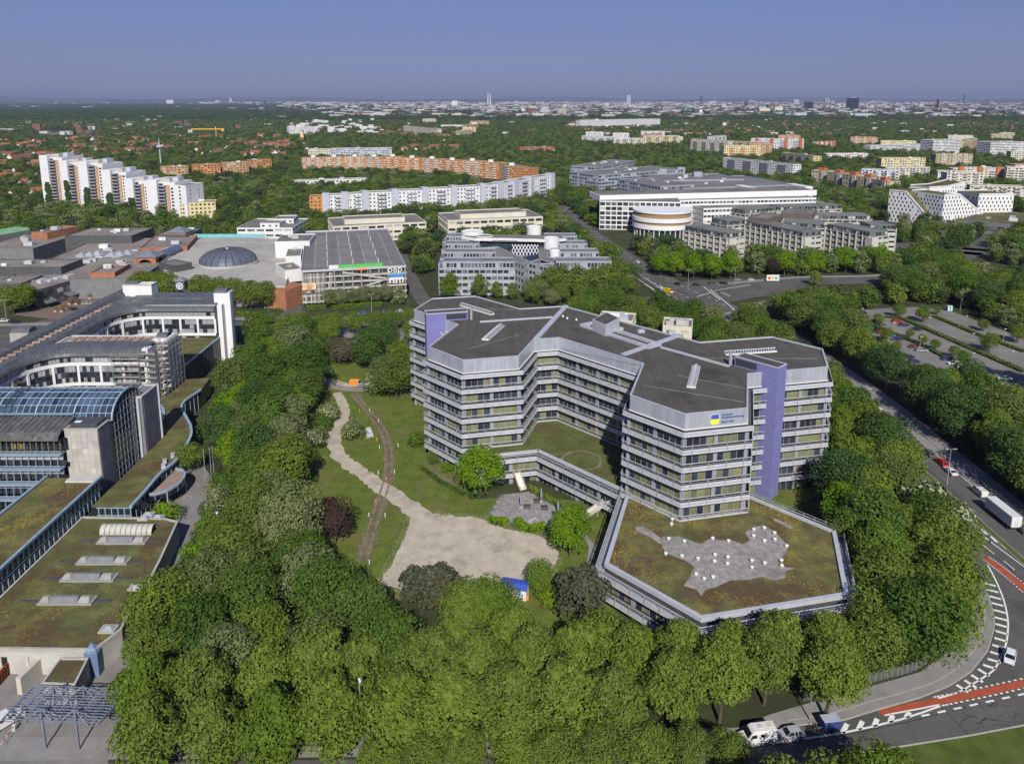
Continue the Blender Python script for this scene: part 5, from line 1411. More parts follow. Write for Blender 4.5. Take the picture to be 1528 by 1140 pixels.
# green shed roof
gs = quad(12, (-30, 354), (44, 341), (72, 331)); gsh = thing('green_shed', 'long shed with folded pale green metal roof at the left edge', 'building', tuple(ccw(gs)[0]))
MB().prism(ccw(gs), 0, 11, top=False).build('wall', M_gclad, gsh)
M_gmetal = mat('green_metal', (.22, .40, .24), .5, .1, .3)
for k in range(8):
 a0 = gs[0].lerp(gs[3],k / 8); b0 = gs[1].lerp(gs[2],k / 8); a1 = gs[0].lerp(gs[3],(k + 1) / 8); b1 = gs[1].lerp(gs[2],(k + 1) / 8); am = a0.lerp(a1,.5); bm = b0.lerp(b1,.5)
 m = MB(); m.face([(a0.x,a0.y,11),(b0.x,b0.y,11),(bm.x,bm.y,12.6),(am.x,am.y,12.6)]); m.face([(am.x,am.y,12.6),(bm.x,bm.y,12.6),(b1.x,b1.y,11),(a1.x,a1.y,11)])
 m.build('roof_fold', M_gmetal, gsh)
EXCL.append([(p.x,p.y) for p in ccw(gs)])
# brick arch pavilions with pyramid roofs
M_pyr = mat('slate_blue', (.15, .175, .21), .6, .12, .5)
def pavilion(px0,px1,pyb,z,label,arch=True):
 a, b = at(px0, pyb, 0), at(px1, pyb, 0); w = (b - a).length; c = (a + b) / 2 + Vector((0, w / 2, 0)); t = thing('brick_pavilion', label, 'pavilion', tuple(c), 'brick pavilions')
 for sx,sy in ((-1,-1),(1,-1),(1,1),(-1,1)):
  MB().box((c.x + sx * (w / 2 - .9), c.y + sy * (w / 2 - .9), z / 2), (1.8, 1.8, z)).build('brick_pier', M_brick, t)
 for ax in (0,1,2):
  m = MB(); r = w / 2 - 1.8; zc = z - r - 1.2
  for k in range(10):
   t0,t1 = math.pi * k / 10,math.pi * (k + 1) / 10
   q = [(-r * math.cos(t0),zc + r * math.sin(t0)),(-r * math.cos(t1),zc + r * math.sin(t1)),(-r * math.cos(t1),z),(-r * math.cos(t0),z)]
   if ax == 0: m.face([(c.x + x,c.y - w / 2 + .1,zz) for x,zz in q])
   elif ax == 1: m.face([(c.x + w / 2 - .1,c.y + x,zz) for x,zz in q])
   else: m.face([(c.x - w / 2 + .1,c.y + x,zz) for x,zz in q])
  m.build('brick_arch', M_brick, t)
 m = MB(); h = w / 2 + .5; m.add([(c.x - h,c.y - h,z),(c.x + h,c.y - h,z),(c.x + h,c.y + h,z),(c.x - h,c.y + h,z),(c.x,c.y,z + w * .28)],[(0,1,4),(1,2,4),(2,3,4),(3,0,4)])
 m.build('pyramid_roof', M_pyr, t)
 MB().box((c.x, c.y + 1, z * .35), (w * .8, w * .5, z * .7)).build('glazed_porch', M_glass, t)
pavilion(203, 235, 418, 13.0, 'brick arch pavilion with blue-grey pyramid roof at the mall entrance')
pavilion(250, 279, 379, 14.0, 'small brick pavilion with pyramid roof half hidden behind the mall roofs')
# barrel glass roof and pyramids
a,b = at(232,384,11),at(262,372,11); m = MB(); d = b - a; e = d.normalized(); s = Vector((-e.y,e.x,0))
for k in range(8):
 t0,t1 = math.pi * k / 8,math.pi * (k + 1) / 8
 m.face([tuple(p + s * 4.5 * math.cos(t) + Vector((0,0,3.2 * math.sin(t) - .6))) for p,t in ((a,t0),(b,t0),(b,t1),(a,t1))][::-1])
br = tag(m.build('glass_arcade', mat('arcade_glass', (.10, .12, .17), .15, .2, 1, spec=.7)), 'blue glass arcade roof between the two brick pavilions', 'arcade')
for i,(px,py) in enumerate(((122,383),(134,382),(146,380.5),(167,382),(179,381),(191,379))):
 p = at(px,py,11); m = MB(); h = 3.4
 m.add([(p.x - h,p.y - h,11),(p.x + h,p.y - h,11),(p.x + h,p.y + h,11),(p.x - h,p.y + h,11),(p.x,p.y,13.6)],[(0,1,4),(1,2,4),(2,3,4),(3,0,4)])
 tag(m.build('glass_pyramid', mat('pyramid_glass', (.30, .32, .35), .25, .15, 1, spec=.6, objvar=.15)), 'small glass pyramid on the white mall roof, %s of its row' % ('first second third fourth fifth sixth'.split()[i] + ' from the left'), 'rooflight', 'glass pyramids on the mall roof')
# poster and M sign on the restaurant block, clock tower
p = at(140, 429, 5); po_ = MB().box((p.x, p.y - 1.0, 6.3), (4.5, .2, 5.5)).build('wall_poster', M_white); tag(po_, 'white poster on the brick restaurant block', 'poster')
p = at(158.5, 417, 8); ms = thing('restaurant_sign', 'dark wall sign with a yellow letter on brick', 'sign', tuple(p))
MB().box((p.x, p.y - .6, p.z), (3.0, .2, 2.4)).build('sign_board', M_darkmetal, ms); text_mesh('m', 3.0, 'lettering', M_signyel, ms, (p.x - 1.25, p.y - .75, p.z - .75), (1, 0, 0), (0, 0, 1), .05)
p = at(271, 456, 0); ck = thing('clock_tower', 'grey clock tower with white dial among the square trees', 'clock tower', tuple(p))
for sx, sy in ((-1, -1), (1, -1), (1, 1), (-1, 1)): MB().box((p.x + sx * 1.7, p.y + 2 + sy * 1.7, 4), (.4, .4, 8)).build('tower_leg', M_darkmetal, ck)
MB().box((p.x, p.y + 2, 3), (2.6, 2.6, 6)).build('tower_core', M_brick, ck)
MB().box((p.x, p.y + 2, 10), (4.6, 4.6, 4.6)).build('clock_case', M_dclad, ck)
m = MB(); m.add([(p.x - 2.6, p.y - .6, 12.3), (p.x + 2.6, p.y - .6, 12.3), (p.x + 2.6, p.y + 4.6, 12.3), (p.x - 2.6, p.y + 4.6, 12.3), (p.x, p.y + 2, 14.4)], [(0, 1, 4), (1, 2, 4), (2, 3, 4), (3, 0, 4)]); m.build('pyramid_roof', M_pyr, ck)
m = MB(); m.tube((p.x, p.y - .3, 10), (p.x, p.y - .5, 10), 1.7, n=20); dl = m.build('clock_dial', M_white, ck); sub(ck, dl)
m = MB(); m.tube((p.x, p.y - .5, 10), (p.x, p.y - .56, 10), 1.15, n=20); m.build('dial_ring', M_signblue, dl)
m = MB(); m.tube((p.x, p.y - .56, 10), (p.x, p.y - .6, 10), .8, n=20); m.build('dial_centre', M_white, dl)
m = MB(); m.bar((p.x, p.y - .65, 10), (p.x + .1, p.y - .65, 11.3), .14); m.bar((p.x, p.y - .65, 10), (p.x + .8, p.y - .65, 9.6), .14); m.build('clock_hand', M_darkmetal, dl)
# ------------------------------------------------------------------ pale offices behind the garage
STY = dict(ww=.8,wh=.42,sill=.38,d=.5)
block('pale_office', 'white office with deep window bays and two roof houses behind the dome', quad(11, (353.5, 341), (436.6, 341), (464.5, 327)), 11, 3, 7, M_white, roof=M_roof, seed=11, **STY)
for fl, fr, br, lb in (((388, 334), (417, 334), (423, 329), 'front white roof house on the pale office behind the dome'), ((409, 328), (438, 327.5), (444, 322), 'rear white roof house on the pale office behind the dome')):
 block('roof_house', lb, quad(14, fl, fr, br), 14, 1, 4, M_white, z0=10.9, ww=.4, wh=.4, cat='roof house', excl=False)
block('pale_office', 'long cream office with flat roof just left of the zigzag glass office', quad(12, (497, 339), (636, 332), (628, 319.5)), 12, 3, 6, M_cream, roof=M_roof, seed=12, roofbits=3, **STY)
block('roof_house', 'cream roof house on the long cream office', quad(15, (514, 329), (604, 325), (601, 319.5)), 15, 0, 4, M_cream, z0=11.5, cat='roof house', excl=False)
block('pale_office', 'long cream office with grey flat roof directly behind the zigzag glass office', quad(14, (668, 330), (810, 324), (795, 313)), 14, 3, 6, M_cream, roof=M_roof, seed=13, roofbits=3, **STY)
block('roof_house', 'cream roof house on the office behind the zigzag block', quad(17, (687, 321), (785, 317), (782, 311)), 17, 0, 4, M_cream, z0=13.5, cat='roof house', excl=False)
# ------------------------------------------------------------------ zigzag glass office
zig = thing('zigzag_office', 'silver office of stepped bars with white drums and diamond-lattice atrium', 'building', (0, 395, 0))
M_zwall = mat('silver_panel', (.33, .35, .385), .5, .1, .4, spec=.4)
GW = [M_wdark,M_wmid,M_panel]
ZA = at(657,405,14.2);
def zbar(x0,x1,y0,dep,z,seed,bay=3.0,top=True):
 P_ = [(x0,y0),(x1,y0),(x1,y0 + dep),(x0,y0 + dep)]
 block('', '', P_, z, 4, bay, M_zwall, ww=.86, wh=.5, sill=.34, d=.3, parent=zig, seed=seed, mix=(.6, .9), glass=GW, roof=M_roof, coping=M_bluegrey)
 if top:
  Q_ = [(x0 + 2,y0 + 2),(x1 - .8,y0 + 2),(x1 - .8,y0 + dep - 2),(x0 + 2,y0 + dep - 2)]
  block('', '', Q_, z + 3.2, 1, 1.8, M_zwall, z0=z, ww=.8, wh=.72, sill=.12, d=.15, parent=zig, seed=seed + 50, mix=(.35, .75), glass=GW, roof=M_roof, coping=M_bluegrey)
for k in range(4): zbar(-38 - k * 1.5,1.5 - k * 10,386 + k * 25,15,14,20 + k)
zbar(-39.5,-24,400,76,13.4,31,top=False)
for k in range(4): zbar(21 - k,53 - k * 4,389 + k * 25,15,13.5,40 + k)
EXCL.append([(-46,380),(57,380),(50,490),(-48,490)])
zbar(15,23,398,76,14,45,top=False)
block('', '', [(9, 402), (20, 389), (23, 398), (15, 410)], 14, 4, 3, M_zwall, parent=zig, ww=.86, wh=.5, seed=47, mix=(.6, .9), glass=GW, roof=M_roof)
block('', '', [(6, 392), (9, 400), (-8, 440), (-20, 436)], 15, 4, 3, M_zwall, parent=zig, ww=.86, wh=.5, seed=46, mix=(.35, .8), glass=GW, roof=M_roof)
MB().prism([(-20, 448), (28, 444), (29, 449), (-19, 455)], 0, 18).build('atrium_bridge', M_glass2, zig)
m = MB()
pts = [(-30,452),(-22,446),(-5,446),(12,443),(24,441),(32,446)]
for (x0,y0),(x1,y1) in zip(pts,pts[1:]): m.bar((x0,y0,18.6),(x1,y1,18.6),1.0,1.6)
m.build('white_rim', M_white, zig)
MB().prism([(-30, 452), (-22, 446.5), (24, 442), (32, 446.5), (30, 462), (-28, 466)], 17.4, 18.2).build('bridge_roof', M_roof, zig)
for i,(px,py,r,z) in enumerate(((723,352,5.2,18.5),(797,338,4.6,21.5),(705,345,7,20),(823,355,4.6,20.0),(828,374,3.0,17.5))):
 p = at(px, py, z); m = MB(); m.lathe((p.x, p.y, 10), [(r, 0), (r, z - 10), (r * .93, z - 9.8), (r * .93, z - 10.4)], 20); d_ = m.build('white_drum', M_white, zig)
# lattice atrium
A0,A1,A2,A3 = at(742,372,14),at(800,372,16),at(797,415,0),at(752,395,4)
p0,p1 = Vector((0,406,0)),Vector((15,404,0)); zt0,zt1 = 18,17
m = MB(); m.face([(p0.x, p0.y + 26, zt0), (p0.x, p0.y - 2, 1), (p1.x, p1.y - 2, 1), (p1.x, p1.y + 26, zt1)]); m.build('atrium_glass', M_glass2, zig)
m = MB()
def ap(u,v):
 x = p0.x + (p1.x - p0.x) * u; y = p0.y - 2 + 28 * v; z = 1.2 + 17 * v; return Vector((x,y,z))
for k in range(-6,9):
 for sgn in (1,-1):
  u0 = k / 8 if sgn > 0 else 1 - k / 8
  v0,v1 = 0.0,1.0; u1 = u0 + sgn * .75
  pts = [(u0 + (u1 - u0) * t / 12,t / 12) for t in range(13)]; pts = [p for p in pts if 0 <= p[0] <= 1]
  if len(pts) > 1: m.bar(ap(*pts[0]),ap(*pts[-1]),.35,.3)
m.build('lattice', M_white, zig, kind='stuff')
# ------------------------------------------------------------------ white modern office with round corner
M_offw = mat('bright_white', (.66, .66, .66), .6, .04, .3)
wm = thing('white_office', 'bright white modern office with glazed grid front and rounded corner drum', 'building', (80, 585, 0))
def wmb(fl,fr,br,z,nfl,bay,z0=0,**kw):
 P_ = quad(z, fl, fr, br); EXCL.append([(p.x, p.y) for p in P_]); return block('', '', P_, z, nfl, bay, M_offw, z0=z0, parent=wm, **kw)
wmb((895,301),(1016,303),(1010,289),22,6,4.5,ww=.86,wh=.74,sill=.16,mix=(.5,.9),seed=61)
MB().prism(ccw(quad(25.5, (895, 292), (1219, 284), (1213, 278))), 21, 25.5).build('roof_storey', M_offw, wm)
MB().prism(offset(ccw(quad(25.5, (895, 292), (1219, 284), (1213, 278))), -.8), 25.4, 25.6).build('storey_roof', M_roof, wm)
wmb((958,301),(1218,296),(1215,284),21,5,3.2,ww=.84,wh=.42,sill=.36,mix=(.5,.9),seed=62)
wmb((1050,312),(1243,306),(1240,296),17,4,3.2,ww=.84,wh=.42,sill=.36,mix=(.5,.9),seed=63)
for px0,px1,py,z in ((1031,1047,301,23),(1122,1133,293,23),(1202,1213,291,24)):
 MB().prism(ccw(quad(z, (px0, py - 12), (px1, py - 12.4), (px1, py - 18))), 0, z).build('white_fin', M_offw, wm)
rc = at(992, 333, 10); M_timber = mat('timber_blind', (.30, .19, .10), .7, .2, 1)
for z0, z1, r, mm, nm in ((0, 6, 20.5, M_glass, 'drum_glass'), (6.2, 9.5, 22.5, M_offw, 'drum_band'), (9.5, 11.5, 21.6, M_timber, 'drum_louvre'), (11.5, 14.5, 22.6, M_offw, 'drum_band'), (14.5, 18, 21.3, M_timber, 'drum_louvre'), (18, 19.2, 22.2, M_offw, 'drum_band')):
 m = MB(); m.lathe((rc.x,rc.y + 10,0),[(r - .5,z0),(r,z0 + .02),(r,z1),(r - .6,z1 + .02)],40); m.build(nm,mm,wm)
MB().lathe((rc.x, rc.y + 10, 19.0), [(20, 0), (20, .1)], 40).build('roof_terrace', mat('terrace_deck', (.20, .14, .09), .85, .2), wm)
m = MB()
for k in range(18):
 a = -math.pi * k / 17; m.tube((rc.x + 21.5 * math.cos(a),rc.y + 10 + 21.5 * math.sin(a),0),(rc.x + 21.5 * math.cos(a),rc.y + 10 + 21.5 * math.sin(a),6.2),.35,n=6)
m.build('drum_column', M_white, wm, kind='stuff'); EXCL.append([(rc.x - 24, rc.y - 14), (rc.x + 24, rc.y - 14), (rc.x + 24, rc.y + 34), (rc.x - 24, rc.y + 34)])
# ------------------------------------------------------------------ star-shaped concrete offices
M_sconc = mat('pale_grid_concrete', (.46, .445, .39), .85, .08, .3); M_mans = mat('green_mansard', (.13, .16, .15), .4, .12, .5, spec=.5)
star = thing('star_office', 'pale concrete office of zigzag wings with green-grey glazed top storey', 'building', (140, 500, 0))
def swing(pts,wid,z,seed,nfl=5):
 """a wing following a line of roof points, glazed mansard storey on top"""
 L = [at(p[0],p[1],z) for p in pts]
 for k,(a,b) in enumerate(zip(L,L[1:])):
  P_ = rect(a,b,wid); EXCL.append([(p.x,p.y) for p in offset(ccw(P_),1)])
  block('', '', P_, z - 3.2, nfl, 5.0, M_sconc, parent=star, ww=.82, wh=.42, sill=.42, d=.9, seed=seed + k, mix=(.7, .9), parapet=0)
  block('', '', offset(ccw(P_), -.7), z, 1, 2.6, M_mans, z0=z - 3.2, parent=star, ww=.8, wh=.6, sill=.2, d=.12, seed=seed + k + 9, mix=(.4, .8), roof=M_roof, parapet=.25)
  n = max(1,round((b - a).length / 5.0)); m = MB(); e = (b - a).normalized(); nn_ = Vector((e.y,-e.x,0))
  for i in range(n + 1):
   p = a + (b - a) * (i / n) + nn_ * .3; m.box((p.x,p.y,(z - 2) / 2),(.5,.45,z - 2),math.atan2(e.y,e.x))
  m.build('facade_pier', M_sconc, star, kind='stuff')
SZ = 20.0
swing([(1020,337),(1085,349)],17,SZ,70)
swing([(1085,330.5),(1114,328)],17,SZ,90)
swing([(1112,330),(1198,347)],17,SZ,74)
swing([(1168,331),(1232,334.5),(1298,347)],17,SZ,78)
swing([(1298,336),(1338,336)],17,SZ,84)
swing([(1112,314),(1160,309),(1256,306)],14,SZ,86)
swing([(1215,321),(1301,322)],14,SZ,94)
block('', '', quad(22, (1116, 326), (1146, 329), (1150, 320)), 22.5, 0, 4, mat('brown_plant', (.12, .10, .08), .8, .1), z0=19, parent=star); block('', '', quad(22, (1165, 320), (1212, 323), (1214, 315)), 22.5, 0, 4, MATS['brown_plant'], z0=19, parent=star)
for px,py in ((1085,349),(1198,347),(1298,348)):
 p = at(px, py, SZ); MB().box((p.x + 3, p.y + 3, 8.4), (5.4, 5.4, 16.8), .4).build('stair_block', M_sconc, star)
# ------------------------------------------------------------------ grey-blue office campus
M_gb = mat('campus_grey', (.27, .30, .35), .5, .1, .4, spec=.4)
for k,(fl,fr,br,z,nf,lb) in enumerate((
 ((852, 248), (892, 250), (935, 240), 20, 5, 'grey office block at the left end of the campus above the white office'),
 ((893, 262), (1020, 253), (1012, 246), 22, 6, 'long grey-blue campus block with roof pavilions'),
 ((921, 268), (985, 279), (1010, 272), 20, 5, 'dark grey campus block with louvred roof and red panel'),
 ((985, 270), (1110, 268), (1100, 259), 19, 4, 'low grey campus wing with blue stair towers'),
 ((1020, 282), (1190, 276), (1130, 262), 18, 4, 'long grey campus wing with green flat roof'))):
 block('campus_office', lb, quad(z, fl, fr, br), z, nf, 4.5, M_gb, ww=.85, wh=.5, sill=.3, seed=100 + k, mix=(.5, .85), roofbits=4, coping=M_bluegrey)
for px, py, lb in ((988, 271, 'left'), (1015, 268, 'middle'), (1040, 276, 'right')):
 p = at(px, py, 10); MB().box((p.x, p.y, 12), (9, 7, 24)).build('x', M_gb); o = bpy.data.objects['x']; o.name = 'stair_block'; tag(o, 'blue-grey stair block on the campus, the %s one of three' % lb, 'stair block', 'campus stair blocks')
p = at(951.5, 281, 12); o = MB().box((p.x, p.y - 1, 15), (3, .4, 6)).build('red_panel', mat('signal_red2', (.5, .07, .03), .6, .05, fine=0)); tag(o, 'tall red panel on the dark campus block', 'panel')
# low pale buildings just behind the silver office block
for fl, fr, br, lb in (((989, 487), (1033, 490), (1027, 477), 'low pale concrete house with stepped white edges behind the office block'), ((892, 477), (944, 481), (932, 468), 'low octagonal pale house half hidden by the office plant room')):
 q_ = quad(13, fl, fr, br); block('low_house', lb, q_, 13, 3, 5, M_cream, ww=.5, wh=.4, seed=71, roofbits=5, roof=M_roof)
# ------------------------------------------------------------------ housing and offices farther out
def far(name, label, px0, px1, pyb0, pyb1, pyt, dep, wall, nfl=None, bay=3.6, ww=.5, wh=.5, sill=.28, cat='building', group=None, seed=0, roofbits=0, hmin=None, **kw):
 """a block whose front foot runs from px0,pyb0 to px1,pyb1; pyt: the roof line over its left end"""
 a,b = at(px0,pyb0),at(px1,pyb1); z = zat(a.y,pyt)
 if hmin: z = hmin
 e = (b - a).normalized(); EXCL.append([(p.x,p.y) for p in rect(a + Vector((e.y,-e.x,0)) * 42,b + Vector((e.y,-e.x,0)) * 42,44)])
 return block(name,label,rect(a,b,dep),z,nfl or max(1,round(z / 3.0)),bay,wall,ww=ww,wh=wh,sill=sill,cat=cat,group=group,seed=seed,roofbits=roofbits,**kw),z
M_tan = mat('tan_render', (.40, .34, .22), .85, .08, .2); M_peach = mat('peach_render', (.46, .28, .16), .85, .08, .2)
M_orange = mat('orange_render', (.46, .21, .07), .85, .08, .2); M_yellow = mat('yellow_render', (.58, .50, .27), .85, .06, .2)
M_redbox = mat('red_render', (.42, .13, .06), .85, .08, .2); M_pgrey = mat('pale_grey_render', (.40, .43, .48), .8, .08, .2)
M_balc = mat('balcony_grey', (.25, .255, .27), .8, .15, .5); M_hedge = mat('ivy_green', (.035, .06, .018), .95, .4, 1.2)
# high-rise terraces on the left: slab, balcony stack and coloured strip per unit
M_offw2 = mat('tower_white', (.62, .62, .63), .8, .04, .2)
units = [(67,97,312,234),(96.5,124,315,242),(124,156,317,243),(157,190,320,256),(190,222,323,269),(222,262,325,271)]
ords = ['leftmost and tallest', 'second from the left', 'third from the left', 'fourth from the left', 'fifth from the left', 'rightmost and lowest']
for k,(x0,x1,yb,yt) in enumerate(units):
 a,b = at(x0,yb),at(x1,yb + 1.2); z = zat(a.y,yt); e = (b - a).normalized(); n = Vector((-e.y,e.x,0)); L = (b - a).length
 t = thing('housing_tower', 'white stepped housing tower with balcony stacks, %s of the row' % ords[k], 'tower', tuple((a + b) / 2), 'stepped housing towers'); ang = math.atan2(e.y, e.x)
 EXCL.append([(p.x,p.y) for p in rect(a - e * 2,b + e * 2,40)])
 MB().prism(rect(a, a + e * L * .40, 30), 0, z + 1.2).build('white_slab', M_offw2, t)
 MB().prism(rect(a + e * L * .40 + n * 3, b + n * 3, 26), 0, z - 1).build('tower_core', M_offw2, t)
 m = MB(); nf = int(z / 2.9)
 for f in range(nf):
  c = a + e * L * .54 + n * 1.7; m.box((c.x,c.y,1.2 + f * 2.9),(L * .25,2.6,1.1),ang)
 m.build('balcony', M_balc, t, kind='stuff')
 c = a + e * L * .54 + n * 3.0; MB().box((c.x, c.y, z / 2 - .8), (L * .25, .12, z - 2)).build('loggia', M_wdark, t)
 c = a + e * L * .74 + n * 2.6; MB().box((c.x, c.y, z / 2 - 1.5), (L * .10, .8, z - 3), ang).build('orange_strip', M_peach, t)
 m = MB()
 for f in range(nf - 1):
  c = a + e * L * .89 + n * 2.95; m.box((c.x,c.y,1.9 + f * 2.9),(L * .12,.14,1.5),ang)
 m.build('window', M_wdark, t, kind='stuff')
 c = a + e * L * .55 + n * 12; MB().box((c.x, c.y, z + .6), (L * .3, 10, 3.4), ang).build('roof_house', M_conc, t)
 c = a + e * L * .8 + n * 16; MB().box((c.x, c.y, z + 1.2), (L * .2, 8, 3.6), ang).build('roof_house', M_pgrey, t)
 if k < 5:
  m = MB(); r2 = random.Random(k); c = a + e * L * .30 - n * .1; hh = z * (.5 if k < 1 else .62 if k < 2 else .5)
  for i in range(160):
   u = r2.uniform(-1,1); zz = r2.random() * hh; w_ = 1.1 + r2.random() * .9
   p = c + e * (u * L * .12 * (1.15 - .5 * zz / hh)) - n * r2.random() * 1.2; m.box((p.x,p.y,zz),(w_,w_,w_ * 1.2),r2.random() * 3)
  m.build('ivy', M_hedge, t, kind='stuff')
far('housing_tower', 'white windowless end slab beside the yellow low house', 262, 281, 326, 327, 277, 22, M_offw2, seed=3, bay=9, ww=.15, group='stepped housing towers', cat='tower')
far('low_house', 'yellow low apartment house at the foot of the housing towers', 272, 323, 327, 325, 304, 16, M_yellow, seed=4, roofbits=2)
# the curved white ring row with grey stair towers
ringp = [(463,323),(493,322),(521,321),(551,319),(595,317),(640,314.5),(682,312),(725,309),(750,306),(772,302),(795,297),(826,292)]
names = 'first second third fourth fifth sixth seventh eighth ninth tenth eleventh'.split()
for k,((x0,y0),(x1,y1)) in enumerate(zip(ringp,ringp[1:])):
 a,b = at(x0,y0 + 3),at(x1,y1 + 3); z = 18.5 + .45 * k
 c = (a + b) / 2; wm_ = M_orange if k == 0 else M_offw2
 t = thing('ring_house', 'white balcony house in the curved row, %s from its orange end' % names[k] if k else 'orange end house of the long curved white row', 'apartment house', tuple(c), 'curved white row')
 block('', '', rect(a, b, 13), z, 6, 3.4, wm_, parent=t, ww=.42, wh=.46, seed=200 + k, mix=(.55, .85)); EXCL.append([(p.x, p.y) for p in rect(a - Vector((0, 22, 0)), b - Vector((0, 22, 0)), 36)])
 e = (b - a).normalized(); n = Vector((-e.y,e.x,0)); q = b - e * 3
 MB().prism(rect(q - n * 1.8 - e * 3, q - n * 1.8 + e * 3, 9), 0, z + 2.6).build('stair_tower', M_pgrey, t)
 m = MB(); q = a + e * (b - a).length * .45
 for f in range(6): p = q - n * .7; m.box((p.x,p.y,1.3 + f * z / 6),((b - a).length * .3,1.3,1.0),math.atan2(e.y,e.x))
 if k: m.build('balcony', M_balc if k % 2 else M_pgrey, t, kind='stuff')
far('apartment_house', 'orange and white house at the right end of the curved row', 760, 792, 281, 284, 248, 14, M_orange, seed=9, hmin=24)
# peach and orange slab rows behind
sl_ = [(452,258,236.5,M_peach),(483,257,235.5,M_peach),(514,256,234.5,M_peach),(545,256,234,M_peach),(572,258,234,M_orange),(600,259,236,M_orange),(630,260,237,M_peach),(660,262,239,M_orange),(690,264,240,M_peach),(720,266,242,M_orange),(745,268,244,M_peach),(784,278,249,M_orange)]
for k,((x0,y0,yt,mm),(x1,y1,_,_)) in enumerate(zip(sl_,sl_[1:])):
 t, z = far('slab_house', ('peach' if mm is M_peach else 'orange') + ' slab house with white balconies, number %s from the left in its row' % (names[k] if k < 11 else 'last'), x0, x1 - .4, y0, y1, yt, 13, mm, seed=300 + k, bay=4, ww=.5, group='peach slab row', cat='apartment house', mix=(.35, .5))
 a, b = at(x0, y0), at(x1, y1); c = (a + b) / 2; MB().box((c.x, c.y + 6, z + 1.5), (6, 6, 3.4)).build('roof_house', M_white, t)
 m = MB(); e = (b - a).normalized(); n = Vector((e.y,-e.x,0))
 for f in range(7):
  for u in (.3,.72):
   p = a + (b - a) * u + n * .6; m.box((p.x,p.y,1.2 + f * z / 7),((b - a).length * .16,1.2,1.1),math.atan2(e.y,e.x))
 m.build('balcony', M_white, t, kind='stuff')
LIST = [
 # name, label, x0, x1, base0, base1, top, depth, wall, floors
 ('school', 'low white school with blue end wall among the trees', 435, 549, 280, 276, 271, 14, M_white),
 ('slab_house', 'pale slab house with grey stair towers behind the peach row', 494, 585, 238, 237, 222, 12, M_pgrey),
 ('slab_house', 'cream slab house with terraced left end', 460, 494, 236, 236, 223, 12, M_cream),
 ('slab_house', 'orange brick terrace house behind the radio mast', 243, 282, 268, 266, 250, 14, M_peach),
 ('slab_house', 'orange brick terrace house right of the radio mast', 290, 330, 266, 264, 247, 14, M_orange),
 ('slab_house', 'orange brick terrace house with tall stair block', 335, 372, 264, 262, 244, 14, M_peach),
 ('slab_house', 'orange brick terrace house at the tree avenue', 375, 406, 258, 256, 240, 14, M_orange),
 ('slab_house', 'white and grey terraced housing block far behind the meadow', 432, 470, 204, 203, 190, 18, M_white),
 ('tan_slab', 'tan slab house beside the sloped white blocks', 1210, 1233, 272, 274, 254.5, 16, M_tan),
 ('tan_slab', 'tan slab house, second in the stepped tan row', 1233, 1256, 275, 278, 257, 16, M_tan),
 ('tan_slab', 'tan slab house, third in the stepped tan row', 1256, 1278, 279, 282, 260, 16, M_tan),
 ('tan_slab', 'tan slab house, fourth in the stepped tan row', 1278, 1300, 283, 286, 264, 16, M_tan),
 ('tan_slab', 'tan slab house, fifth in the stepped tan row', 1300, 1322, 287, 291, 268, 16, M_tan),
 ('white_slab', 'white and yellow balcony block left of the red-finned block', 1284, 1340, 273, 276, 253, 14, M_offw2),
 ('white_slab', 'cream and white balcony block behind the sloped houses', 1320, 1386, 268, 268, 250, 14, M_cream),
 ('white_slab', 'white and blue balcony block in front of the red-finned block', 1398, 1460, 275, 277, 256, 14, M_offw2),
 ('white_slab', 'cream block with tall red fins', 1420, 1520, 272, 273, 252, 14, M_cream),
 ('white_slab', 'long balcony block behind the right-hand sloped house', 1445, 1528, 300, 303, 277, 14, M_cream),
 ('white_slab', 'white and black balcony block right of the campus', 1078, 1182, 255, 268, 236, 14, M_offw2),
 ('white_slab', 'yellow balcony block with blue top at the red-finned group', 1165, 1212, 243, 250, 228, 14, M_yellow),
 ('white_slab', 'cream slab of the long pale row in the middle distance', 1030, 1085, 226, 230, 208, 14, M_cream),
 ('white_slab', 'tan slab of the long pale row in the middle distance', 1085, 1140, 228, 231, 211, 14, M_tan),
 ('white_slab', 'white and orange slab with red fins in the middle distance', 1120, 1198, 224, 226, 207, 14, M_offw2),
 ('white_slab', 'white slab at the left end of the pale row beyond the wood', 868, 915, 212, 214, 203, 14, M_offw2),
 ('white_slab', 'cream slab in the pale row beyond the wood', 915, 960, 218, 218, 207, 14, M_cream),
 ('white_slab', 'yellowish slab at the right end of the pale row beyond the wood', 960, 1014, 217, 216, 204, 14, M_yellow),
 ('white_slab', 'small white house with dark windows right of the red fins', 1219, 1245, 222, 221, 213, 14, M_offw2),
 ('low_office', 'long striped white low office in the trees at right', 1298, 1373, 229, 226, 218, 16, M_offw2),
 ('striped_office', 'white striped office cube in the trees', 1391, 1431, 231, 230, 210, 30, M_offw2),
 ('striped_office', 'white striped office slab at the right edge', 1476, 1528, 235, 234, 213, 30, M_offw2),
 ('low_hall', 'brown low hall in the wood behind the curved row', 776, 828, 229, 228, 221, 20, M_brick),
 ('slab_house', 'pale yellow house among the far houses', 602, 652, 197, 203, 188, 14, M_cream),
 ('slab_house', 'white and blue house far right of the white estate', 658, 690, 192, 192, 187, 14, M_offw2),
 ('white_slab', 'long white hall in the far middle distance', 865, 985, 189, 186, 180, 25, M_offw2),
 ('white_slab', 'grey tower block far behind the wood', 832, 845, 176, 176, 162, 25, M_conc),
 ('white_slab', 'pale office with flat roof behind the sloped houses', 1500, 1560, 275, 277, 250, 14, M_cream),
]
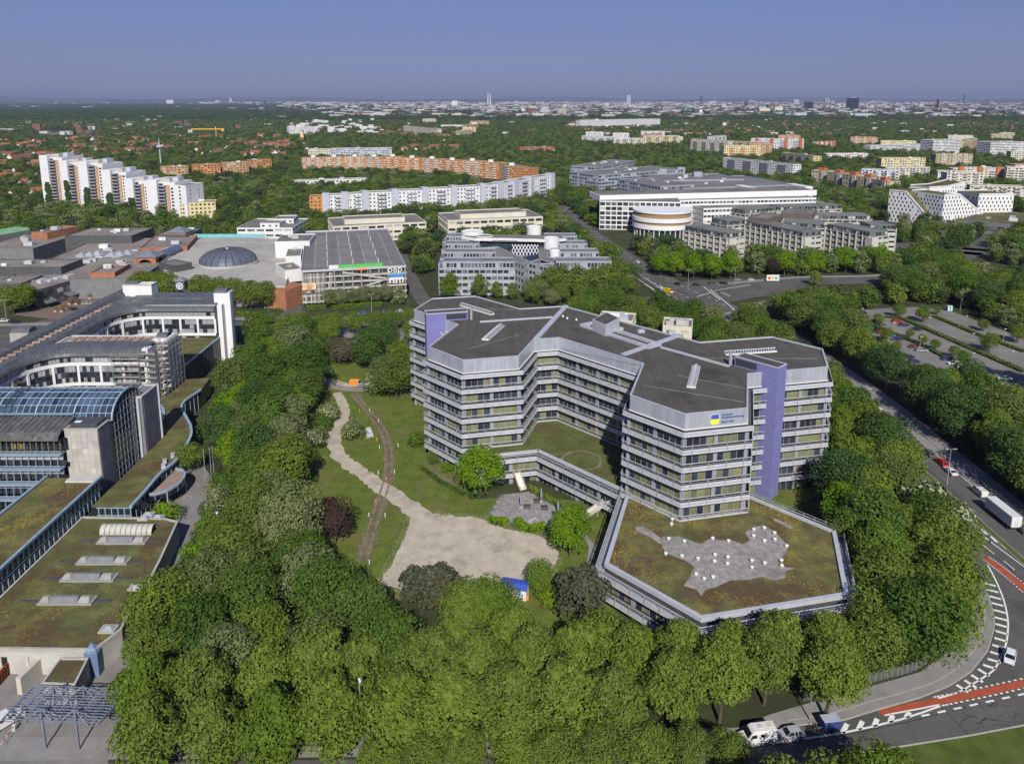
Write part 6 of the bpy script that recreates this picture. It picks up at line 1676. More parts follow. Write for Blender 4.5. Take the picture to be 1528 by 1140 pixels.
for k,(nm,lb,x0,x1,y0,y1,yt,dp,wmat) in enumerate(LIST):
 t, z = far(nm, lb, x0, x1, y0, y1, yt, dp, wmat, seed=400 + k, bay=4.2 if dp < 25 else 5, ww=.62 if 'striped' not in nm and 'low_office' not in nm else .97, wh=.5, mix=(.6, .8), roofbits=2 if dp < 20 else 3)
 a,b = at(x0,y0),at(x1,y1); e = (b - a).normalized(); n = Vector((e.y,-e.x,0)); ang = math.atan2(e.y,e.x); L = (b - a).length
 if nm == 'tan_slab':
  c = (a + b) / 2 - n * 7; MB().box((c.x, c.y, z + 1.6), (9, 7, 3.4), ang).build('roof_house', M_redbox, t)
  m = MB(); c = a + e * L * .78 + n * .5; m.box((c.x, c.y, z / 2), (L * .26, 1.4, z), ang); m.build('shadow_bay', M_conc, t)  # grey concrete bay standing out from the tan front
 if 'red fins' in lb or 'red-finned' in lb and 'cream block' in lb:
  for u in (.12,.4,.68,.95):
   p = a + e * L * u + n * .8; MB().box((p.x, p.y, z / 2 + 1.5), (5.5, 2.4, z + 3), ang).build('red_fin', M_redbox, t)
 if nm == 'white_slab' and 'hall' not in lb and 'tower' not in lb:
  m = MB()
  for f in range(max(1,int(z / 3))):
   for u in (.14,.38,.62,.86):
    p = a + e * L * u + n * .6; m.box((p.x,p.y,1.5 + f * 3.0),(L * .11,1.2,1.0),ang)
  m.build('balcony', M_balc, t, kind='stuff')
# sloped white houses with punched windows
M_slope = mat('sloped_white', (.64, .64, .64), .75, .04, .2)
def sloped(label,a,b,h0,h1,dep,seed,keep=.5):
 """front from a to b, roof level h0 over the first part then falling to h1"""
 t = thing('sloped_house', label, 'apartment house', tuple((a + b) / 2), 'sloped white houses')
 e = (b - a).normalized(); n = Vector((-e.y,e.x,0)); L = (b - a).length; EXCL.append([(p.x,p.y) for p in offset(ccw(rect(a,b,dep)),3)])
 k = a + e * L * keep; prof = [(0,h0),(L * keep,h0),(L,h1)]
 m = MB(); f = lambda s,z,o=0: (a.x + e.x * s + n.x * o,a.y + e.y * s + n.y * o,z)
 m.face([f(0,0),f(L,0),f(L,h1),f(L * keep,h0),f(0,h0)])
 m.face([f(L,0,dep),f(0,0,dep),f(0,h0,dep),f(L * keep,h0,dep),f(L,h1,dep)])
 m.face([f(0,0,dep),f(0,0),f(0,h0),f(0,h0,dep)]); m.face([f(L,0),f(L,0,dep),f(L,h1,dep),f(L,h1)])
 m.build('wall', M_slope, t)
 m = MB(); m.face([f(0, h0), f(L * keep, h0), f(L * keep, h0, dep), f(0, h0, dep)]); m.face([f(L * keep, h0), f(L, h1), f(L, h1, dep), f(L * keep, h0, dep)]); m.build('green_roof', M_sedum2, t)
 for o in (0,dep):
  m = MB()
  for (s0,z0),(s1,z1) in zip(prof,prof[1:]): m.bar(f(s0,z0 + .3,o),f(s1,z1 + .3,o),.8,.9)
  m.build('roof_rim', M_slope, t)
 m = MB(); r2 = random.Random(seed); ang = math.atan2(e.y,e.x)
 def holes(org,d_,wid,hfun,nrm_):
  nb = int(wid / 3.2)
  for fl in range(9):
   for i in range(nb):
    s = (i + .5 + (.22 if fl % 2 else -.22)) * wid / nb; z = 2.0 + fl * 3.1
    if z + 2.2 > hfun(s) or r2.random() < .06: continue
    p = org + d_ * s + nrm_ * .06; m.box((p.x,p.y,z),(.95,.14,1.9),math.atan2(d_.y,d_.x))
 holes(a,e,L,lambda s: h0 if s < L * keep else h0 + (h1 - h0) * (s - L * keep) / (L * (1 - keep)),-n)
 holes(a + n * dep,-n,dep,lambda s: h0,-e)
 m.build('window', M_wdark, t, kind='stuff')
sloped('left sloped white house with green strip roof falling to the right', at(1323, 330), at(1382, 338), 26, 8, 30, 1, .42)
sloped('middle sloped white house with tall punched front falling to the right', at(1404, 340), at(1464, 336), 26, 9, 32, 2, .36)
sloped('right sloped white house with square windowed end', at(1508, 330), at(1456, 318), 24, 24, 22, 3, .6) if False else sloped('right sloped white house with square windowed end', at(1456, 334), at(1508, 333), 24, 23, 26, 3, .9)
sloped('rear sloped white house rising behind the middle one', at(1383, 316), at(1436, 312), 22, 25, 20, 4, .5)
block('sports_hall', 'grey low hall with green flat roof in front of the sloped white houses', quad(9, (1432, 328), (1530, 338), (1560, 322)), 9, 1, 6, M_gclad, roof=M_sedum2, ww=.8, wh=.4, seed=77, roofbits=3)
r9 = random.Random(21); CEN = []
for (x0, y0, x1, y1), cnt_, where in (((1050, 214, 1230, 246), 9, 'in the estate beyond the campus'), ((1225, 240, 1528, 262), 9, 'behind the red-finned block'), ((1280, 262, 1528, 296), 8, 'around the sloped white houses'), ((870, 203, 1030, 216), 5, 'in the pale row beyond the wood'), ((590, 184, 720, 206), 7, 'right of the white estate'), ((1250, 205, 1528, 225), 7, 'before the far city')):
 for k in range(cnt_):
  px = r9.uniform(x0,x1); py = r9.uniform(y0,y1); a = at(px,py); w = r9.uniform(38,85); ang = r9.choice((-.12,-.05,.06,.12,.9)); b = a + Vector((math.cos(ang),math.sin(ang),0)) * w; c = (a + b) / 2
  if any((c - q).length < 48 for q in CEN) or any(inside(q,p.x,p.y) for q in EXCL for p in (a,b,c)): continue
  CEN.append(c); z = r9.uniform(13,22); wmat = r9.choice([M_offw2,M_offw2,M_cream,M_yellow,M_tan,M_peach]); dn = rect(a - Vector((0,34,0)),b - Vector((0,34,0)),34); EXCL.append([(p.x,p.y) for p in dn])
  cl_ = {M_offw2: 'white', M_cream: 'cream', M_yellow: 'yellow', M_tan: 'tan', M_peach: 'peach'}[wmat]; t = block('apartment_slab', '%s apartment slab %s' % (cl_, where), rect(a, b, 13), z, max(4, round(z / 3)), 4.2, wmat, ww=.55, seed=700 + k, group='%s apartment slabs %s' % (cl_, where), cat='apartment house', roofbits=2)
  m = MB(); e = (b - a).normalized(); n = Vector((e.y,-e.x,0))
  for f in range(int(z / 3)):
   for u in (.2,.5,.8): p = a + (b - a) * u + n * .6; m.box((p.x,p.y,1.5 + f * 3),(w * .12,1.2,1.0),math.atan2(e.y,e.x))
  m.build('balcony', r9.choice([M_balc, M_white, M_redbox]), t, kind='stuff')
# white stepped estate: many small cubes
est = []
r3 = random.Random(12)
for k in range(64):
 px = r3.uniform(432,562); py = r3.uniform(182,202)
 if px < 455 and py < 188: continue
 a = at(px,py); w = r3.uniform(13,24); h = r3.uniform(9,17)
 o = MB(); gq = MB(); pp = rect((a.x - w / 2,a.y),(a.x + w / 2,a.y + r3.uniform(-4,4)),r3.uniform(10,16))
 block('terrace_house', 'small white cube house in the dense white estate beyond the peach slabs', pp, h, 3, 5, M_offw2, seed=500 + k, ww=.45, wh=.45, group='white cube estate', cat='house')
# ------------------------------------------------------------------ small gabled houses
M_tile = mat('red_tile', (.215, .085, .048), .85, .25, .05, objvar=.35); M_btile = mat('brown_tile', (.12, .07, .05), .85, .25, .05, objvar=.3); M_hwall = mat('house_render', (.66, .63, .57), .85, .06, .1, objvar=.15)
protos = []
for k,(w,dp,h,rh) in enumerate(((11,9,5.5,4),(18,10,6,4.5),(26,10,6,4),(9,9,5,4.5))):
 for tile in (M_tile,M_btile):
  m = MB(); m.mi = 0; m.prism([(-w / 2,-dp / 2),(w / 2,-dp / 2),(w / 2,dp / 2),(-w / 2,dp / 2)],0,h,top=False)
  for s in (-1,1): m.face([(s * w / 2,s * dp / 2 * -1,h),(s * w / 2,s * dp / 2,h),(s * w / 2,0,h + rh)])
  m.mi = 1; o_ = .5
  m.face([(-w / 2 - o_,-dp / 2 - o_,h - .3),(w / 2 + o_,-dp / 2 - o_,h - .3),(w / 2 + o_,0,h + rh),(-w / 2 - o_,0,h + rh)])
  m.face([(w / 2 + o_,dp / 2 + o_,h - .3),(-w / 2 - o_,dp / 2 + o_,h - .3),(-w / 2 - o_,0,h + rh),(w / 2 + o_,0,h + rh)])
  m.box((w * .2,1,h + rh),(.9,.9,2.2)); m.mi = 2
  for i in range(max(2,int(w / 4))):
   for zz in (1.5,4.0): m.box((-w / 2 + (i + .5) * w / max(2,int(w / 4)),-dp / 2 - .03,zz),(1.3,.1,1.3))
  protos.append(m.mesh('gabled_house', [M_hwall, tile, M_wdark]))
zones = [((5, 210, 70, 262), 46, 'among the trees at the far left'), ((5, 262, 66, 300), 16, 'beside the housing towers at the left edge'), ((100, 208, 250, 240), 44, 'behind the tall housing towers'), ((250, 205, 430, 236), 46, 'around the radio mast'), ((395, 215, 460, 235), 14, 'left of the terraced slab'), ((560, 185, 680, 232), 26, 'around the far chapel'),
   ((850, 184, 1010, 200), 34, 'in front of the long far hall'), ((1010, 176, 1300, 206), 62, 'in the far garden suburb'), ((1200, 180, 1528, 200), 12, 'at the edge of the far city')]
nh = 0
for (x0,y0,x1,y1),cnt_,where in zones:
 for k in range(cnt_):
  if nh >= 300: break
  px,py = rnd.uniform(x0,x1),rnd.uniform(y0,y1); p = at(px,py)
  if any(inside(q,p.x,p.y) for q in EXCL): continue
  w = rnd.choice(range(len(protos)))
  if rnd.random() < .6: w = w & ~1
  o = put('gabled_house', protos[w]); o.location = p; o.rotation_euler = (0, 0, rnd.choice((.2, 1.75, -.3, .5)) + rnd.uniform(-.1, .1))
  o['label'] = ('red-roofed house ' if not w & 1 else 'brown-roofed house ') + where; o['category'] = 'house'; o['group'] = ('red-roofed' if not w & 1 else 'brown-roofed') + ' houses ' + where; nh += 1
  EXCL.append([(p.x - 9,p.y - 26),(p.x + 9,p.y - 26),(p.x + 9,p.y + 8),(p.x - 9,p.y + 8)])
# ------------------------------------------------------------------ landmarks
def pole_thing(nm,lb,cat,px,pyb,pyt,r,mat_,extra=None):
 p = at(px, pyb); z = zat(p.y, pyt); t = thing(nm, lb, cat, tuple(p)); MB().tube((p.x, p.y, 0), (p.x, p.y, z), r, r * .6, 10).build('shaft', mat_, t); return t, p, z
t, p, z = pole_thing('radio_mast', 'slender grey radio mast with dish platform behind the towers', 'mast', 241, 256, 212, 1.1, M_pgrey)
MB().lathe((p.x, p.y, z * .78), [(1, 0), (4, 1.5), (4, 3.5), (1, 5)], 12).build('platform', M_pgrey, t); MB().tube((p.x, p.y, z * .98), (p.x, p.y, z * 1.12), .4).build('aerial', M_pgrey, t)
M_crane = mat('crane_yellow', (.62, .36, .04), .6, .08)
t, p, z = pole_thing('tower_crane', 'yellow tower crane over the tree line', 'crane', 323, 209, 193, 1.3, M_crane)
k_ = z; MB().bar((p.x - 62, p.y, z), (p.x + 22, p.y, z), 2.2, 2.6).build('jib', M_crane, t); MB().box((p.x + 18, p.y, z - 3), (6, 4, 5)).build('counterweight', M_crane, t); MB().bar((p.x, p.y, z), (p.x, p.y, z + 7), 1.8).build('crane_head', M_crane, t)
for px in (728,731.5):
 t, p, z = pole_thing('chimney', 'tall white power station chimney on the horizon, ' + ('left' if px < 730 else 'right') + ' of the pair', 'chimney', px, 158, 139.5, 13, M_white)
 MB().lathe((p.x, p.y, z * .94), [(13, 0), (13, 6), (8, 8)], 10).build('crown', M_pgrey, t)
def tower(nm,lb,x0,x1,pyb,pyt,m_,dep=40):
 a, b = at(x0, pyb), at(x1, pyb); z = zat(a.y, pyt); w = b.x - a.x; t = thing(nm, lb, 'tower', tuple(a)); P_ = rect(a, b, dep)
 MB().prism(P_, 0, z).build('tower_body', m_, t); MB().prism(offset(ccw(P_), -w * .2), z, z * 1.03).build('roof_house', M_pgrey, t); return t
M_blackt = glassmat('black_tower', (.012, .014, .02), .2, .4, 0)
tower('black_tower', 'black office cube tower on the skyline', 1264.5, 1280.5, 165, 146.5, M_blackt)
tower('dark_tower', 'low dark office left of the black tower', 1201, 1213, 163, 152, M_blackt)
tower('glass_tower', 'slender blue-grey skyscraper on the skyline at far right', 1438.5, 1442.5, 156, 140, mat('far_blue', (.10, .15, .22), .3, .1), 60)
tower('twin_tower', 'left of the pale twin church towers', 1231, 1233.2, 156, 146.5, M_conc, 60); tower('twin_tower', 'right of the pale twin church towers', 1234.4, 1236.6, 156, 146.5, M_conc, 60)
tower('grey_tower', 'grey slab tower on the middle skyline', 935, 941, 156, 142.5, M_pgrey, 60); tower('grey_tower', 'dark tower on the skyline right of the middle', 1045, 1047.5, 155, 142.5, M_blackt, 60)
tower('white_tower', 'white slab block on the horizon at far left', 248.5, 259, 156, 149.5, M_offw2, 60); tower('grey_tower', 'dark block on the horizon left of the white cubes', 342, 346.5, 155, 147, M_pgrey, 60)
tower('white_tower', 'white block on the skyline below the chimneys', 674, 683, 160, 151, M_offw2, 60); tower('grey_tower', 'pale tower left of the black tower', 1184, 1192, 157, 149, M_conc, 60)
tower('brick_tower', 'slim brown church tower on the right skyline', 1400, 1402, 165, 148.5, M_brick, 40); tower('white_tower', 'white church tower in the far suburb', 1043.5, 1048, 172, 164, M_white, 20)
wp = at(1301, 168); zr_ = zat(wp.y, 151); fw = thing('ferris_wheel', 'white ferris wheel right of the black tower', 'ferris wheel', tuple(wp)); R_ = zr_ * .46; hz = zr_ - R_
m = MB()
for k in range(32):
 t0,t1 = 2 * math.pi * k / 32,2 * math.pi * (k + 1) / 32; m.bar((wp.x + R_ * math.cos(t0),wp.y,hz + R_ * math.sin(t0)),(wp.x + R_ * math.cos(t1),wp.y,hz + R_ * math.sin(t1)),1.6)
m.build('wheel_rim', M_white, fw)
m = MB()
for k in range(16):
 t0 = 2 * math.pi * k / 16; m.bar((wp.x,wp.y,hz),(wp.x + R_ * math.cos(t0),wp.y,hz + R_ * math.sin(t0)),.7)
m.build('spoke', M_white, fw, kind='stuff')
for s in (-1, 1): MB().bar((wp.x + s * R_ * .55, wp.y, 0), (wp.x, wp.y, hz), 2.4).build('wheel_leg', M_white, fw)
p = at(451.5, 213); z = 26; t = thing('chapel', 'yellow church tower with red roof among the far trees', 'church', tuple(p)); MB().box((p.x, p.y, z / 2), (7, 7, z)).build('tower_body', M_yellow, t)
m = MB(); m.add([(p.x - 3.6, p.y - 3.6, z), (p.x + 3.6, p.y - 3.6, z), (p.x + 3.6, p.y + 3.6, z), (p.x - 3.6, p.y + 3.6, z), (p.x, p.y, z + 5)], [(0, 1, 4), (1, 2, 4), (2, 3, 4), (3, 0, 4)]); m.build('tower_roof', M_pyr, t)
m = MB(); m.prism(rect((p.x - 5, p.y - 18), (p.x + 5, p.y - 18), 16), 0, 7); m.build('nave', M_hwall, t);
m = MB(); m.add([(p.x - 6, p.y - 19, 7), (p.x + 6, p.y - 19, 7), (p.x + 6, p.y - 2, 7), (p.x - 6, p.y - 2, 7), (p.x, p.y - 19, 13), (p.x, p.y - 2, 13)], [(0, 1, 4), (2, 3, 5), (1, 2, 5, 4), (3, 0, 4, 5)]); m.build('nave_roof', M_tile, t)
# ------------------------------------------------------------------ the far city: thousands of blocks, too many and too small to count
city = MB(); r4 = random.Random(5); cm = [mat('far_white', (.40, .40, .40), .9, .15, .01), mat('far_grey', (.27, .27, .28), .9, .2, .01), M_cream, mat('far_tile', (.16, .095, .07), .9, .2, .01), mat('far_dark', (.10, .105, .115), .8, .2, .01), M_pgrey]
def city_fill(n,x0,x1,y0,y1,wr,hr,w_):
 for k in range(n):
  px = r4.uniform(x0,x1); py = y0 + (y1 - y0) * r4.random() ** 1.5; p = at(px,py)
  if any(inside(q,p.x,p.y) for q in EXCL[-400:]) and p.y < 3500: continue
  city.mi = r4.choices(range(6),w_)[0]; w = r4.uniform(*wr); h = r4.uniform(*hr) * (1.8 if r4.random() < .04 else 1)
  city.box((p.x,p.y,h / 2),(w,w * r4.uniform(.4,1),h),r4.uniform(-.4,.4),False)
city_fill(900,300,1528,152.5,156,(60,220),(18,45),(3,2,2,3,2,2))
city_fill(1500,560,1528,155,163,(30,120),(12,26),(3,2,2,4,2,2))
city_fill(500,380,900,156,168,(25,90),(8,20),(4,2,2,3,2,2))
city_fill(400,900,1528,162,172,(25,90),(8,18),(3,2,2,5,2,2))
city_fill(120,0,420,153,166,(40,130),(8,20),(5,1,1,2,1,1))
city_fill(160,420,900,168,182,(14,60),(6,12),(4,1,1,4,2,2))
city_fill(140,900,1528,170,182,(14,50),(6,12),(3,1,1,5,2,1))
city_fill(60,0,300,172,200,(14,40),(6,10),(5,1,1,3,1,1))
city_fill(1300,480,1528,155,178,(24,80),(12,24),(4,4,2,4,2,3)); city_fill(900,420,1528,154,160,(40,140),(16,34),(4,2,2,3,1,2)); city_fill(300,600,1528,160,170,(25,80),(12,22),(5,1,2,4,1,1))
city_fill(350,0,1528,170,205,(10,26),(9,12),(4,0,2,9,1,1))
co = city.build('distant_city', cm, kind='stuff'); co['label'] = 'pale distant city blocks spread along the horizon'; co['category'] = 'city'
# ------------------------------------------------------------------ trees
def leafmat(name,cols,trans=.22,hv=.05):
 m = bpy.data.materials.new(name); m.use_nodes = True; nt = m.node_tree; nt.nodes.clear()
 out = N(nt, 'ShaderNodeOutputMaterial'); df = N(nt, 'ShaderNodeBsdfPrincipled'); tr = N(nt, 'ShaderNodeBsdfTranslucent'); mx = N(nt, 'ShaderNodeMixShader', i0=trans)
 df.inputs['Roughness'].default_value = .75; df.inputs['Specular IOR Level'].default_value = .08
 oi = N(nt, 'ShaderNodeObjectInfo'); ramp = N(nt, 'ShaderNodeValToRGB'); nt.links.new(oi.outputs['Random'], ramp.inputs[0])
 el = ramp.color_ramp.elements; el[0].color = (*cols[0],1); el[1].color = (*cols[-1],1)
 for i,c in enumerate(cols[1:-1]): e = el.new((i + 1) / (len(cols) - 1)); e.color = (*c,1)
 tc = N(nt, 'ShaderNodeTexCoord'); nz = noise(nt, .9, 3, .7, vec=tc.outputs['Object'], lo=.3, hi=.7)
 hs = N(nt, 'ShaderNodeHueSaturation'); mr = N(nt, 'ShaderNodeMapRange'); mr.inputs[3].default_value = .62; mr.inputs[4].default_value = 1.38
 nt.links.new(nz, mr.inputs[0]); nt.links.new(mr.outputs[0], hs.inputs['Value']); nt.links.new(ramp.outputs[0], hs.inputs['Color'])
 nt.links.new(hs.outputs[0], df.inputs['Base Color'])
 yl = mixc(nt, hs.outputs[0], (1.0, .95, .25), .5, 'MULTIPLY'); g2 = N(nt, 'ShaderNodeHueSaturation', ); g2.inputs['Value'].default_value = 1.6; nt.links.new(hs.outputs[0], g2.inputs['Color'])
 nt.links.new(g2.outputs[0],tr.inputs[0]); nt.links.new(df.outputs[0],mx.inputs[1]); nt.links.new(tr.outputs[0],mx.inputs[2]); nt.links.new(mx.outputs[0],out.inputs[0])
 return m
L_lin = leafmat('linden_leaf', [(.092, .146, .016), (.120, .170, .024), (.102, .143, .026), (.126, .180, .026), (.086, .141, .018)], .16)
L_dark = leafmat('dark_leaf', [(.043, .084, .015), (.064, .115, .016), (.083, .129, .024), (.046, .088, .026), (.077, .134, .014), (.106, .138, .042)], .16)
L_pale = leafmat('pale_leaf', [(.142, .172, .062), (.156, .180, .078), (.126, .164, .060)], .16)
L_bright = leafmat('bright_leaf', [(.105, .195, .008), (.135, .215, .012)], .2)
L_purple = leafmat('purple_leaf', [(.042, .030, .022), (.055, .035, .026)], .1)
L_brown = leafmat('brownish_leaf', [(.095, .085, .055), (.11, .095, .06)], .15)
L_pine = leafmat('pine_needle', [(.075, .078, .048), (.065, .070, .040)], .05)
L_spruce = leafmat('spruce_needle', [(.034, .056, .026), (.046, .070, .028), (.060, .082, .026)], .05)
L_white = leafmat('white_blossom', [(.34, .34, .22), (.30, .31, .18)], .2)
M_bark = mat('bark', (.085, .068, .052), .95, .3, 2)
def crown_mesh(name,seed,w,h,z0,nleaf,size,material,nl=34,top=.62,jitter=.75,lump=.30,blossom=None):
 """leaf-sized faces spread over the lumps of an uneven crown"""
 g = np.random.default_rng(seed)
 u = g.random(nl); th = g.random(nl) * 2 * np.pi + np.arange(nl) * 2.4; zz = np.linspace(-.92,.97,nl) + g.normal(0,.06,nl)
 zz = np.clip(zz,-.95,.99)
 prof = np.sqrt(np.clip(1 - np.abs(zz) ** (2.2 if top > .5 else 1.6),.02,1)); prof = np.where(zz > 0,prof * (1 - .28 * zz * (top < .5)),prof)
 rr_ = (.52 + .16 * u) * prof
 C = np.stack([np.cos(th) * rr_ * w / 2 * 1.25,np.sin(th) * rr_ * w / 2 * 1.25,z0 + h * (.5 + .46 * zz * .92)],1)
 R = w * (lump * (.6 + .85 * g.random(nl))) * (.62 + .38 * prof)
 C = np.vstack([C,[[0,0,z0 + h * .5]],[[0,0,z0 + h * .72]]]); R = np.append(R,[w * .36,w * .26])
 k = g.choice(len(R),nleaf,p=R ** 2 / (R ** 2).sum())
 d = g.normal(size=(nleaf,3)); d /= np.linalg.norm(d,axis=1)[:,None]; d[:,2] = np.where(d[:,2] < -.35,-d[:,2],d[:,2])
 rad = R[k] * (.80 + .28 * g.random(nleaf)); P = C[k] + d * rad[:,None] * np.array([1,1,.86])
 ctr = np.array([0,0,z0 + h * .42]); od = (P - ctr) / np.array([w / 2,w / 2,h / 2]); keep = np.linalg.norm(od,axis=1) > .42
 P = P[keep]; d = d[keep]; od = od[keep]; n = len(P)
 # drop what lies deep inside another lump
 nrm = d * .6 + od * .35 + g.normal(size=(n,3)) * jitter * .62 + np.array([0,0,.12]); nrm /= np.linalg.norm(nrm,axis=1)[:,None]
 a = np.cross(nrm,g.normal(size=(n,3))); a /= np.linalg.norm(a,axis=1)[:,None]; b = np.cross(nrm,a)
 s = size * (.6 + .8 * g.random(n))[:,None]
 V = np.stack([P - a * s * .5 - b * s * .3,P + a * s * .55 - b * s * .12,P + a * s * .35 + b * s * .42,P - a * s * .4 + b * s * .38],1).reshape(-1,3)
 me = bpy.data.meshes.new(name); me.vertices.add(n * 4); me.vertices.foreach_set('co', V.astype(np.float32).ravel())
 me.loops.add(n * 4); me.loops.foreach_set('vertex_index', np.arange(n * 4, dtype=np.int32)); me.polygons.add(n)
 me.polygons.foreach_set('loop_start', np.arange(0, n * 4, 4, dtype=np.int32))
 me.materials.append(material)
 if blossom is not None:
  me.materials.append(blossom); me.polygons.foreach_set('material_index', (g.random(n) < .4 * (P[:, 2] > z0 + h * .45)).astype(np.int32))
 me.update(calc_edges=True); return me
def trunk_mesh(name,seed,h,r,w,z0,nb=6):
 m = MB(); rr = random.Random(seed); top = Vector((rr.uniform(-.4,.4),rr.uniform(-.4,.4),z0 + (h - z0) * .75))
 mid_ = Vector((rr.uniform(-.25,.25),rr.uniform(-.25,.25),z0 + .3)); m.tube((0,0,-.1),mid_,r * 1.2,r * .85,7,False); m.tube(mid_,top,r * .85,r * .2,7,False)
 for k in range(nb):
  t = .05 + .8 * k / nb; p = mid_.lerp(top,t); a = k * 2.4 + rr.random(); l = w * .34 * (1 - .4 * t)
  m.tube(p,p + Vector((math.cos(a) * l,math.sin(a) * l,l * .75)),r * .4 * (1 - .5 * t),r * .08,5,False)
 return m.mesh(name,M_bark)
KIND = {}
def kind(key,name,cat,h,w,z0,n,size,material,variants=2,**kw):
 KIND[key] = (name, cat, h, [(crown_mesh('crown', hash(key) % 1000 + v * 13 if False else sum(map(ord, key)) + v * 31, w, h - z0, z0, n, size, material, **kw), trunk_mesh('trunk', v + 5, h, .018 * h, w, z0)) for v in range(variants)])
kind('linden', 'linden_tree', 'tree', 15.0, 10.2, 1.4, 11500, .36, L_lin, 4, nl=70, lump=.16, top=.4)
kind('street', 'linden_tree', 'tree', 15.0, 10.4, 4.2, 9500, .36, L_lin, 2, nl=60, lump=.17, top=.4)
kind('dark', 'maple_tree', 'tree', 16.0, 12.5, 2.8, 9500, .40, L_dark, 4, nl=60, lump=.19)
kind('mid', 'ash_tree', 'tree', 14.0, 11.0, 2.6, 8500, .38, L_lin, 3, nl=44, lump=.21)
kind('pale', 'whitebeam_tree', 'tree', 15.0, 11.5, 2.6, 9000, .38, L_pale, 2, nl=50, lump=.2)
kind('bright', 'bright_maple_tree', 'tree', 12.0, 9.0, 2.4, 7000, .36, L_bright, 2, nl=40, lump=.2)
kind('purple', 'copper_beech_tree', 'tree', 11.0, 8.5, 2.0, 4500, .42, L_purple, 1)
kind('brown', 'hazel_tree', 'tree', 11.0, 9.0, 1.0, 5000, .42, L_brown, 1)
kind('pine', 'pine_tree', 'tree', 12.0, 9.0, 3.0, 3800, .55, L_pine, 2, nl=20, lump=.26, jitter=1.1)
kind('poplar', 'hornbeam_tree', 'tree', 18.0, 11.5, 1.0, 6500, .50, L_lin, 2, nl=40, lump=.22, top=.4)
kind('shrub', 'shrub', 'shrub', 3.6, 4.6, .2, 1700, .30, L_dark, 2, nl=14, lump=.3)
kind('lshrub', 'shrub', 'shrub', 3.2, 4.4, .2, 1600, .30, L_bright, 2, nl=14, lump=.3)
kind('haw', 'hawthorn_bush', 'shrub', 5.0, 5.6, .3, 2300, .32, L_dark, 2, nl=16, lump=.3, blossom=L_white)
NTREE = {}
def plant(key, x, y, s=1.0, label='', group=None, rz=None, sw=None):
 name,cat,h,vs = KIND[key]; cm_,tm_ = vs[rnd.randrange(len(vs))]
 t = bpy.data.objects.new(name,None); COL.objects.link(t); t.location = (x,y,0); t.empty_display_size = .3
 t.rotation_euler = (rnd.uniform(-.06,.06),rnd.uniform(-.06,.06),rnd.uniform(0,6.28)); k = s * rnd.uniform(.97,1.03); t.scale = (k * (sw or rnd.uniform(.93,1.07)),k * (sw or rnd.uniform(.93,1.07)),k)
 t['label'] = label; t['category'] = cat
 if group: t['group'] = group
 for nm, me in (('crown', cm_), ('trunk', tm_)):
  o = bpy.data.objects.new(nm,me); COL.objects.link(o); o.parent = t
 NTREE[key] = NTREE.get(key,0) + 1
 return t
TREES = []
VIEW = [[(1255,468),(1268,464),(1366,459),(1417,465),(1540,508),(1540,578),(1495,582),(1440,560),(1352,548),(1320,515),(1300,494)],
 [(1336,645),(1350,636),(1400,682),(1540,785),(1540,860),(1480,838),(1434,770),(1430,745),(1380,710)],[(1098,482),(1125,476),(1165,508),(1130,502)],
 [(925,383),(960,392),(1060,436),(1120,424),(1330,412),(1330,424),(1125,443),(1105,470),(1130,492),(1090,482),(1050,447),(960,442),(940,427),(975,420),(925,394)],
 [(350,476),(445,476),(445,502),(350,502)],[(-10,472),(190,452),(200,475),(60,512),(-10,520)],
 [(568,872),(610,790),(640,768),(735,780),(830,815),(818,865),(798,895),(745,892),(715,880),(640,866)],
 [(448,640),(500,565),(600,600),(640,640),(700,740),(735,770),(620,770),(560,860),(505,850),(518,790),(450,705)],
 [(240,700),(300,690),(314,705),(314,740),(290,808),(256,858),(232,882),(222,875),(262,790),(250,740)],[(1172,735),(1218,728),(1228,762),(1190,758)],[(790,890),(830,850),(890,870),(872,900),(842,948),(800,932)],[(1262,598),(1295,618),(1300,632),(1268,612)],[(1330,405),(1345,388),(1362,392),(1350,412)],[(1440,372),(1528,395),(1528,412),(1430,388)],[(470,495),(500,500),(500,512),(470,510)]]
def shows(X,Y,Z):
 """which treetops would stand in front of ground that the photograph shows open"""
 f = Y * math.cos(PITCH) - (Z - CAM_H) * math.sin(PITCH); px = PRIN_X + FOC * X / f; py = PRIN_Y - FOC * (Y * math.sin(PITCH) + (Z - CAM_H) * math.cos(PITCH)) / f; bad = np.zeros(len(X),bool)
 for P in VIEW:
  c = in_poly(P,px,py)
  bad |= c
 return bad
ALLEX = [[(p.x,p.y) for p in offset(ccw(q),3.2)] for q in EXCL] + EXG + [[(p.x,p.y) for p in offset(ccw(q),4.0)] for q in (MAIN,ANo,CW,[(-168,170),(-98,170),(-98,300),(-168,300)],pod,DK,[(-100,160),(-86,160),(-86,205),(-98,225),(-102,245),(-116,250)])] + [[(p.x,p.y) for p in ccw(JUN)],[(p.x,p.y) for p in offset(ccw(sg_ + PG),1)] if False else [(-100,90),(-60,90),(-66,110),(-71,118),(-100,118)]]
BB = [(min(p[0] for p in q),max(p[0] for p in q),min(p[1] for p in q),max(p[1] for p in q),np.array([(p[0],p[1]) for p in q])) for q in ALLEX]
def free_mask(X,Y):
 ok = np.ones(len(X),bool)
 for x0,x1,y0,y1,P in BB:
  s = np.nonzero((X > x0) & (X < x1) & (Y > y0) & (Y < y1) & ok)[0]
  if len(s): ok[s[in_poly(P,X[s],Y[s])]] = False
 return ok
def free(x,y): return bool(free_mask(np.array([x]),np.array([y]))[0])
def far_from(x,y,d): return all(abs(x - a) > d or (x - a) ** 2 + (y - b) ** 2 > d * d for a,b in TREES)
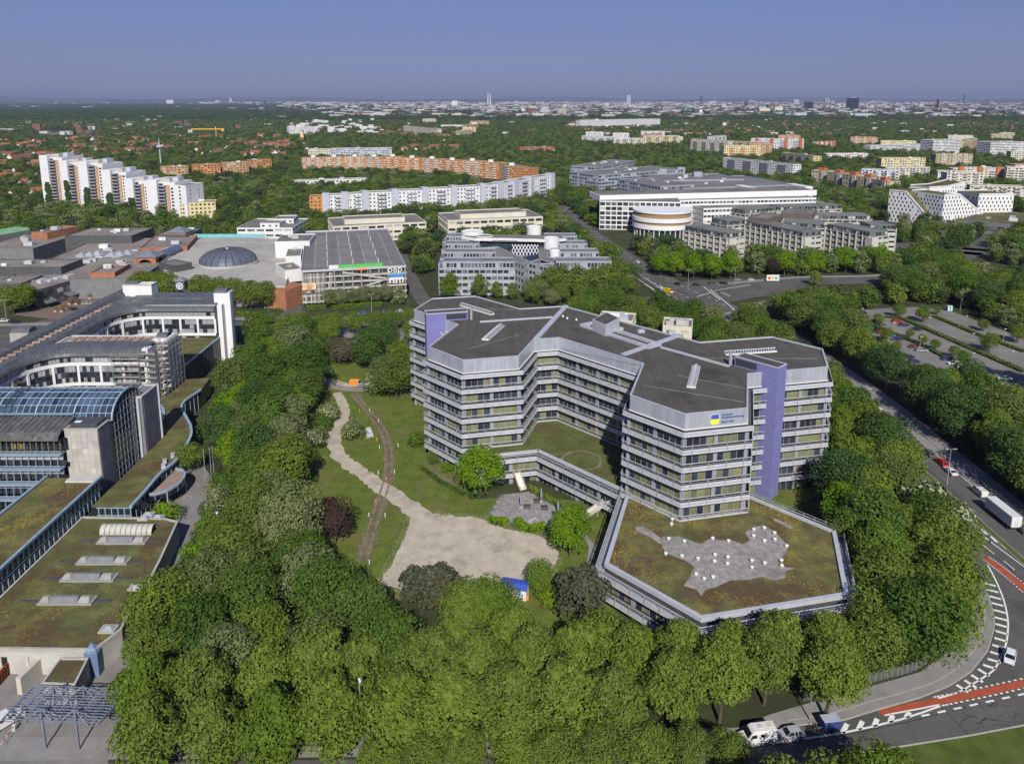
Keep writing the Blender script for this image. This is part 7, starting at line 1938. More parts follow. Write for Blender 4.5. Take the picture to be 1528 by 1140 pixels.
def one(key,px,py,s,label,group=None):
 p = at(px,py); TREES.append((p.x,p.y)); return plant(key,p.x,p.y,s,label,group)
def fill(poly,d,mixk,label,group,srange=(.85,1.1),tries=1200,most=200,ex=True):
 r_ = random.Random(len(label)); xs = [p[0] for p in poly]; ys = [p[1] for p in poly]; c = 0
 for k in range(tries):
  x,y = r_.uniform(min(xs),max(xs)),r_.uniform(min(ys),max(ys))
  if not inside(poly,x,y) or not far_from(x,y,d) or (ex and not free(x,y)): continue
  key = r_.choices(list(mixk),list(mixk.values()))[0]
  if any(shows(np.array([x]),np.array([y]),np.array([z_]))[0] for z_ in (12.5,8.0,4.0)): continue
  TREES.append((x, y)); plant(key, x, y, r_.uniform(*srange), '%s %s' % (KIND[key][0].replace('_', ' '), label), '%ss %s' % (KIND[key][0].replace('_', ' '), group)); c += 1
  if c >= most: break
 return c
# --- named single trees
one('bright', 716, 742, 1.15, 'round bright green tree at the corner of the silver office wing')
one('bright', 850, 832, .95, 'bright green tree beside the escape slide and the terrace')
one('pine', 868, 938, 1.0, 'grey-brown pine between the lawn and the annex front')
one('pine', 660, 920, .9, 'grey-green pine at the lower edge of the gravel field'); one('pine', 630, 915, .8, 'smaller pine left of the pine at the gravel field')
one('purple', 500, 812, .95, 'dark purple beech at the edge of the left wood')
one('brown', 511, 545, .95, 'brown-leaved tree beside the green skip')
one('pale', 440, 835, 1.15, 'large silvery green tree left of the purple beech'); one('pale', 420, 845, 1.05, 'silvery tree in the left wood next to the flagpole')
one('dark', 552, 552, 1.0, 'dark tree right of the brown-leaved tree'); one('dark', 592, 598, 1.0, 'dark tree with low boughs left of the office block'); one('haw', 566, 590, 1.5, 'tall white-blossoming bush left of the office block'); one('mid', 600, 560, .95, 'tree behind the white-blossoming bush'); one('dark', 578, 584, .8, 'dense tree between the orange skip and the office block'); one('dark', 612, 590, .75, 'dense low tree at the left foot of the office block'); one('dark', 572, 535, 1.0, 'large dark tree behind the white-blossoming bush')
one('dark', 456, 530, 1.0, 'large tree at the upper end of the left wood'); one('mid', 432, 522, 1.0, 'tree at the upper end of the left wood near the street'); one('pale', 412, 518, .9, 'pale tree at the upper end of the left wood'); one('dark', 392, 522, 1.0, 'dark tree beside the white end tower'); one('mid', 283, 708, .6, 'small tree standing over the half-round canopy')
one('haw', 490, 628, 1.05, 'white-blossoming bush beside the bend of the gravel path'); one('haw', 470, 668, 1.1, 'white-flecked bush below the path bend'); one('shrub', 483, 640, 1.2, 'dark shrub behind the white-blossoming bush')
one('haw', 527, 655, 1.0, 'bush beside the white tarp on the lawn'); one('shrub', 620, 665, 1.1, 'shrub at the foot of the office facade'); one('shrub', 650, 690, .8, 'small shrub in the planting bed by the office'); one('lshrub', 668, 705, .7, 'light green shrub in the planting bed')
one('lshrub', 820, 900, 1.0, 'light shrub right of the blue-roofed site hut'); one('mid', 805, 885, .5, 'young tree beside the blue-roofed site hut'); one('mid', 735, 952, .8, 'feathery tree in front of the blue-roofed site hut'); one('mid', 698, 955, .8, 'tree left of the feathery tree at the hut')
one('bright', 1260, 805, 1.1, 'bright maple behind the right edge of the annex'); one('mid', 1283, 760, 1.0, 'maple beside the violet tower lawn')
one('haw', 1385, 800, 2.3, 'tree with white blossom beside the dual carriageway')
one('lshrub', 245, 778, 1.3, 'clipped bright green hedge mound on the podium roof edge')
one('haw', 213, 876, .55, 'white-flowering bush on the podium parapet, upper one'); one('haw', 200, 902, .6, 'white-flowering bush on the podium parapet, lower one')
for k, (px, py) in enumerate(((492, 460), (508, 459), (527, 457), (544, 455), (560, 454), (575, 452))): one('pale', px, py, .62, 'small pale tree at the garage front, %s from the left' % names[k], 'small trees at the garage front')
for k, (px, py) in enumerate(((478, 505), (500, 502), (530, 500), (560, 498), (585, 495), (610, 493))): one('mid', px, py, .72, 'street tree on the median before the garage, %s from the left' % names[k], 'median trees before the garage')
for k, (px, py, s) in enumerate(((672, 446, .8), (716, 446, .72), (742, 446, .5), (765, 448, .5), (822, 445, .95), (840, 446, 1.0), (862, 446, 1.0), (885, 446, .95), (905, 446, 1.05), (925, 440, 1.0))): one('poplar', px, py, s, 'tall hornbeam before the zigzag office, %s from the left' % names[k], 'hornbeams before the zigzag office')
for k, (px, py, s) in enumerate(((985, 412, .95), (1010, 415, 1.0), (1035, 416, 1.0), (1062, 418, 1.0), (1090, 416, 1.05), (1170, 412, 1.0), (1215, 412, .95), (1262, 408, 1.1), (1310, 405, 1.1))): one('bright', px, py, s * 1.2, 'bright roadside maple before the star office, %s from the left' % names[k], 'roadside maples before the star office')
one('purple', 1153, 412, .9, 'dark purple tree before the star office')
for k, (px, py) in enumerate(((300, 452), (325, 455), (350, 458), (375, 462), (395, 462), (250, 448), (230, 446), (210, 446), (20, 470), (40, 466))): one('mid', px, py, 1.0, 'plane tree on the shop square, %s placed from the mall corner' % names[k], 'plane trees on the shop square')
for k, (kd, px, py, s_) in enumerate((('haw', 318, 742, .8), ('shrub', 312, 772, 1.0), ('lshrub', 306, 792, .9), ('shrub', 322, 790, 1.3), ('shrub', 300, 815, 1.2), ('lshrub', 292, 838, 1.1), ('shrub', 282, 858, 1.1), ('shrub', 268, 880, 1.2), ('haw', 330, 765, 1.1), ('shrub', 262, 905, 1.3), ('shrub', 340, 735, 1.3))): one(kd, px, py, s_, KIND[kd][0].replace('_', ' ') + ' on the right edge of the left ramp street', 'bushes along the ramp street')
# --- rows and woods near the camera
for k in range(14):
 x = -53 + k * 8.7 + rnd.uniform(-.8,.8); y = 102.4 + .1 * x + rnd.uniform(-.5,.5) + (1.6 if x > 22 else 0)
 y += 3.8 if 38.5 < x < 46 else 0
 if x < 58: TREES.append((x, y)); plant('linden' if x < 22 else 'street', x, y, rnd.uniform(.92, 1.05), 'linden in the front row along the bottom street', 'front row lindens')
for k in range(15):
 x = -57.6 + k * 8.7 + rnd.uniform(-1,1); y = 111.6 + .1 * x + rnd.uniform(-.8,.8)
 if free(x, y) and x < 62: TREES.append((x, y)); plant('linden', x, y, rnd.uniform(.85, 1.0) if x > 10 else rnd.uniform(.95, 1.1), 'linden in the second row above the bottom street', 'second row lindens')
for k in range(9):
 x = -20 + k * 6.6; y = 96.8 + (x + 20) * .03 + rnd.uniform(-.6, .6); TREES.append((x, y)); plant('mid', x, y, rnd.uniform(.5, .62), 'small street tree cut by the lower picture edge', 'small street trees')
for k, (x, y) in enumerate(((36, 86), (43.5, 87), (50, 88.5))): plant('mid', x, y, .92, 'roadside tree just below the lower picture edge', 'roadside trees below the frame')
n1 = fill([(-70, 112), (-16, 115), (-18, 121), (-30, 130), (-44, 146), (-48, 160), (-58, 172), (-62, 160), (-70, 150), (-68, 135)], 6.9, {'dark': 4, 'mid': 3, 'pale': 2, 'linden': 2}, 'in the wood between the left ramp and the lawn', 'left of the lawn', (.8, 1.05))
n2 = fill([(-12, 119), (14, 119), (30, 117), (26, 112), (-12, 116)], 6.9, {'linden': 3, 'mid': 2}, 'in the belt between lawn and street', 'in the belt below the lawn', (.8, .95))
n3 = fill([(-74, 165), (-57, 170), (-55, 186), (-60, 208), (-63, 232), (-69, 258), (-82, 290), (-108, 292), (-110, 262), (-103, 246), (-94, 228), (-87, 206), (-79, 190)], 6.9, {'dark': 5, 'mid': 3, 'bright': 1, 'pale': 1}, 'in the dense wood beside the curved corridor', 'beside the curved corridor', (.8, 1.1))
n4 = fill([(60, 113.5), (72, 118.5), (83, 126), (91, 138), (94, 150), (95, 168), (100.5, 190), (100.5, 238), (94, 238), (90, 200), (82, 182), (76, 158), (66, 130)], 6.9, {'linden': 4, 'dark': 3, 'mid': 3}, 'in the wood between annex and carriageway', 'between annex and carriageway', (.85, 1.08))
for k in range(21):
 y = 184 + k * 7.2; x = 100.8 - max(0,y - 255) * .055
 if not shows(np.array([x]), np.array([float(y)]), np.array([13.]))[0]: TREES.append((x, y)); plant(('mid', 'dark', 'linden')[k % 3], x, y, rnd.uniform(1.0, 1.15), 'roadside tree between office block and carriageway', 'roadside trees by the carriageway')
n5 = fill([(88, 240), (100, 240), (97, 330), (88, 360), (40, 346), (24, 330), (40, 268), (60, 226)], 7.2, {'dark': 3, 'mid': 4, 'pale': 1}, 'behind the office block', 'behind the office block', (.7, .95), most=70)
n5b = fill([(6, 360), (30, 366), (78, 378), (74, 388), (30, 388), (4, 382)], 7.0, {'mid': 3, 'pale': 2, 'dark': 1}, 'between zigzag office and the street', 'before the zigzag office', (.6, .8), most=30, ex=False)
n6 = fill([(126, 158), (150, 150), (165, 180), (170, 240), (160, 300), (146, 335), (130, 392), (124, 378), (126, 300), (125, 230)], 7.2, {'dark': 4, 'mid': 3, 'linden': 3}, 'in the wood right of the dual carriageway', 'right of the carriageway', (.9, 1.15), most=120)
n7 = fill([(-106, 296), (-84, 268), (-66, 262), (-58, 276), (-34, 290), (-34, 316), (-104, 318)], 7.0, {'dark': 3, 'mid': 3, 'pale': 1}, 'between the garden and the shopping street', 'beside the shopping street', (.7, .95), most=40)
n8 = fill([(130, 396), (135, 345), (160, 372), (215, 382), (228, 330), (300, 330), (330, 420), (260, 440), (215, 410)], 7.8, {'dark': 4, 'mid': 3}, 'in the wood above the parking lot', 'above the parking lot', (.85, 1.1), most=110)
n9 = fill([(170, 180), (176, 240), (230, 300), (300, 330), (330, 260), (220, 160)], 8.0, {'dark': 4, 'mid': 3}, 'at the right edge below the parking lot', 'below the parking lot', (.85, 1.1), most=60)
# small trees in the parking lot hedges
for k, (px, py, s) in enumerate(((1342, 475, .6), (1377, 482, .7), (1398, 470, .35), (1357, 505, .35), (1377, 515, .4), (1395, 523, .4), (1424, 535, .45), (1437, 545, .5), (1475, 527, .75), (1468, 495, .5), (1518, 512, .7), (1310, 487, .5), (1322, 512, .6), (1336, 528, .45))): one('mid', px, py, s * .8, 'young tree in the parking lot', 'young parking lot trees')
print('TREES', NTREE, sum(NTREE.values()))
# --- everything farther out: woods that read as one mass
pc = bpy.data.collections.new('woodland_sources'); MIDP = []
for k,(w,h,n,sz,mt) in enumerate(((11,13,1500,.85,L_dark),(12,15,1500,.9,L_spruce),(10,13,1400,.85,L_lin),(13,14,1500,.95,L_dark),(9,15,1200,.85,L_pale),(11,12,1400,.85,L_lin))):
 me = crown_mesh('wood_crown_%d' % k, 900 + k, w, h, .6, n, sz, mt, nl=24, lump=.27); o = bpy.data.objects.new('wood_a%d' % k, me); pc.objects.link(o); MIDP.append(o)
pc2 = bpy.data.collections.new('grove_sources')
for k in range(5):
 g = np.random.default_rng(k); me = crown_mesh('grove_crown_%d' % k, 950 + k, 24, 12, .2, 700, 2.6, (L_spruce, L_dark, L_spruce, L_spruce, L_spruce)[k], nl=26, lump=.22); o = bpy.data.objects.new('grove_a%d' % k, me); pc2.objects.link(o)
def scatter(name,X,Y,S,nproto,coll,label):
 n = len(X); me = bpy.data.meshes.new(name); me.vertices.add(n); co = np.stack([X, Y, np.zeros(n)], 1).astype(np.float32); me.vertices.foreach_set('co', co.ravel())
 g = np.random.default_rng(n)
 for nm, tp, val in (('spin', 'FLOAT', g.random(n).astype(np.float32) * 6.28), ('size', 'FLOAT', S.astype(np.float32)), ('pick', 'INT', g.integers(0, nproto, n).astype(np.int32))):
  at_ = me.attributes.new(nm, tp, 'POINT'); at_.data.foreach_set('value', val)
 o = bpy.data.objects.new(name, me); COL.objects.link(o); o['kind'] = 'stuff'; o['label'] = label; o['category'] = 'wood'
 ng = bpy.data.node_groups.new(name, 'GeometryNodeTree'); ng.interface.new_socket('Geometry', in_out='INPUT', socket_type='NodeSocketGeometry'); ng.interface.new_socket('Geometry', in_out='OUTPUT', socket_type='NodeSocketGeometry')
 gi = ng.nodes.new('NodeGroupInput'); go = ng.nodes.new('NodeGroupOutput'); ip = ng.nodes.new('GeometryNodeInstanceOnPoints'); ci = ng.nodes.new('GeometryNodeCollectionInfo')
 ci.inputs[0].default_value = coll; ci.inputs[1].default_value = True; ci.inputs[2].default_value = True; ip.inputs['Pick Instance'].default_value = True
 def attr(nm,dt):
  a = ng.nodes.new('GeometryNodeInputNamedAttribute'); a.data_type = dt; a.inputs[0].default_value = nm; return a.outputs[0]
 cx = ng.nodes.new('ShaderNodeCombineXYZ'); ng.links.new(attr('spin', 'FLOAT'), cx.inputs[2])
 ng.links.new(gi.outputs[0], ip.inputs['Points']); ng.links.new(ci.outputs[0], ip.inputs['Instance']); ng.links.new(attr('pick', 'INT'), ip.inputs['Instance Index'])
 ng.links.new(cx.outputs[0], ip.inputs['Rotation']); ng.links.new(attr('size', 'FLOAT'), ip.inputs['Scale']); ng.links.new(ip.outputs[0], go.inputs[0])
 md = o.modifiers.new('scatter', 'NODES'); md.node_group = ng; return o
def wood_points(y0,y1,d,seed,jit=.45,keep=None):
 g = np.random.default_rng(seed); xs,ys = [],[]; y = y0
 while y < y1:
  half = y * .72 + 40; n = int(2 * half / d); x = -half + (np.arange(n) + .5) * d + g.uniform(-jit,jit,n) * d; xs.append(x); ys.append(np.full(n,y) + g.uniform(-jit,jit,n) * d); y += d * .92
 X = np.concatenate(xs); Y = np.concatenate(ys); ok = free_mask(X,Y) if keep is None else keep(X,Y); return X[ok],Y[ok]
NB = np.array(TREES)
def not_near(X,Y,d=6.0):
 ok = np.ones(len(X),bool)
 for a,b in NB: ok &= (X - a) ** 2 + (Y - b) ** 2 > d * d
 return ok
def clear_px(X,Y,boxes):
 """drop trees in openings seen in the photograph (meadows, streets)"""
 ok = np.ones(len(X),bool)
 f = Y * math.cos(PITCH) + CAM_H * math.sin(PITCH); px = PRIN_X + FOC * X / f; py = PRIN_Y - FOC * (Y * math.sin(PITCH) - CAM_H * math.cos(PITCH)) / f
 for x0,y0,x1,y1 in boxes: ok &= ~((px > x0) & (px < x1) & (py > y0) & (py < y1))
 return ok
OPEN = [(1010,336,1345,388),(890,330,1060,372),(640,380,780,448),(1320,318,1528,342),(-50,362,300,520),(300,362,596,520),(600,430,1000,520),(50,194,145,207),(836,186,990,192)]
X,Y = wood_points(300,1250,9.0,1); k_ = not_near(X,Y) & clear_px(X,Y,OPEN) & ~shows(X,Y,np.full(len(X),8.)) & ~shows(X,Y,np.full(len(X),3.)); k_ &= ~((Y < 345) & (X > -110) & (X < 130)); k_ &= ~((X < -100) & (Y < 330)); X,Y = X[k_],Y[k_]
g = np.random.default_rng(3); scatter('mid_woodland', X, Y, .5 + .45 * g.random(len(X)) ** 1.3, 6, pc, 'dense green treetops between the housing blocks in the middle distance')
X2,Y2 = wood_points(1250,3600,11.5,2); k_ = clear_px(X2,Y2,OPEN); gg = np.random.default_rng(9); k_ &= gg.random(len(X2)) < .88; X2,Y2 = X2[k_],Y2[k_]
scatter('far_woodland', X2, Y2, .42 + .36 * gg.random(len(X2)), 6, pc, 'green belt of treetops beyond the housing estates')
X3,Y3 = wood_points(3600,16000,30.0,4); f3 = Y3 * .98 + 19; px3 = PRIN_X + FOC * X3 / f3; dens = np.where(px3 < 420,.95,np.clip(.85 - (Y3 - 3600) / 6500,.1,.8)); k_ = gg.random(len(X3)) < dens
X3, Y3 = X3[k_], Y3[k_]; scatter('distant_forest', X3, Y3, .75 + .5 * gg.random(len(X3)), 5, pc2, 'dark band of forest and park below the horizon')
print('WOOD', len(X), len(X2), len(X3))
def patchy(sc,lo,seed):
 """keeps points where a smooth random field is high"""
 r_ = np.random.default_rng(seed); K = [(r_.normal(0,sc,2),r_.random() * 6.28) for _ in range(9)]
 return lambda X,Y: sum(np.sin(X * k[0] + Y * k[1] + p) for k,p in K) + r_.normal(0,1.0,len(X)) > lo
L_yel = mat('sedum_flower', (.34, .235, .02), .9, .3, 2, fine=0); L_tuft = leafmat('grass_tuft', [(.085, .125, .016), (.10, .13, .022)], .1)
for nm, poly, n, sz, m_, z, kp, lb in (('sedum_flowers', [p for p in offset(ANo, -1.2)], 5200, .085, L_yel, 8.4, patchy(.35, 2.0, 5), 'yellow flowering sedum on the annex roof'), ('sedum_flowers', offset(ccw(DK), -.8), 1300, .09, L_yel, 10.0, patchy(.3, 1.2, 6), 'yellow sedum on the deck roof at the left'), ('sedum_flowers', offset(pod, -1), 1500, .08, L_yel, 4.85, patchy(.25, 2.2, 7), 'scattered yellow sedum on the podium roof')):
 gpoly = [(p.x,p.y) for p in gp]
 def kk(X,Y,kp=kp): return kp(X,Y) & ~in_poly(gpoly,X,Y) & ~in_poly(MAIN,X,Y)
 o = specks(nm, poly, n, sz, m_, z, n, .6, kk if nm and z == 8.4 else kp); o['label'] = lb; o['category'] = 'sedum'
lawn_poly = pxl((440,512),(500,500),(600,500),(640,560),(690,735),(725,775),(620,765),(575,865),(480,870),(440,800),(420,720),(420,600))
o = specks('lawn_grass', lawn_poly, 16000, .16, L_tuft, .0, 77, .7, lambda X, Y: ~in_poly(EXG[3], X, Y) & ~in_poly(EXG[4], X, Y) & ~in_poly(EXG[2], X, Y)); o['label'] = 'tufts of grass over the garden lawn'; o['category'] = 'grass'
# ------------------------------------------------------------------ vehicles
def paint(name, c): return mat('paint_' + name, c, .3, .03, .5, spec=.5, fine=0, coat=.6)
PAINT = {'white': paint('white', (.62, .62, .62)), 'black': paint('black', (.018, .018, .02)), 'silver': paint('silver', (.34, .35, .37)), 'red': paint('red', (.40, .025, .02)), 'navy': paint('navy', (.025, .035, .10)), 'blue': paint('blue', (.05, .12, .38)), 'grey': paint('grey', (.09, .095, .10)), 'yellow': paint('yellow', (.65, .42, .02)), 'wine': paint('wine', (.16, .02, .025))}
M_carglass = glassmat('car_glass', (.012, .014, .016), .05, .7, 0); M_headl = mat('head_lamp', (.6, .6, .58), .2, .02, fine=0); M_taill = mat('tail_lamp', (.35, .015, .01), .3, .02, fine=0); M_hub = mat('wheel_rim', (.3, .3, .31), .4, .05, metal=.5)
def loft(mb,prof,wid):
 """side profile (x, z) lofted to a width that may differ per point; closed on both sides"""
 n = len(prof); L = [(x,-w,z) for (x,z),w in zip(prof,wid)]; R = [(x,w,z) for (x,z),w in zip(prof,wid)]
 mb.add(L + R,[tuple(range(n - 1,-1,-1)),tuple(range(n,2 * n))] + [(i,(i + 1) % n,n + (i + 1) % n,n + i) for i in range(n)])
SHAPE = {'hatch': dict(L=4.1, W=.88, body=[(-2.05, .35), (2.0, .35), (2.05, .62), (1.95, .82), (1.05, .95), (-1.95, 1.0), (-2.05, .8)], cab=[(1.15, .93), (.45, 1.42), (-1.35, 1.47), (-1.9, 1.0)], wb=1.28),
   'sedan': dict(L=4.5, W=.9, body=[(-2.25, .38), (2.2, .35), (2.27, .62), (2.15, .8), (1.15, .92), (-1.55, .98), (-2.2, .98), (-2.27, .75)], cab=[(1.2, .9), (.45, 1.38), (-.95, 1.42), (-1.7, .97)], wb=1.36),
   'wagon': dict(L=4.6, W=.9, body=[(-2.3, .38), (2.25, .35), (2.3, .62), (2.2, .82), (1.2, .95), (-2.2, 1.0), (-2.3, .75)], cab=[(1.25, .93), (.5, 1.45), (-1.85, 1.5), (-2.2, 1.0)], wb=1.38)}
def make_car(shape,col):
 S = SHAPE[shape]; P_ = PAINT[col]; t = bpy.data.objects.new('parked_car', None); COL.objects.link(t); t['category'] = 'car'; t.empty_display_size = .3
 def ch(m,nm,mm,par=t): o = bpy.data.objects.new(nm,m.mesh(nm,mm)); COL.objects.link(o); o.parent = par; return o
 m = MB(); W_ = S['W']; loft(m, S['body'], [W_ * .94, W_ * .94, W_ * .9, W_ * .92, W_, W_, W_ * .95, W_][:len(S['body'])]); b = ch(m, 'body', P_)
 c = S['cab']; m = MB(); loft(m, c, [W_ * .97, W_ * .76, W_ * .76, W_ * .95]); ch(m, 'window_glass', M_carglass)
 m = MB(); (x1, z1), (x2, z2) = c[1], c[2]; loft(m, [(x1 + .05, z1 - .03), (x1 - .05, z1 + .05), (x2 + .05, z2 + .05), (x2 - .1, z2 - .05)], [W_ * .75] * 4); ch(m, 'roof_panel', P_)
 m = MB()
 for s in (-1,1):
  for f in (.36,.68):
   xa = x1 + (x2 - x1) * f; m.bar((xa,s * W_ * .98,.95),(xa,s * W_ * .78,z1),.09,.05)
  m.bar((c[0][0],s * W_ * .96,c[0][1]),(x1,s * W_ * .77,z1),.08,.06); m.bar((c[3][0],s * W_ * .95,c[3][1]),(x2,s * W_ * .77,z2),.12,.06)
 ch(m, 'roof_pillar', P_)
 for sx in (-1,1):
  for sy in (-1,1):
   m = MB(); m.tube((sx * S['wb'], sy * (W_ - .2), .32), (sx * S['wb'], sy * (W_ + .02), .32), .33, n=12); w = ch(m, 'wheel', M_rubber)
   m = MB(); m.tube((sx * S['wb'], sy * (W_ + .02), .32), (sx * S['wb'], sy * (W_ + .035), .32), .2, n=8); ch(m, 'wheel_rim', M_hub, w)
 for sy in (-1,1):
  m = MB(); m.box((S['L'] / 2 - .08, sy * W_ * .68, .68), (.22, .36, .16)); ch(m, 'headlight', M_headl); m = MB(); m.box((-S['L'] / 2 + .06, sy * W_ * .74, .8), (.2, .3, .2)); ch(m, 'taillight', M_taill)
 return t
CARS = {}
def car(shape,col,px,py,deg,label,group=None,moving=False,dz=0):
 key = (shape,col); p = at(px,py); p.z = .02 + dz
 if key not in CARS: t = CARS[key] = make_car(shape,col); t.location = p; t.rotation_euler = (0,0,math.radians(deg));
 else: t = copy_tree(CARS[key],p,math.radians(deg))
 t['label'] = label
 if group: t['group'] = group
 elif 'group' in t: del t['group']
 if moving: t.name = 'moving_car'
 return t
lot = [(535, 315, 'red', 'hatch'), (575, 316, 'black', 'wagon'), (630, 313, 'silver', 'sedan'), (662, 312, 'black', 'sedan'), (645, 363, 'silver', 'hatch'), (685, 378, 'grey', 'sedan'), (727, 358, 'wine', 'hatch'), (767, 374, 'grey', 'sedan'), (722, 398, 'black', 'sedan'), (746, 411, 'black', 'hatch'), (772, 418, 'red', 'sedan'), (815, 432, 'blue', 'hatch'), (850, 453, 'navy', 'wagon'), (852, 358, 'red', 'wagon'), (888, 376, 'navy', 'sedan'), (951, 400, 'black', 'wagon'), (945, 493, 'wine', 'sedan'), (983, 512, 'silver', 'wagon'), (810, 497, 'black', 'hatch'), (836, 508, 'white', 'hatch'), (880, 540, 'black', 'wagon'), (908, 548, 'black', 'sedan'), (945, 572, 'navy', 'hatch'), (1120, 558, 'navy', 'wagon'), (1155, 583, 'white', 'wagon'), (1196, 600, 'white', 'hatch'), (1322, 612, 'navy', 'hatch'), (1356, 629, 'black', 'sedan'), (1345, 667, 'navy', 'wagon'), (1376, 688, 'white', 'wagon'), (1422, 662, 'white', 'sedan')]
cn = {'black': 'black', 'grey': 'dark grey', 'wine': 'wine-red', 'navy': 'navy blue'}
for k, (x, y, c, s) in enumerate(lot): car(s, c, 1100 + x / 3.57, 380 + (y + 4) / 3.57, -8 + rnd.uniform(-6, 6) + (180 if k % 3 == 0 else 0), '%s %s in the big parking lot' % (cn.get(c, c), {'hatch': 'hatchback', 'sedan': 'saloon', 'wagon': 'estate car'}[s]), 'cars in the parking lot')
up = [(320, 137, 'white', 'sedan', 108, 'parked on the upper street'), (430, 188, 'black', 'wagon', 110, 'parked on the upper street'), (466, 218, 'black', 'hatch', 112, 'parked on the upper street below the lamp'), (700, 346, 'black', 'hatch', 118, 'waiting at the intersection by the red strip'), (886, 356, 'black', 'sedan', 10, 'turning at the intersection'), (535, 382, 'white', 'hatch', 118, 'driving down to the intersection'), (1075, 562, 'grey', 'wagon', 100, 'crossing the intersection towards the office block'), (1200, 667, 'grey', 'sedan', 105, 'parked below the intersection'), (1242, 653, 'black', 'wagon', 105, 'parked below the intersection in shade'), (1292, 690, 'white', 'sedan', 103, 'parked in front of the box trailer'), (1502, 803, 'grey', 'sedan', 101, 'parked behind the white van'), (312, 358, 'red', 'hatch', 20, 'under the hornbeams before the zigzag office'), (715, 258, 'white', 'hatch', 30, 'parked under the roadside maples'), (1280, 308, 'silver', 'hatch', 40, 'parked on the verge by the star office'), (1406, 308, 'white', 'hatch', 40, 'parked right of the silver one by the star office'), (1040, 344, 'grey', 'wagon', 8, 'in the shade of the roadside maples'), (1145, 344, 'black', 'wagon', 8, 'in the shade right of the grey one')]
for x, y, c, s, a, lb in up: car(s, c, 900 + x / 6.367, 370 + (y + 5) / 6.367, a, '%s %s %s' % (cn.get(c, c), {'hatch': 'hatchback', 'sedan': 'saloon', 'wagon': 'estate car'}[s], lb))
for x, y, c, s, lb in ((525, 192, 'grey', 'wagon', 'first parked dark car on the dual carriageway'), (592, 240, 'red', 'wagon', 'red car parked between the dark and the white one'), (636, 284, 'white', 'sedan', 'white saloon parked below the tall twin lamp'), (990, 572, 'grey', 'hatch', 'grey car behind the white trailer at the right edge')): car(s, c, 1228 + x / 3.353, 620 + (y + 4) / 3.353, 91, lb)
car('sedan', 'white', 1220 + 490 / 4.75, 560 + 345 / 4.75, 95, 'white car half hidden by trees behind the box truck')
car('hatch', 'white', 1507, 984, -128, 'white car turning on the hatched curve at right'); car('hatch', 'silver', 1180, 1099, 188, 'silver hatchback parked behind the white camper van')
shop = [(193, 190, 'silver', 'hatch', 185), (337, 186, 'black', 'wagon', 185), (485, 246, 'white', 'hatch', 3), (755, 165, 'red', 'sedan', 186), (852, 158, 'grey', 'wagon', 186), (1040, 143, 'blue', 'hatch', 187), (790, 258, 'black', 'sedan', 4), (1190, 133, 'grey', 'sedan', 188), (1312, 127, 'white', 'hatch', 188), (1190, 208, 'black', 'sedan', 8), (1282, 228, 'black', 'wagon', 8), (1362, 230, 'grey', 'sedan', 8)]
for k, (x, y, c, s, a) in enumerate(shop): car(s, c, 330 + x / 4.929, 440 + (y + 4) / 4.929, a, '%s car on the shopping street, %s from the left' % (cn.get(c, c), (names + ['twelfth'])[k]), 'cars on the shopping street')
for x, y, c, s, lb in ((30, 356, 'white', 'sedan', 'white car at the left edge of the shopping street'), (145, 370, 'black', 'wagon', 'black car behind the barrel-roofed stair house'), (652, 254, 'black', 'hatch', 'black car on the shop square'), (765, 205, 'silver', 'sedan', 'silver car at the back of the shop square')): car(s, c, x / 5.877, 420 + y / 5.877, 5, lb)
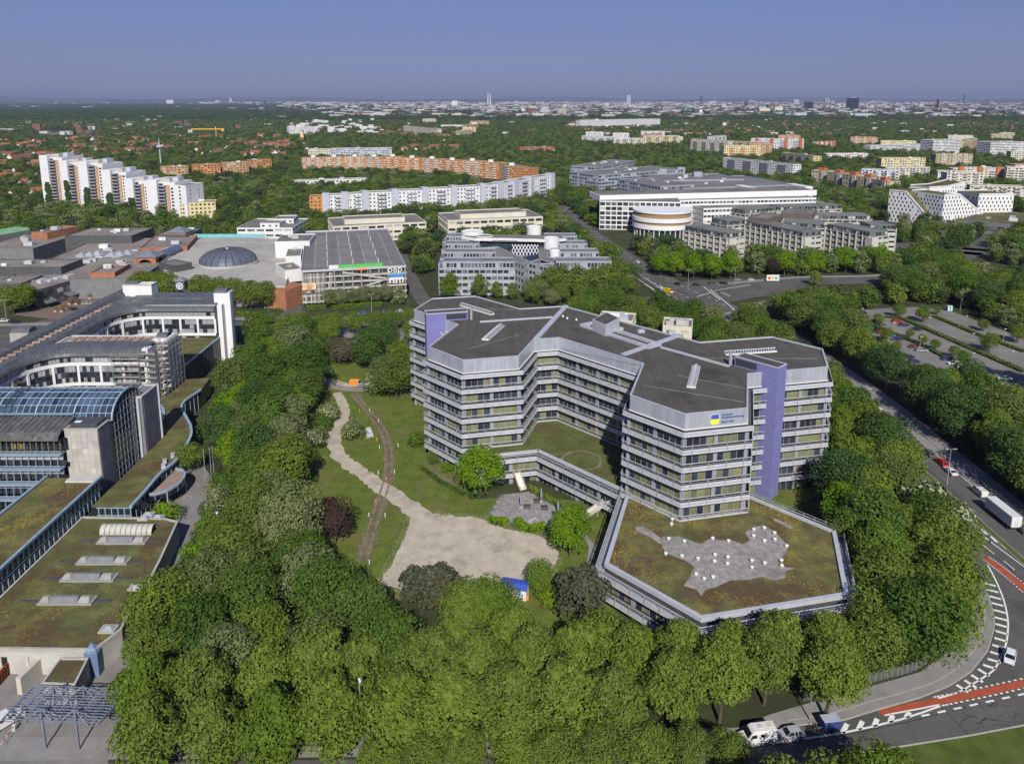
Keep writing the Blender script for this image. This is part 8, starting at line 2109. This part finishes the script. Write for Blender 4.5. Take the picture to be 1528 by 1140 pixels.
# box vehicles
def box_vehicle(nm,cat,label,p,deg,L,W_,H,body_m,cab=True,extra=None):
 t = thing(nm,label,cat,(p.x,p.y,.02)); t.rotation_euler = (0,0,math.radians(deg))
 def ch(m,n_,mm,par=t): o = bpy.data.objects.new(n_,m.mesh(n_,mm)); COL.objects.link(o); o.parent = par; return o
 return t,ch
def wheels(ch,xs,w,r=.38):
 for x in xs:
  for s in (-1,1):
   m = MB(); m.tube((x, s * (w - .28), r), (x, s * w, r), r, n=12); q = ch(m, 'wheel', M_rubber); m = MB(); m.tube((x, s * w, r), (x, s * (w + .02), r), r * .55, n=8); ch(m, 'wheel_rim', M_hub, q)
def van(label, px, py, deg, L=5.9, H=2.6, col='white', roofbits=True, nm='camper_van', cat='van'):
 t,ch = box_vehicle(nm,cat,label,at(px,py),deg,L,1,H,None); h = L / 2; P_ = PAINT[col]; w = 1.0
 m = MB(); loft(m, [(-h, .45), (h - .05, .42), (h, .8), (h - .25, 1.15), (h - 1.15, 1.35), (h - 1.75, H - .25), (h - 2.1, H), (-h + .1, H), (-h, H - .2)], [w * .96, w * .94, w * .9, w * .94, w * .98, w * .9, w * .86, w * .88, w * .92]); ch(m, 'body', P_)
 m = MB(); m.add([(h - 1.12, -.86, 1.42), (h - 1.12, .86, 1.42), (h - 1.68, .8, H - .36), (h - 1.68, -.8, H - .36)], [(0, 1, 2, 3)]); m.v = [(x + .06, y, z + .04) for x, y, z in m.v]; ch(m, 'windscreen', M_carglass)
 for s in (-1,1):
  m = MB(); q = [(h - 1.35, 1.4), (h - 2.5, 1.4), (h - 2.5, 2.0), (h - 1.75, 2.0)]; q = q if s > 0 else q[::-1]; m.face([(x, s * (w * .985), z) for x, z in q][::-1]); ch(m, 'side_window', M_carglass)
  m = MB(); m.box((h - 3.4, s * w * .96, 1.75), (.6, .06, .5)); ch(m, 'side_window', M_carglass)
  m = MB(); m.box((h - .1, s * .68, .95), (.16, .34, .22)); ch(m, 'headlight', M_headl); m = MB(); m.box((-h + .02, s * .85, 1.1), (.08, .16, .5)); ch(m, 'taillight', M_taill)
 if roofbits:
  for x in (-.4, -2.0): m = MB(); m.box((x, 0, H + .05), (.7, .7, .12)); ch(m, 'roof_hatch', mat('hatch_beige', (.5, .46, .36), .6, .05))
 wheels(ch,(h - 1.0,-h + 1.1),w)
 return t
van('white camper van with roof hatches parked at the lower right kerb', 1129, 1105, 188)
van('white delivery van parked below the intersection', 900 + 1430 / 6.367, 370 + 768 / 6.367, 101, 4.8, 2.1, roofbits=False, nm='delivery_van'); van('yellow post van crossing the intersection', 900 + 620 / 6.367, 370 + 428 / 6.367, -55, 5.2, 2.3, 'yellow', False, 'post_van')
van('white minivan parked in front of the long trailer', 1228 + 778 / 3.353, 620 + 392 / 3.353, 92, 4.9, 1.9, roofbits=False, nm='minivan'); van('white van at the left picture edge under the pergola', 8, 1082, 55, 5.5, 2.3, roofbits=False, nm='delivery_van')
def box_trailer(label, px, py, deg, L, H, cabside=0, nm='box_trailer', m_=None):
 t, ch = box_vehicle(nm, 'trailer' if not cabside else 'truck', label, at(px, py), deg, L, 1.25, H, None); m_ = m_ or mat('trailer_white', (.58, .59, .60), .5, .06, .4)
 m = MB(); m.box((0, 0, 1.1 + (H - 1.1) / 2), (L, 2.5, H - 1.1)); ch(m, 'cargo_box', m_)
 m = MB()
 for k in range(int(L / 1.2) + 1):
  for s in (-1,1): m.box((-L / 2 + .1 + k * (L - .2) / int(L / 1.2),s * 1.26,1.1 + (H - 1.1) / 2),(.06,.05,H - 1.2))
 o = ch(m, 'side_rib', M_steel); o['kind'] = 'stuff'
 for s in (-.62, .62): m = MB(); m.box((-L / 2 - .04, s, 1.15 + (H - 1.1) / 2), (.06, 1.18, H - 1.3)); d = ch(m, 'rear_door', PAINT['white']); m = MB(); m.box((-L / 2 - .1, s * .55, 1.9), (.05, .05, H - 2.4)); ch(m, 'lock_bar', M_steel, d)
 for s in (-1.08, 1.08): m = MB(); m.box((-L / 2 - .06, s, 1.25), (.08, .2, .5)); ch(m, 'marker_board', mat('marker_orange', (.7, .2, .03), .6))
 m = MB(); m.box((0, 0, .85), (L * .96, 1.0, .4)); ch(m, 'chassis', M_darkmetal); wheels(ch, (-L / 2 + 1.2, -L / 2 + 2.5) if L > 7 else (-L / 2 + 1.2, L / 2 - 1), 1.22, .48)
 if cabside:
  m = MB(); x = L / 2; loft(m, [(x + .15, .5), (x + 2.0, .5), (x + 2.1, 1.3), (x + 1.8, 2.6), (x + .15, 2.7)], [1.1] * 5); ch(m, 'cab', PAINT['white']); m = MB(); m.box((x + 1.98, 0, 1.9), (.2, 1.9, .8)); ch(m, 'windscreen', M_carglass); wheels(ch, (x + 1.2,), 1.15, .45)
 return t
box_trailer('long white box trailer parked on the right-hand carriageway', 1495, 777, 92, 9.6, 3.8); box_trailer('white box truck on the carriageway behind the trees', 1220 + 385 / 4.75, 560 + 275 / 4.75, 94, 6.2, 3.4, 1, 'box_truck'); box_trailer('grey box trailer parked below the intersection', 900 + 1370 / 6.367, 370 + 735 / 6.367, 102, 6.0, 3.3, 0, m_=M_conc)
t, ch = box_vehicle('cargo_trailer', 'trailer', 'small blue covered trailer parked before the hatched strip', at(1238, 1088), 188, 3, 1, 2, None)
m = MB(); m.box((0, 0, 1.35), (2.9, 1.6, 1.5)); ch(m, 'tarpaulin', mat('tarp_navy', (.03, .05, .17), .6, .1)); m = MB(); m.box((0, 0, 2.14), (2.92, 1.62, .1)); ch(m, 'tarpaulin_top', mat('tarp_grey', (.33, .36, .42), .6, .1)); m = MB(); m.bar((1.4, 0, .55), (2.8, 0, .55), .12); ch(m, 'drawbar', M_steel); wheels(ch, (-.1,), .95, .3)
# ------------------------------------------------------------------ lamps, signs, poles
def lamp(label, px, py, h, arms=2, ang=0, group='twin street lamps'):
 p = at(px, py); t = thing('street_lamp', label, 'street lamp', tuple(p), group); MB().tube((p.x, p.y, 0), (p.x, p.y, h), .13, .07, 8).build('lamp_post', M_steel if arms > 1 else mat('lamp_green', (.20, .26, .20), .6, .1), t)
 for k in range(arms):
  s = 1 if k == 0 else -1; d = Vector((math.cos(ang) * s,math.sin(ang) * s,0)); a = p + d * .1; b = p + d * (1.1 if arms > 1 else .9)
  if arms > 1: MB().bar((a.x, a.y, h), (b.x, b.y, h + .1), .08).build('lamp_arm', M_steel, t)
  q = MB(); c = b if arms > 1 else p + d * .3; q.box((c.x, c.y, h + .12), (.85, .32, .16), ang); q.build('lamp_head', PAINT['silver'] if arms > 1 else M_white, t)
for k,(px,py,h) in enumerate(((1413,723,10),(1289,630,11),(977,398,10),(941,443,11),(1026.5,430,10),(1096,426,10),(1128,484,10),(402,492,10),(555,470,10),(10,480,10))):
 lamp(['beside the parked white saloon', 'beside the box truck in the trees', 'on the upper street', 'before the zigzag office', 'at the intersection corner', 'on the cross street', 'below the intersection', 'on the shopping street', 'before the parking garage', 'at the left end of the shopping street'][k] and 'tall twin-armed street lamp ' + ['beside the parked white saloon', 'beside the box truck in the trees', 'on the upper street', 'before the zigzag office', 'at the intersection corner', 'on the cross street', 'below the intersection', 'on the shopping street', 'before the parking garage', 'at the left end of the shopping street'][k], px, py, h, 2, 0 if k < 7 else .1)
lamp('green street lamp beside the parked trailer at lower right', 1208, 1075, 12.0, 1, -.6, 'green street lamps'); lamp('street lamp head poking through the front row treetops at centre', 855, 1112, 13.6, 1, -1.2, 'green street lamps'); lamp('street lamp head poking through the front row treetops left of centre', 541, 1128, 13.6, 1, -1.2, 'green street lamps')
for px,py in ((1332,500),(1385,492),(1440,490),(1372,522),(1450,517),(1508,545),(1450,548),(1285,478),(1497,510),(1433,463)):
 lamp('thin lamp mast in the parking lot', px, py, 5.5, 1, 0, 'thin parking lot masts')
def pole(nm,label,cat,px,py,h,r=.08,m_=None):
 p = at(px, py); t = thing(nm, label, cat, tuple(p)); MB().tube((p.x, p.y, 0), (p.x, p.y, h), r, r * .8, 8).build('pole', m_ or M_steel, t); MB().tube((p.x, p.y, h), (p.x, p.y, h + .15), r * 2, r * 1.5, 8).build('pole_cap', m_ or M_steel, t); return t, p
pole('flue_pipe', 'tall bare steel pipe at the wood edge beside the ramp', 'pipe', 329, 832, 11, .22);
for k, (px, py) in enumerate(((307, 718), (316, 716), (320, 714))): pole('flagpole', 'bare flagpole by the half-round canopy, %s from the left' % names[k], 'flagpole', px, py, 9, .09)
t, p = pole('traffic_sign', 'blue round traffic sign beside the carriageway', 'sign', 1357.5, 641, 2.6, .05); m = MB(); m.tube((p.x, p.y - .03, 2.5), (p.x, p.y - .08, 2.5), .5, n=16); m.build('sign_disc', mat('sign_disc_blue', (.03, .10, .55), .5, .03, fine=0), t)
for k,(px,py) in enumerate(((486,508),(500,508))):
 t, p = pole('banner_mast', 'blue and white banner mast on the forecourt, %s one' % ('left', 'right')[k], 'banner', px, py, 7, .08); MB().box((p.x + .6, p.y, 4.4), (1.1, .05, 4.6)).build('banner_cloth', PAINT['blue'] if k == 0 else mat('banner_pale', (.35, .42, .6), .7), t)
p = at(1153, 421); t = thing('billboard', 'white billboard with coloured print beside the cross street', 'billboard', tuple(p)); MB().box((p.x, p.y, 2.4), (7, .2, 3.4)).build('board', M_white, t)
for k, c_ in enumerate(((.5, .1, .05), (.55, .45, .05), (.08, .3, .5))): MB().box((p.x - 2 + k * 1.9, p.y - .15, 2.3 + .3 * (k % 2)), (1.4, .06, 1.5)).build('print_field', mat('print_%d' % k, c_, .6, .1, fine=0), t)
for s in (-2.6, 2.6): MB().box((p.x + s, p.y + .1, .5), (.2, .2, 1)).build('post', M_steel, t)
for k,px in enumerate((1414.5,1418.5)):
 p = at(px, 464); t = thing('portable_toilet', 'turquoise portable toilet at the top of the parking lot, %s one' % ('left', 'right')[k], 'toilet cabin', tuple(p)); MB().box((p.x, p.y, 1.15), (1.15, 1.15, 2.3)).build('cabin', mat('toilet_turquoise', (.05, .36, .42), .5, .05), t); MB().prism(ccw([(p.x - .6, p.y - .6), (p.x + .6, p.y - .6), (p.x + .6, p.y + .6), (p.x - .6, p.y + .6)]), 2.3, 2.5).build('cabin_roof', M_white, t); MB().box((p.x, p.y - .6, 1.1), (.7, .06, 1.9)).build('cabin_door', M_white, t)
# ------------------------------------------------------------------ hedges and fence
def hedge(label,pts,w,h,m_=None,dens=26,group=None):
 g = np.random.default_rng(len(label)); P_ = [];
 for a,b in zip(pts,pts[1:]):
  L = (b - a).length; n = int(L * (w + 2 * h) * dens); u = g.random(n); s = g.uniform(-1,1,n); z = g.random(n); top = g.random(n) < w / (w + 2 * h)
  e = (b - a) / L; nx,ny = -e.y,e.x; off = np.where(top,s * w / 2,np.sign(s) * w / 2) + g.normal(0,.06,n); zz = np.where(top,h,z * h) + g.normal(0,.08,n)
  P_.append(np.stack([a.x + e.x * L * u + nx * off,a.y + e.y * L * u + ny * off,zz],1))
 P_ = np.concatenate(P_); n = len(P_); q = g.normal(size=(n,3)); q[:,2] = np.abs(q[:,2]) + .3; q /= np.linalg.norm(q,axis=1)[:,None]; a_ = np.cross(q,g.normal(size=(n,3))); a_ /= np.linalg.norm(a_,axis=1)[:,None]; b_ = np.cross(q,a_); s_ = .17 * (.7 + .6 * g.random(n))[:,None]
 V = np.stack([P_ - a_ * s_ - b_ * s_, P_ + a_ * s_ - b_ * s_, P_ + a_ * s_ + b_ * s_, P_ - a_ * s_ + b_ * s_], 1).reshape(-1, 3); me = bpy.data.meshes.new('foliage'); me.from_pydata(V.tolist(), [], np.arange(n * 4).reshape(-1, 4).tolist()); me.materials.append(m_ or L_lin)
 t = thing('hedge', label, 'hedge', (pts[0].x, pts[0].y, 0), group); put('foliage', me, t); m = MB()
 for a,b in zip(pts,pts[1:]): m.bar((a.x,a.y,h * .45),(b.x,b.y,h * .45),w * .8,h * .85)
 m.build('hedge_core', M_hedge, t)
hedge('clipped hedge before the seated pair on the terrace', pxl((731, 778), (743, 783), (758, 780)), 1.5, 1.3, L_bright); hedge('angled clipped hedge before the lounging pair on the terrace', pxl((771, 780), (788, 794), (814, 788)), 1.5, 1.4, L_bright)
hedge('low hedge along the grass bank beside the terrace', pxl((790, 728), (812, 742), (836, 758)), 1.0, .9, L_lin); hedge('low hedge round the planting bed at the office foot', pxl((630, 700), (660, 722), (690, 738), (715, 742)), .8, .7, L_dark)
hedge('hedge strip in the parking lot, upper one', pxl((1394, 473), (1450, 497), (1528, 526)), 2.0, .9, L_dark, 9); hedge('hedge strip in the parking lot, middle one', pxl((1322, 474), (1345, 476), (1400, 500), (1528, 556)), 2.4, 1.0, L_dark, 9); hedge('hedge strip in the parking lot, lower one', pxl((1280, 477), (1330, 498), (1366, 512), (1432, 545)), 2.0, .9, L_dark, 9); hedge('hedge strip in the parking lot, lowest one', pxl((1335, 536), (1370, 552)), 2.0, .9, L_dark, 9)
for k, (a, b) in enumerate((((355, 472), (386, 473)), ((412, 466), (420, 465)), ((458, 463), (487, 461)), ((495, 462), (570, 456)), ((583, 454), (608, 452)))): hedge('clipped hedge along the shopping street, %s from the left' % names[k], pxl(a, b), 2.2, 1.9, L_bright, 7, 'clipped street hedges')
t = thing('mesh_fence', 'grey wire mesh fence between the wood and the curved pavement', 'fence', tuple(PAV_I[3])); m = MB(); m2 = MB(); FL = smooth_line([p + Vector((-.4, .6, 0)) for p in PAV_I[2:9]], 6)
for a,b in zip(FL,FL[1:]):
 m.bar((a.x,a.y,0),(a.x,a.y,1.9),.07)
 for z in np.arange(.15,1.9,.22): m2.bar((a.x,a.y,z),(b.x,b.y,z),.025)
 n = int((b - a).length / .25)
 for k in range(n): p = a + (b - a) * (k / n); m2.bar((p.x,p.y,.1),(p.x,p.y,1.85),.02)
m.build('fence_post', M_steel, t, kind='stuff'); m2.build('fence_mesh', M_steel, t, kind='stuff')
# ------------------------------------------------------------------ garden things
for k,(x,y,c) in enumerate(((230,322,1),(297,355,0),(291,424,1),(300,450,0),(366,444,0),(296,540,0),(353,537,0),(325,566,1),(288,645,1),(263,690,0),(320,692,0),(199,858,0),(264,858,0),(297,927,1),(265,317,0))):
 p = at(440 + x / 2.374, 480 + y / 2.374); t = thing('marker_post', ('orange' if c else 'white') + ' marker post along the dirt track', 'post', tuple(p), 'marker posts'); MB().tube((p.x, p.y, 0), (p.x, p.y, .95), .11, .11, 8).build('post', M_white if not c else MATS['marker_orange'], t); MB().tube((p.x, p.y, .95), (p.x, p.y, 1.08), .14, .05, 8).build('cap', M_white, t)
def skip(label, px, py, deg, L, W_, H, m_, load, slant=0, nm='skip'):
 p = at(px, py); t = thing(nm, label, 'skip', tuple(p)); t.rotation_euler = (0, 0, math.radians(deg));
 def ch(m,n_,mm): o = bpy.data.objects.new(n_,m.mesh(n_,mm)); COL.objects.link(o); o.parent = t; return o
 m = MB(); a,b = L / 2,W_ / 2; lo_ = [(-a + slant,-b,0),(a - slant,-b,0),(a - slant,b,0),(-a + slant,b,0)]; hi_ = [(-a,-b,H),(a,-b,H),(a,b,H),(-a,b,H)]; inn = [(x * .93,y * .93,H) for x,y,_ in hi_]; bot = [(x * .93,y * .93,H - .35) for x,y,_ in hi_]
 m.add(lo_ + hi_ + inn + bot, [(i, (i + 1) % 4, 4 + (i + 1) % 4, 4 + i) for i in range(4)] + [(4 + i, 4 + (i + 1) % 4, 8 + (i + 1) % 4, 8 + i) for i in range(4)] + [(8 + i, 8 + (i + 1) % 4, 12 + (i + 1) % 4, 12 + i) for i in range(4)]); ch(m, 'skip_body', m_)
 m = MB(); m.face([(x, y, z + .02) for x, y, z in bot]); ch(m, 'skip_load', load)
 m = MB(); n = max(3,int(L / .7))
 for k in range(n):
  for s in (-1,1): m.box((-a + slant + (k + .5) * (L - 2 * slant) / n,s * (b + .03),H * .5),(.1,.08,H * .9))
 o = ch(m, 'skip_rib', m_); o['kind'] = 'stuff'
M_skipg = mat('skip_green', (.10, .20, .11), .6, .15, 1); M_rubble = mat('rubble', (.40, .34, .25), .95, .35, 2.5)
skip('large green skip full of rubble beside the service lane', 484, 556, -35, 6.5, 2.5, 2.4, M_skipg, M_rubble); skip('small orange skip on the bare soil by the lane', 529, 573, -5, 3.6, 1.9, 1.5, MATS['marker_orange'], M_rubble, .5)
r7 = random.Random(2); p = at(543, 574); t = thing('junk_pile', 'heap of pale and blue junk beside the orange skip', 'rubble', tuple(p))
for k in range(14): MB().box((p.x + r7.uniform(-2, 2), p.y + r7.uniform(-1, 1), .3 + r7.random() * .3), (r7.uniform(.4, 1.2), r7.uniform(.3, .9), r7.uniform(.3, .8)), r7.random() * 3).build('junk_piece', r7.choice([M_white, M_conc, PAINT['blue'], M_metal]), t)
p = at(614, 563); t = thing('junk_pile', 'heap of white and wooden scrap at the foot of the office block', 'rubble', tuple(p))
for k in range(18): MB().box((p.x + r7.uniform(-2.4, 2.4), p.y + r7.uniform(-1.2, 1.2), .4 + r7.random() * 1.0), (r7.uniform(.5, 1.5), r7.uniform(.3, .9), r7.uniform(.3, .9)), r7.random() * 3).build('junk_piece', r7.choice([M_white, M_cream, M_rubble]), t)
tp_ = pxl((545,640),(553,638),(558,653),(547,655)); m = MB()
for i in range(6):
 for j in range(6):
  f = lambda u,v: (tp_[0] * (1 - u) + tp_[1] * u) * (1 - v) + (tp_[3] * (1 - u) + tp_[2] * u) * v
  q = [f(i / 6,j / 6),f((i + 1) / 6,j / 6),f((i + 1) / 6,(j + 1) / 6),f(i / 6,(j + 1) / 6)]; m.face([(v_.x,v_.y,.25 + .12 * math.sin(v_.x * 3) * math.cos(v_.y * 2)) for v_ in q][::-1])
tag(m.build('tarpaulin', mat('tarp_white', (.5, .52, .55), .6, .1)), 'crumpled white tarpaulin on the lawn beside the bush', 'tarpaulin')
p = at(768, 888); t = thing('site_hut', 'white site hut with blue roof at the edge of the gravel field', 'hut', tuple(p)); t.rotation_euler = (0, 0, -.25)
def chl(m,n_,mm,par): o = bpy.data.objects.new(n_,m.mesh(n_,mm)); COL.objects.link(o); o.parent = par; return o
m = MB(); m.box((0, 0, 1.25), (5.4, 2.6, 2.5)); chl(m, 'hut_wall', M_white, t); M_hblue = mat('hut_blue', (.05, .09, .42), .5, .08)
for k,(y0,z0,y1,z1) in enumerate(((-1.7,2.45,-.2,2.85),(-.2,2.85,1.6,2.6))):
 m = MB(); m.add([(-2.9, y0, z0), (2.9, y0, z0), (2.9, y1, z1), (-2.9, y1, z1), (-2.9, y0, z0 + .12), (2.9, y0, z0 + .12), (2.9, y1, z1 + .12), (-2.9, y1, z1 + .12)], [(4, 5, 6, 7), (0, 1, 5, 4), (1, 2, 6, 5), (3, 0, 4, 7), (3, 2, 1, 0)]); chl(m, 'hut_roof', M_hblue, t)
m = MB(); m.box((1.2, -1.32, 1.1), (.9, .06, 2.0)); chl(m, 'hut_door', M_pblue, t); m = MB(); m.box((-1.2, -1.32, 1.5), (1.4, .06, .9)); chl(m, 'hut_window', M_wdark, t); m = MB(); m.box((2.9, -.6, .4), (.4, .6, .8)); chl(m, 'orange_box', MATS['marker_orange'], t)
# terrace furniture
def tz(x,y): return at(720 + x / 6.367,640 + y / 6.367)
for k,(x,y) in enumerate(((365,748),(557,693),(717,823))):
 p = tz(x, y); t = thing('closed_parasol', 'closed grey parasol on the terrace, %s from the left' % names[k], 'parasol', tuple(p), 'closed parasols'); MB().tube((p.x, p.y, 0), (p.x, p.y, 1.0), .06).build('pole', M_steel, t); MB().lathe((p.x, p.y, .9), [(.16, 0), (.3, .5), (.26, 2.0), (.05, 3.0)], 10).build('folded_canopy', mat('parasol_grey', (.22, .24, .28), .8, .1), t); MB().box((p.x, p.y, .12), (.7, .7, .2)).build('base', M_conc, t)
for k,(x,y) in enumerate(((425,748),(515,693),(590,758),(690,817))):
 p = tz(x, y); t = thing('picnic_table', 'dark table with benches on the terrace, %s from the left' % names[k], 'table', tuple(p), 'terrace tables'); M_wd = mat('dark_wood', (.07, .055, .045), .8, .2, 2); MB().box((p.x, p.y, .74), (1.6, .8, .06)).build('table_top', M_wd, t)
 for s in (-1, 1): MB().box((p.x, p.y + s * .8, .45), (1.6, .32, .06)).build('bench', M_wd, t); MB().box((p.x + s * .6, p.y, .37), (.08, 1.7, .7)).build('frame', M_darkmetal, t)
def person(label,p,face,shirt,trousers,hair,lying=False):
 t = thing('person', label, 'person', tuple(p)); g = MB(); M_skin = mat('skin', (.42, .26, .18), .6, .05, fine=0)
 J = {'hip': (0, 0, .5), 'chest': (-.05, 0, .92), 'neck': (-.04, 0, 1.08), 'head': (-.02, 0, 1.25)} if not lying else {'hip': (0, 0, .28), 'chest': (-.36, 0, .55), 'neck': (-.46, 0, .68), 'head': (-.52, 0, .84)}
 vs = [J['hip'], J['chest'], J['neck'], J['head']]; ed = [(0, 1), (1, 2), (2, 3)]; rad = [.15, .17, .06, .11]
 for s in (-1,1):
  k = len(vs); c = J['chest']; vs += [(c[0], s * .2, c[2] + .08), (c[0] + .12, s * .26, c[2] - .2), (c[0] + .36, s * .18, c[2] - .26)]; rad += [.07, .05, .04]; ed += [(1, k), (k, k + 1), (k + 1, k + 2)]
  k = len(vs); h = J['hip']; vs += [(h[0] + .05, s * .1, h[2]), (h[0] + .46, s * .13, h[2] + (.02 if not lying else .12)), (h[0] + (.5 if not lying else .85), s * .13, .08 if not lying else .14), (h[0] + (.68 if not lying else .95), s * .14, .05 if not lying else .2)]; rad += [.1, .075, .05, .045]; ed += [(0, k), (k, k + 1), (k + 1, k + 2), (k + 2, k + 3)]
 me = bpy.data.meshes.new('body'); me.from_pydata(vs, ed, []); o = bpy.data.objects.new('body', me); COL.objects.link(o); md = o.modifiers.new('skin', 'SKIN'); sv = me.skin_vertices[0].data if me.skin_vertices else None
 if sv is None:
  bpy.context.view_layer.objects.active = o; me.skin_vertices.new() if hasattr(me.skin_vertices, 'new') else None; sv = me.skin_vertices[0].data if me.skin_vertices else None
 if sv:
  for i,r in enumerate(rad): sv[i].radius = (r,r)
  sv[0].use_root = True
 sb = o.modifiers.new('sub', 'SUBSURF'); sb.levels = 1; sb.render_levels = 1
 dg = bpy.context.evaluated_depsgraph_get(); dg.update(); m2 = bpy.data.meshes.new_from_object(o.evaluated_get(dg)); bpy.data.objects.remove(o)
 m2.materials.clear(); [m2.materials.append(q) for q in (M_skin,shirt,trousers,hair)]
 for f in m2.polygons:
  c = f.center; zc = c.z; hipz = J['hip'][2]; hd = Vector(J['head'])
  f.material_index = 3 if (c - hd).length < .2 and (c.z > hd.z + .03 or c.x < hd.x - .06) else (0 if zc > J['neck'][2] - .02 or (c.x > J['chest'][0] + .25 and zc > hipz + .12) else (1 if zc > hipz + .08 and c.x < .25 else 2)); f.use_smooth = True
 m2.name = 'body'; b = bpy.data.objects.new('body', m2); COL.objects.link(b); b.parent = t; t.rotation_euler = (0, 0, face); return t
c_w = mat('shirt_white', (.55, .55, .56), .9, .05); c_b = mat('shirt_blue', (.22, .32, .5), .9, .05); c_p = mat('shirt_pink', (.5, .26, .24), .9, .05); c_d = mat('trousers_dark', (.03, .03, .04), .9, .1); c_h = mat('hair_dark', (.03, .02, .015), .8, .1); c_h2 = mat('hair_fair', (.30, .2, .09), .8, .1)
person('person in a pink top sitting at the hedge on the terrace', tz(145, 852), 2.2, c_p, c_d, c_h); person('person in a pale blue top sitting beside the pink one', tz(182, 848), 1.9, c_b, c_d, c_h); person('fair-haired person in dark clothes reclining behind the angled hedge', tz(402, 905), -.5, c_d, c_d, c_h2, True); person('person in a white top reclining at the angled hedge', tz(447, 925), .4, c_w, c_d, c_h, True)
m = MB(); q = [tz(x, y) for x, y in ((430, 885), (500, 850), (560, 905), (490, 935))]; ring_strip(m, ccw(q), -.25, 0, .02, .4); tag(m.build('sandpit_edge', M_conc), 'square concrete rim behind the angled hedge on the terrace', 'rim')
# shop square bits
for k,(x,y) in enumerate(((490,258),(535,252),(580,235),(610,195),(670,195),(545,262),(790,145))):
 p = at(x / 5.877, 420 + (y + 8) / 5.877); t = thing('flower_tub', 'orange-leaved tub plant on the shop square, %s from the left' % names[k], 'plant', tuple(p), 'tub plants on the square'); MB().box((p.x, p.y, .35), (1.2, 1.2, .7)).build('tub', M_conc, t); put('foliage', crown_mesh('tub_plant', k, 2.2, 2.0, .5, 160, .3, leafmat('orange_leaf_%d' % k, [(.22, .12, .03), (.24, .14, .04)])), t, loc=(0, 0, 0))
for k,(x,y) in enumerate(((735,118),(810,115),(640,175))):
 p = at(x / 5.877, 420 + (y + 14) / 5.877); t = thing('cafe_parasol', 'dark cafe parasol on the shop square, %s one' % ('left', 'right', 'front')[k], 'parasol', tuple(p), 'cafe parasols'); MB().tube((p.x, p.y, 0), (p.x, p.y, 2.8), .06).build('pole', M_steel, t); m = MB(); m.add([(p.x - 2.2, p.y - 2.2, 2.5), (p.x + 2.2, p.y - 2.2, 2.5), (p.x + 2.2, p.y + 2.2, 2.5), (p.x - 2.2, p.y + 2.2, 2.5), (p.x, p.y, 3.3)], [(0, 1, 4), (1, 2, 4), (2, 3, 4), (3, 0, 4)]); m.build('canopy', M_dclad, t)
# ------------------------------------------------------------------ hills at the horizon and the air between
hm = MB(); r8 = random.Random(6); n_ = 160
for band_,(dist,hmax) in enumerate(((30000,120),(42000,260))):
 P_ = []
 for i in range(n_ + 1):
  a = math.radians(28 + 124 * i / n_); h = hmax * (.35 + .4 * math.sin(i * .13 + band_) ** 2 + .25 * r8.random()); P_.append((dist * math.cos(a),dist * math.sin(a),h))
 for (x0,y0,h0),(x1,y1,h1) in zip(P_,P_[1:]):
  hm.face([(x1 * .96,y1 * .96,-.5),(x0 * .96,y0 * .96,-.5),(x0,y0,h0),(x1,y1,h1)]); hm.face([(x1,y1,h1),(x0,y0,h0),(x0 * 1.05,y0 * 1.05,-.5),(x1 * 1.05,y1 * 1.05,-.5)])
struct(hm.build('hills', mat('hill_forest', (.05, .07, .035), .95, .3, .0005)))
hz = MB(); hz.box((0, 22000, 198), (108000, 50000, 400)); ho = hz.build('haze', None, kind='stuff')
hmat = bpy.data.materials.new('haze'); hmat.use_nodes = True; nt = hmat.node_tree; nt.nodes.clear(); out = N(nt, 'ShaderNodeOutputMaterial'); pv = N(nt, 'ShaderNodeVolumePrincipled')
pv.inputs['Color'].default_value = (.36, .43, .65, 1); pv.inputs['Density'].default_value = 4.2e-5; pv.inputs['Anisotropy'].default_value = 0.0
nt.links.new(pv.outputs[0], out.inputs['Volume']); ho.data.materials.clear(); ho.data.materials.append(hmat); ho['label'] = 'thin blue morning haze over the far land'; ho['category'] = 'haze'
# ------------------------------------------------------------------ labels: neighbours that look alike are told apart by their place
def px_of(o):
 p = o.matrix_world.translation if o.parent else o.location; f = max(1,p.y * math.cos(PITCH) + CAM_H * math.sin(PITCH)); return p.x / f
ONES = 'first second third fourth fifth sixth seventh eighth ninth tenth eleventh twelfth thirteenth fourteenth fifteenth sixteenth seventeenth eighteenth nineteenth'.split(); TENS = 'twenty thirty forty fifty sixty seventy eighty ninety'.split()
def ordinal(n):
 if n < 20: return ONES[n - 1]
 t,r = TENS[n // 10 - 2],n % 10
 return t[:-1] + 'ieth' if r == 0 else t + '-' + ONES[r - 1]
same = {}
for o in SC.objects:
 if o.parent is None and o.get('label') and o.get('category'): same.setdefault(o['label'], []).append(o)
for lb,L in same.items():
 if len(L) > 1:
  L.sort(key=px_of)
  for k,o in enumerate(L):
   o['label'] = lb + ', ' + ('leftmost' if k == 0 else 'rightmost' if k + 1 == len(L) else ordinal(k + 1) + ' from left')
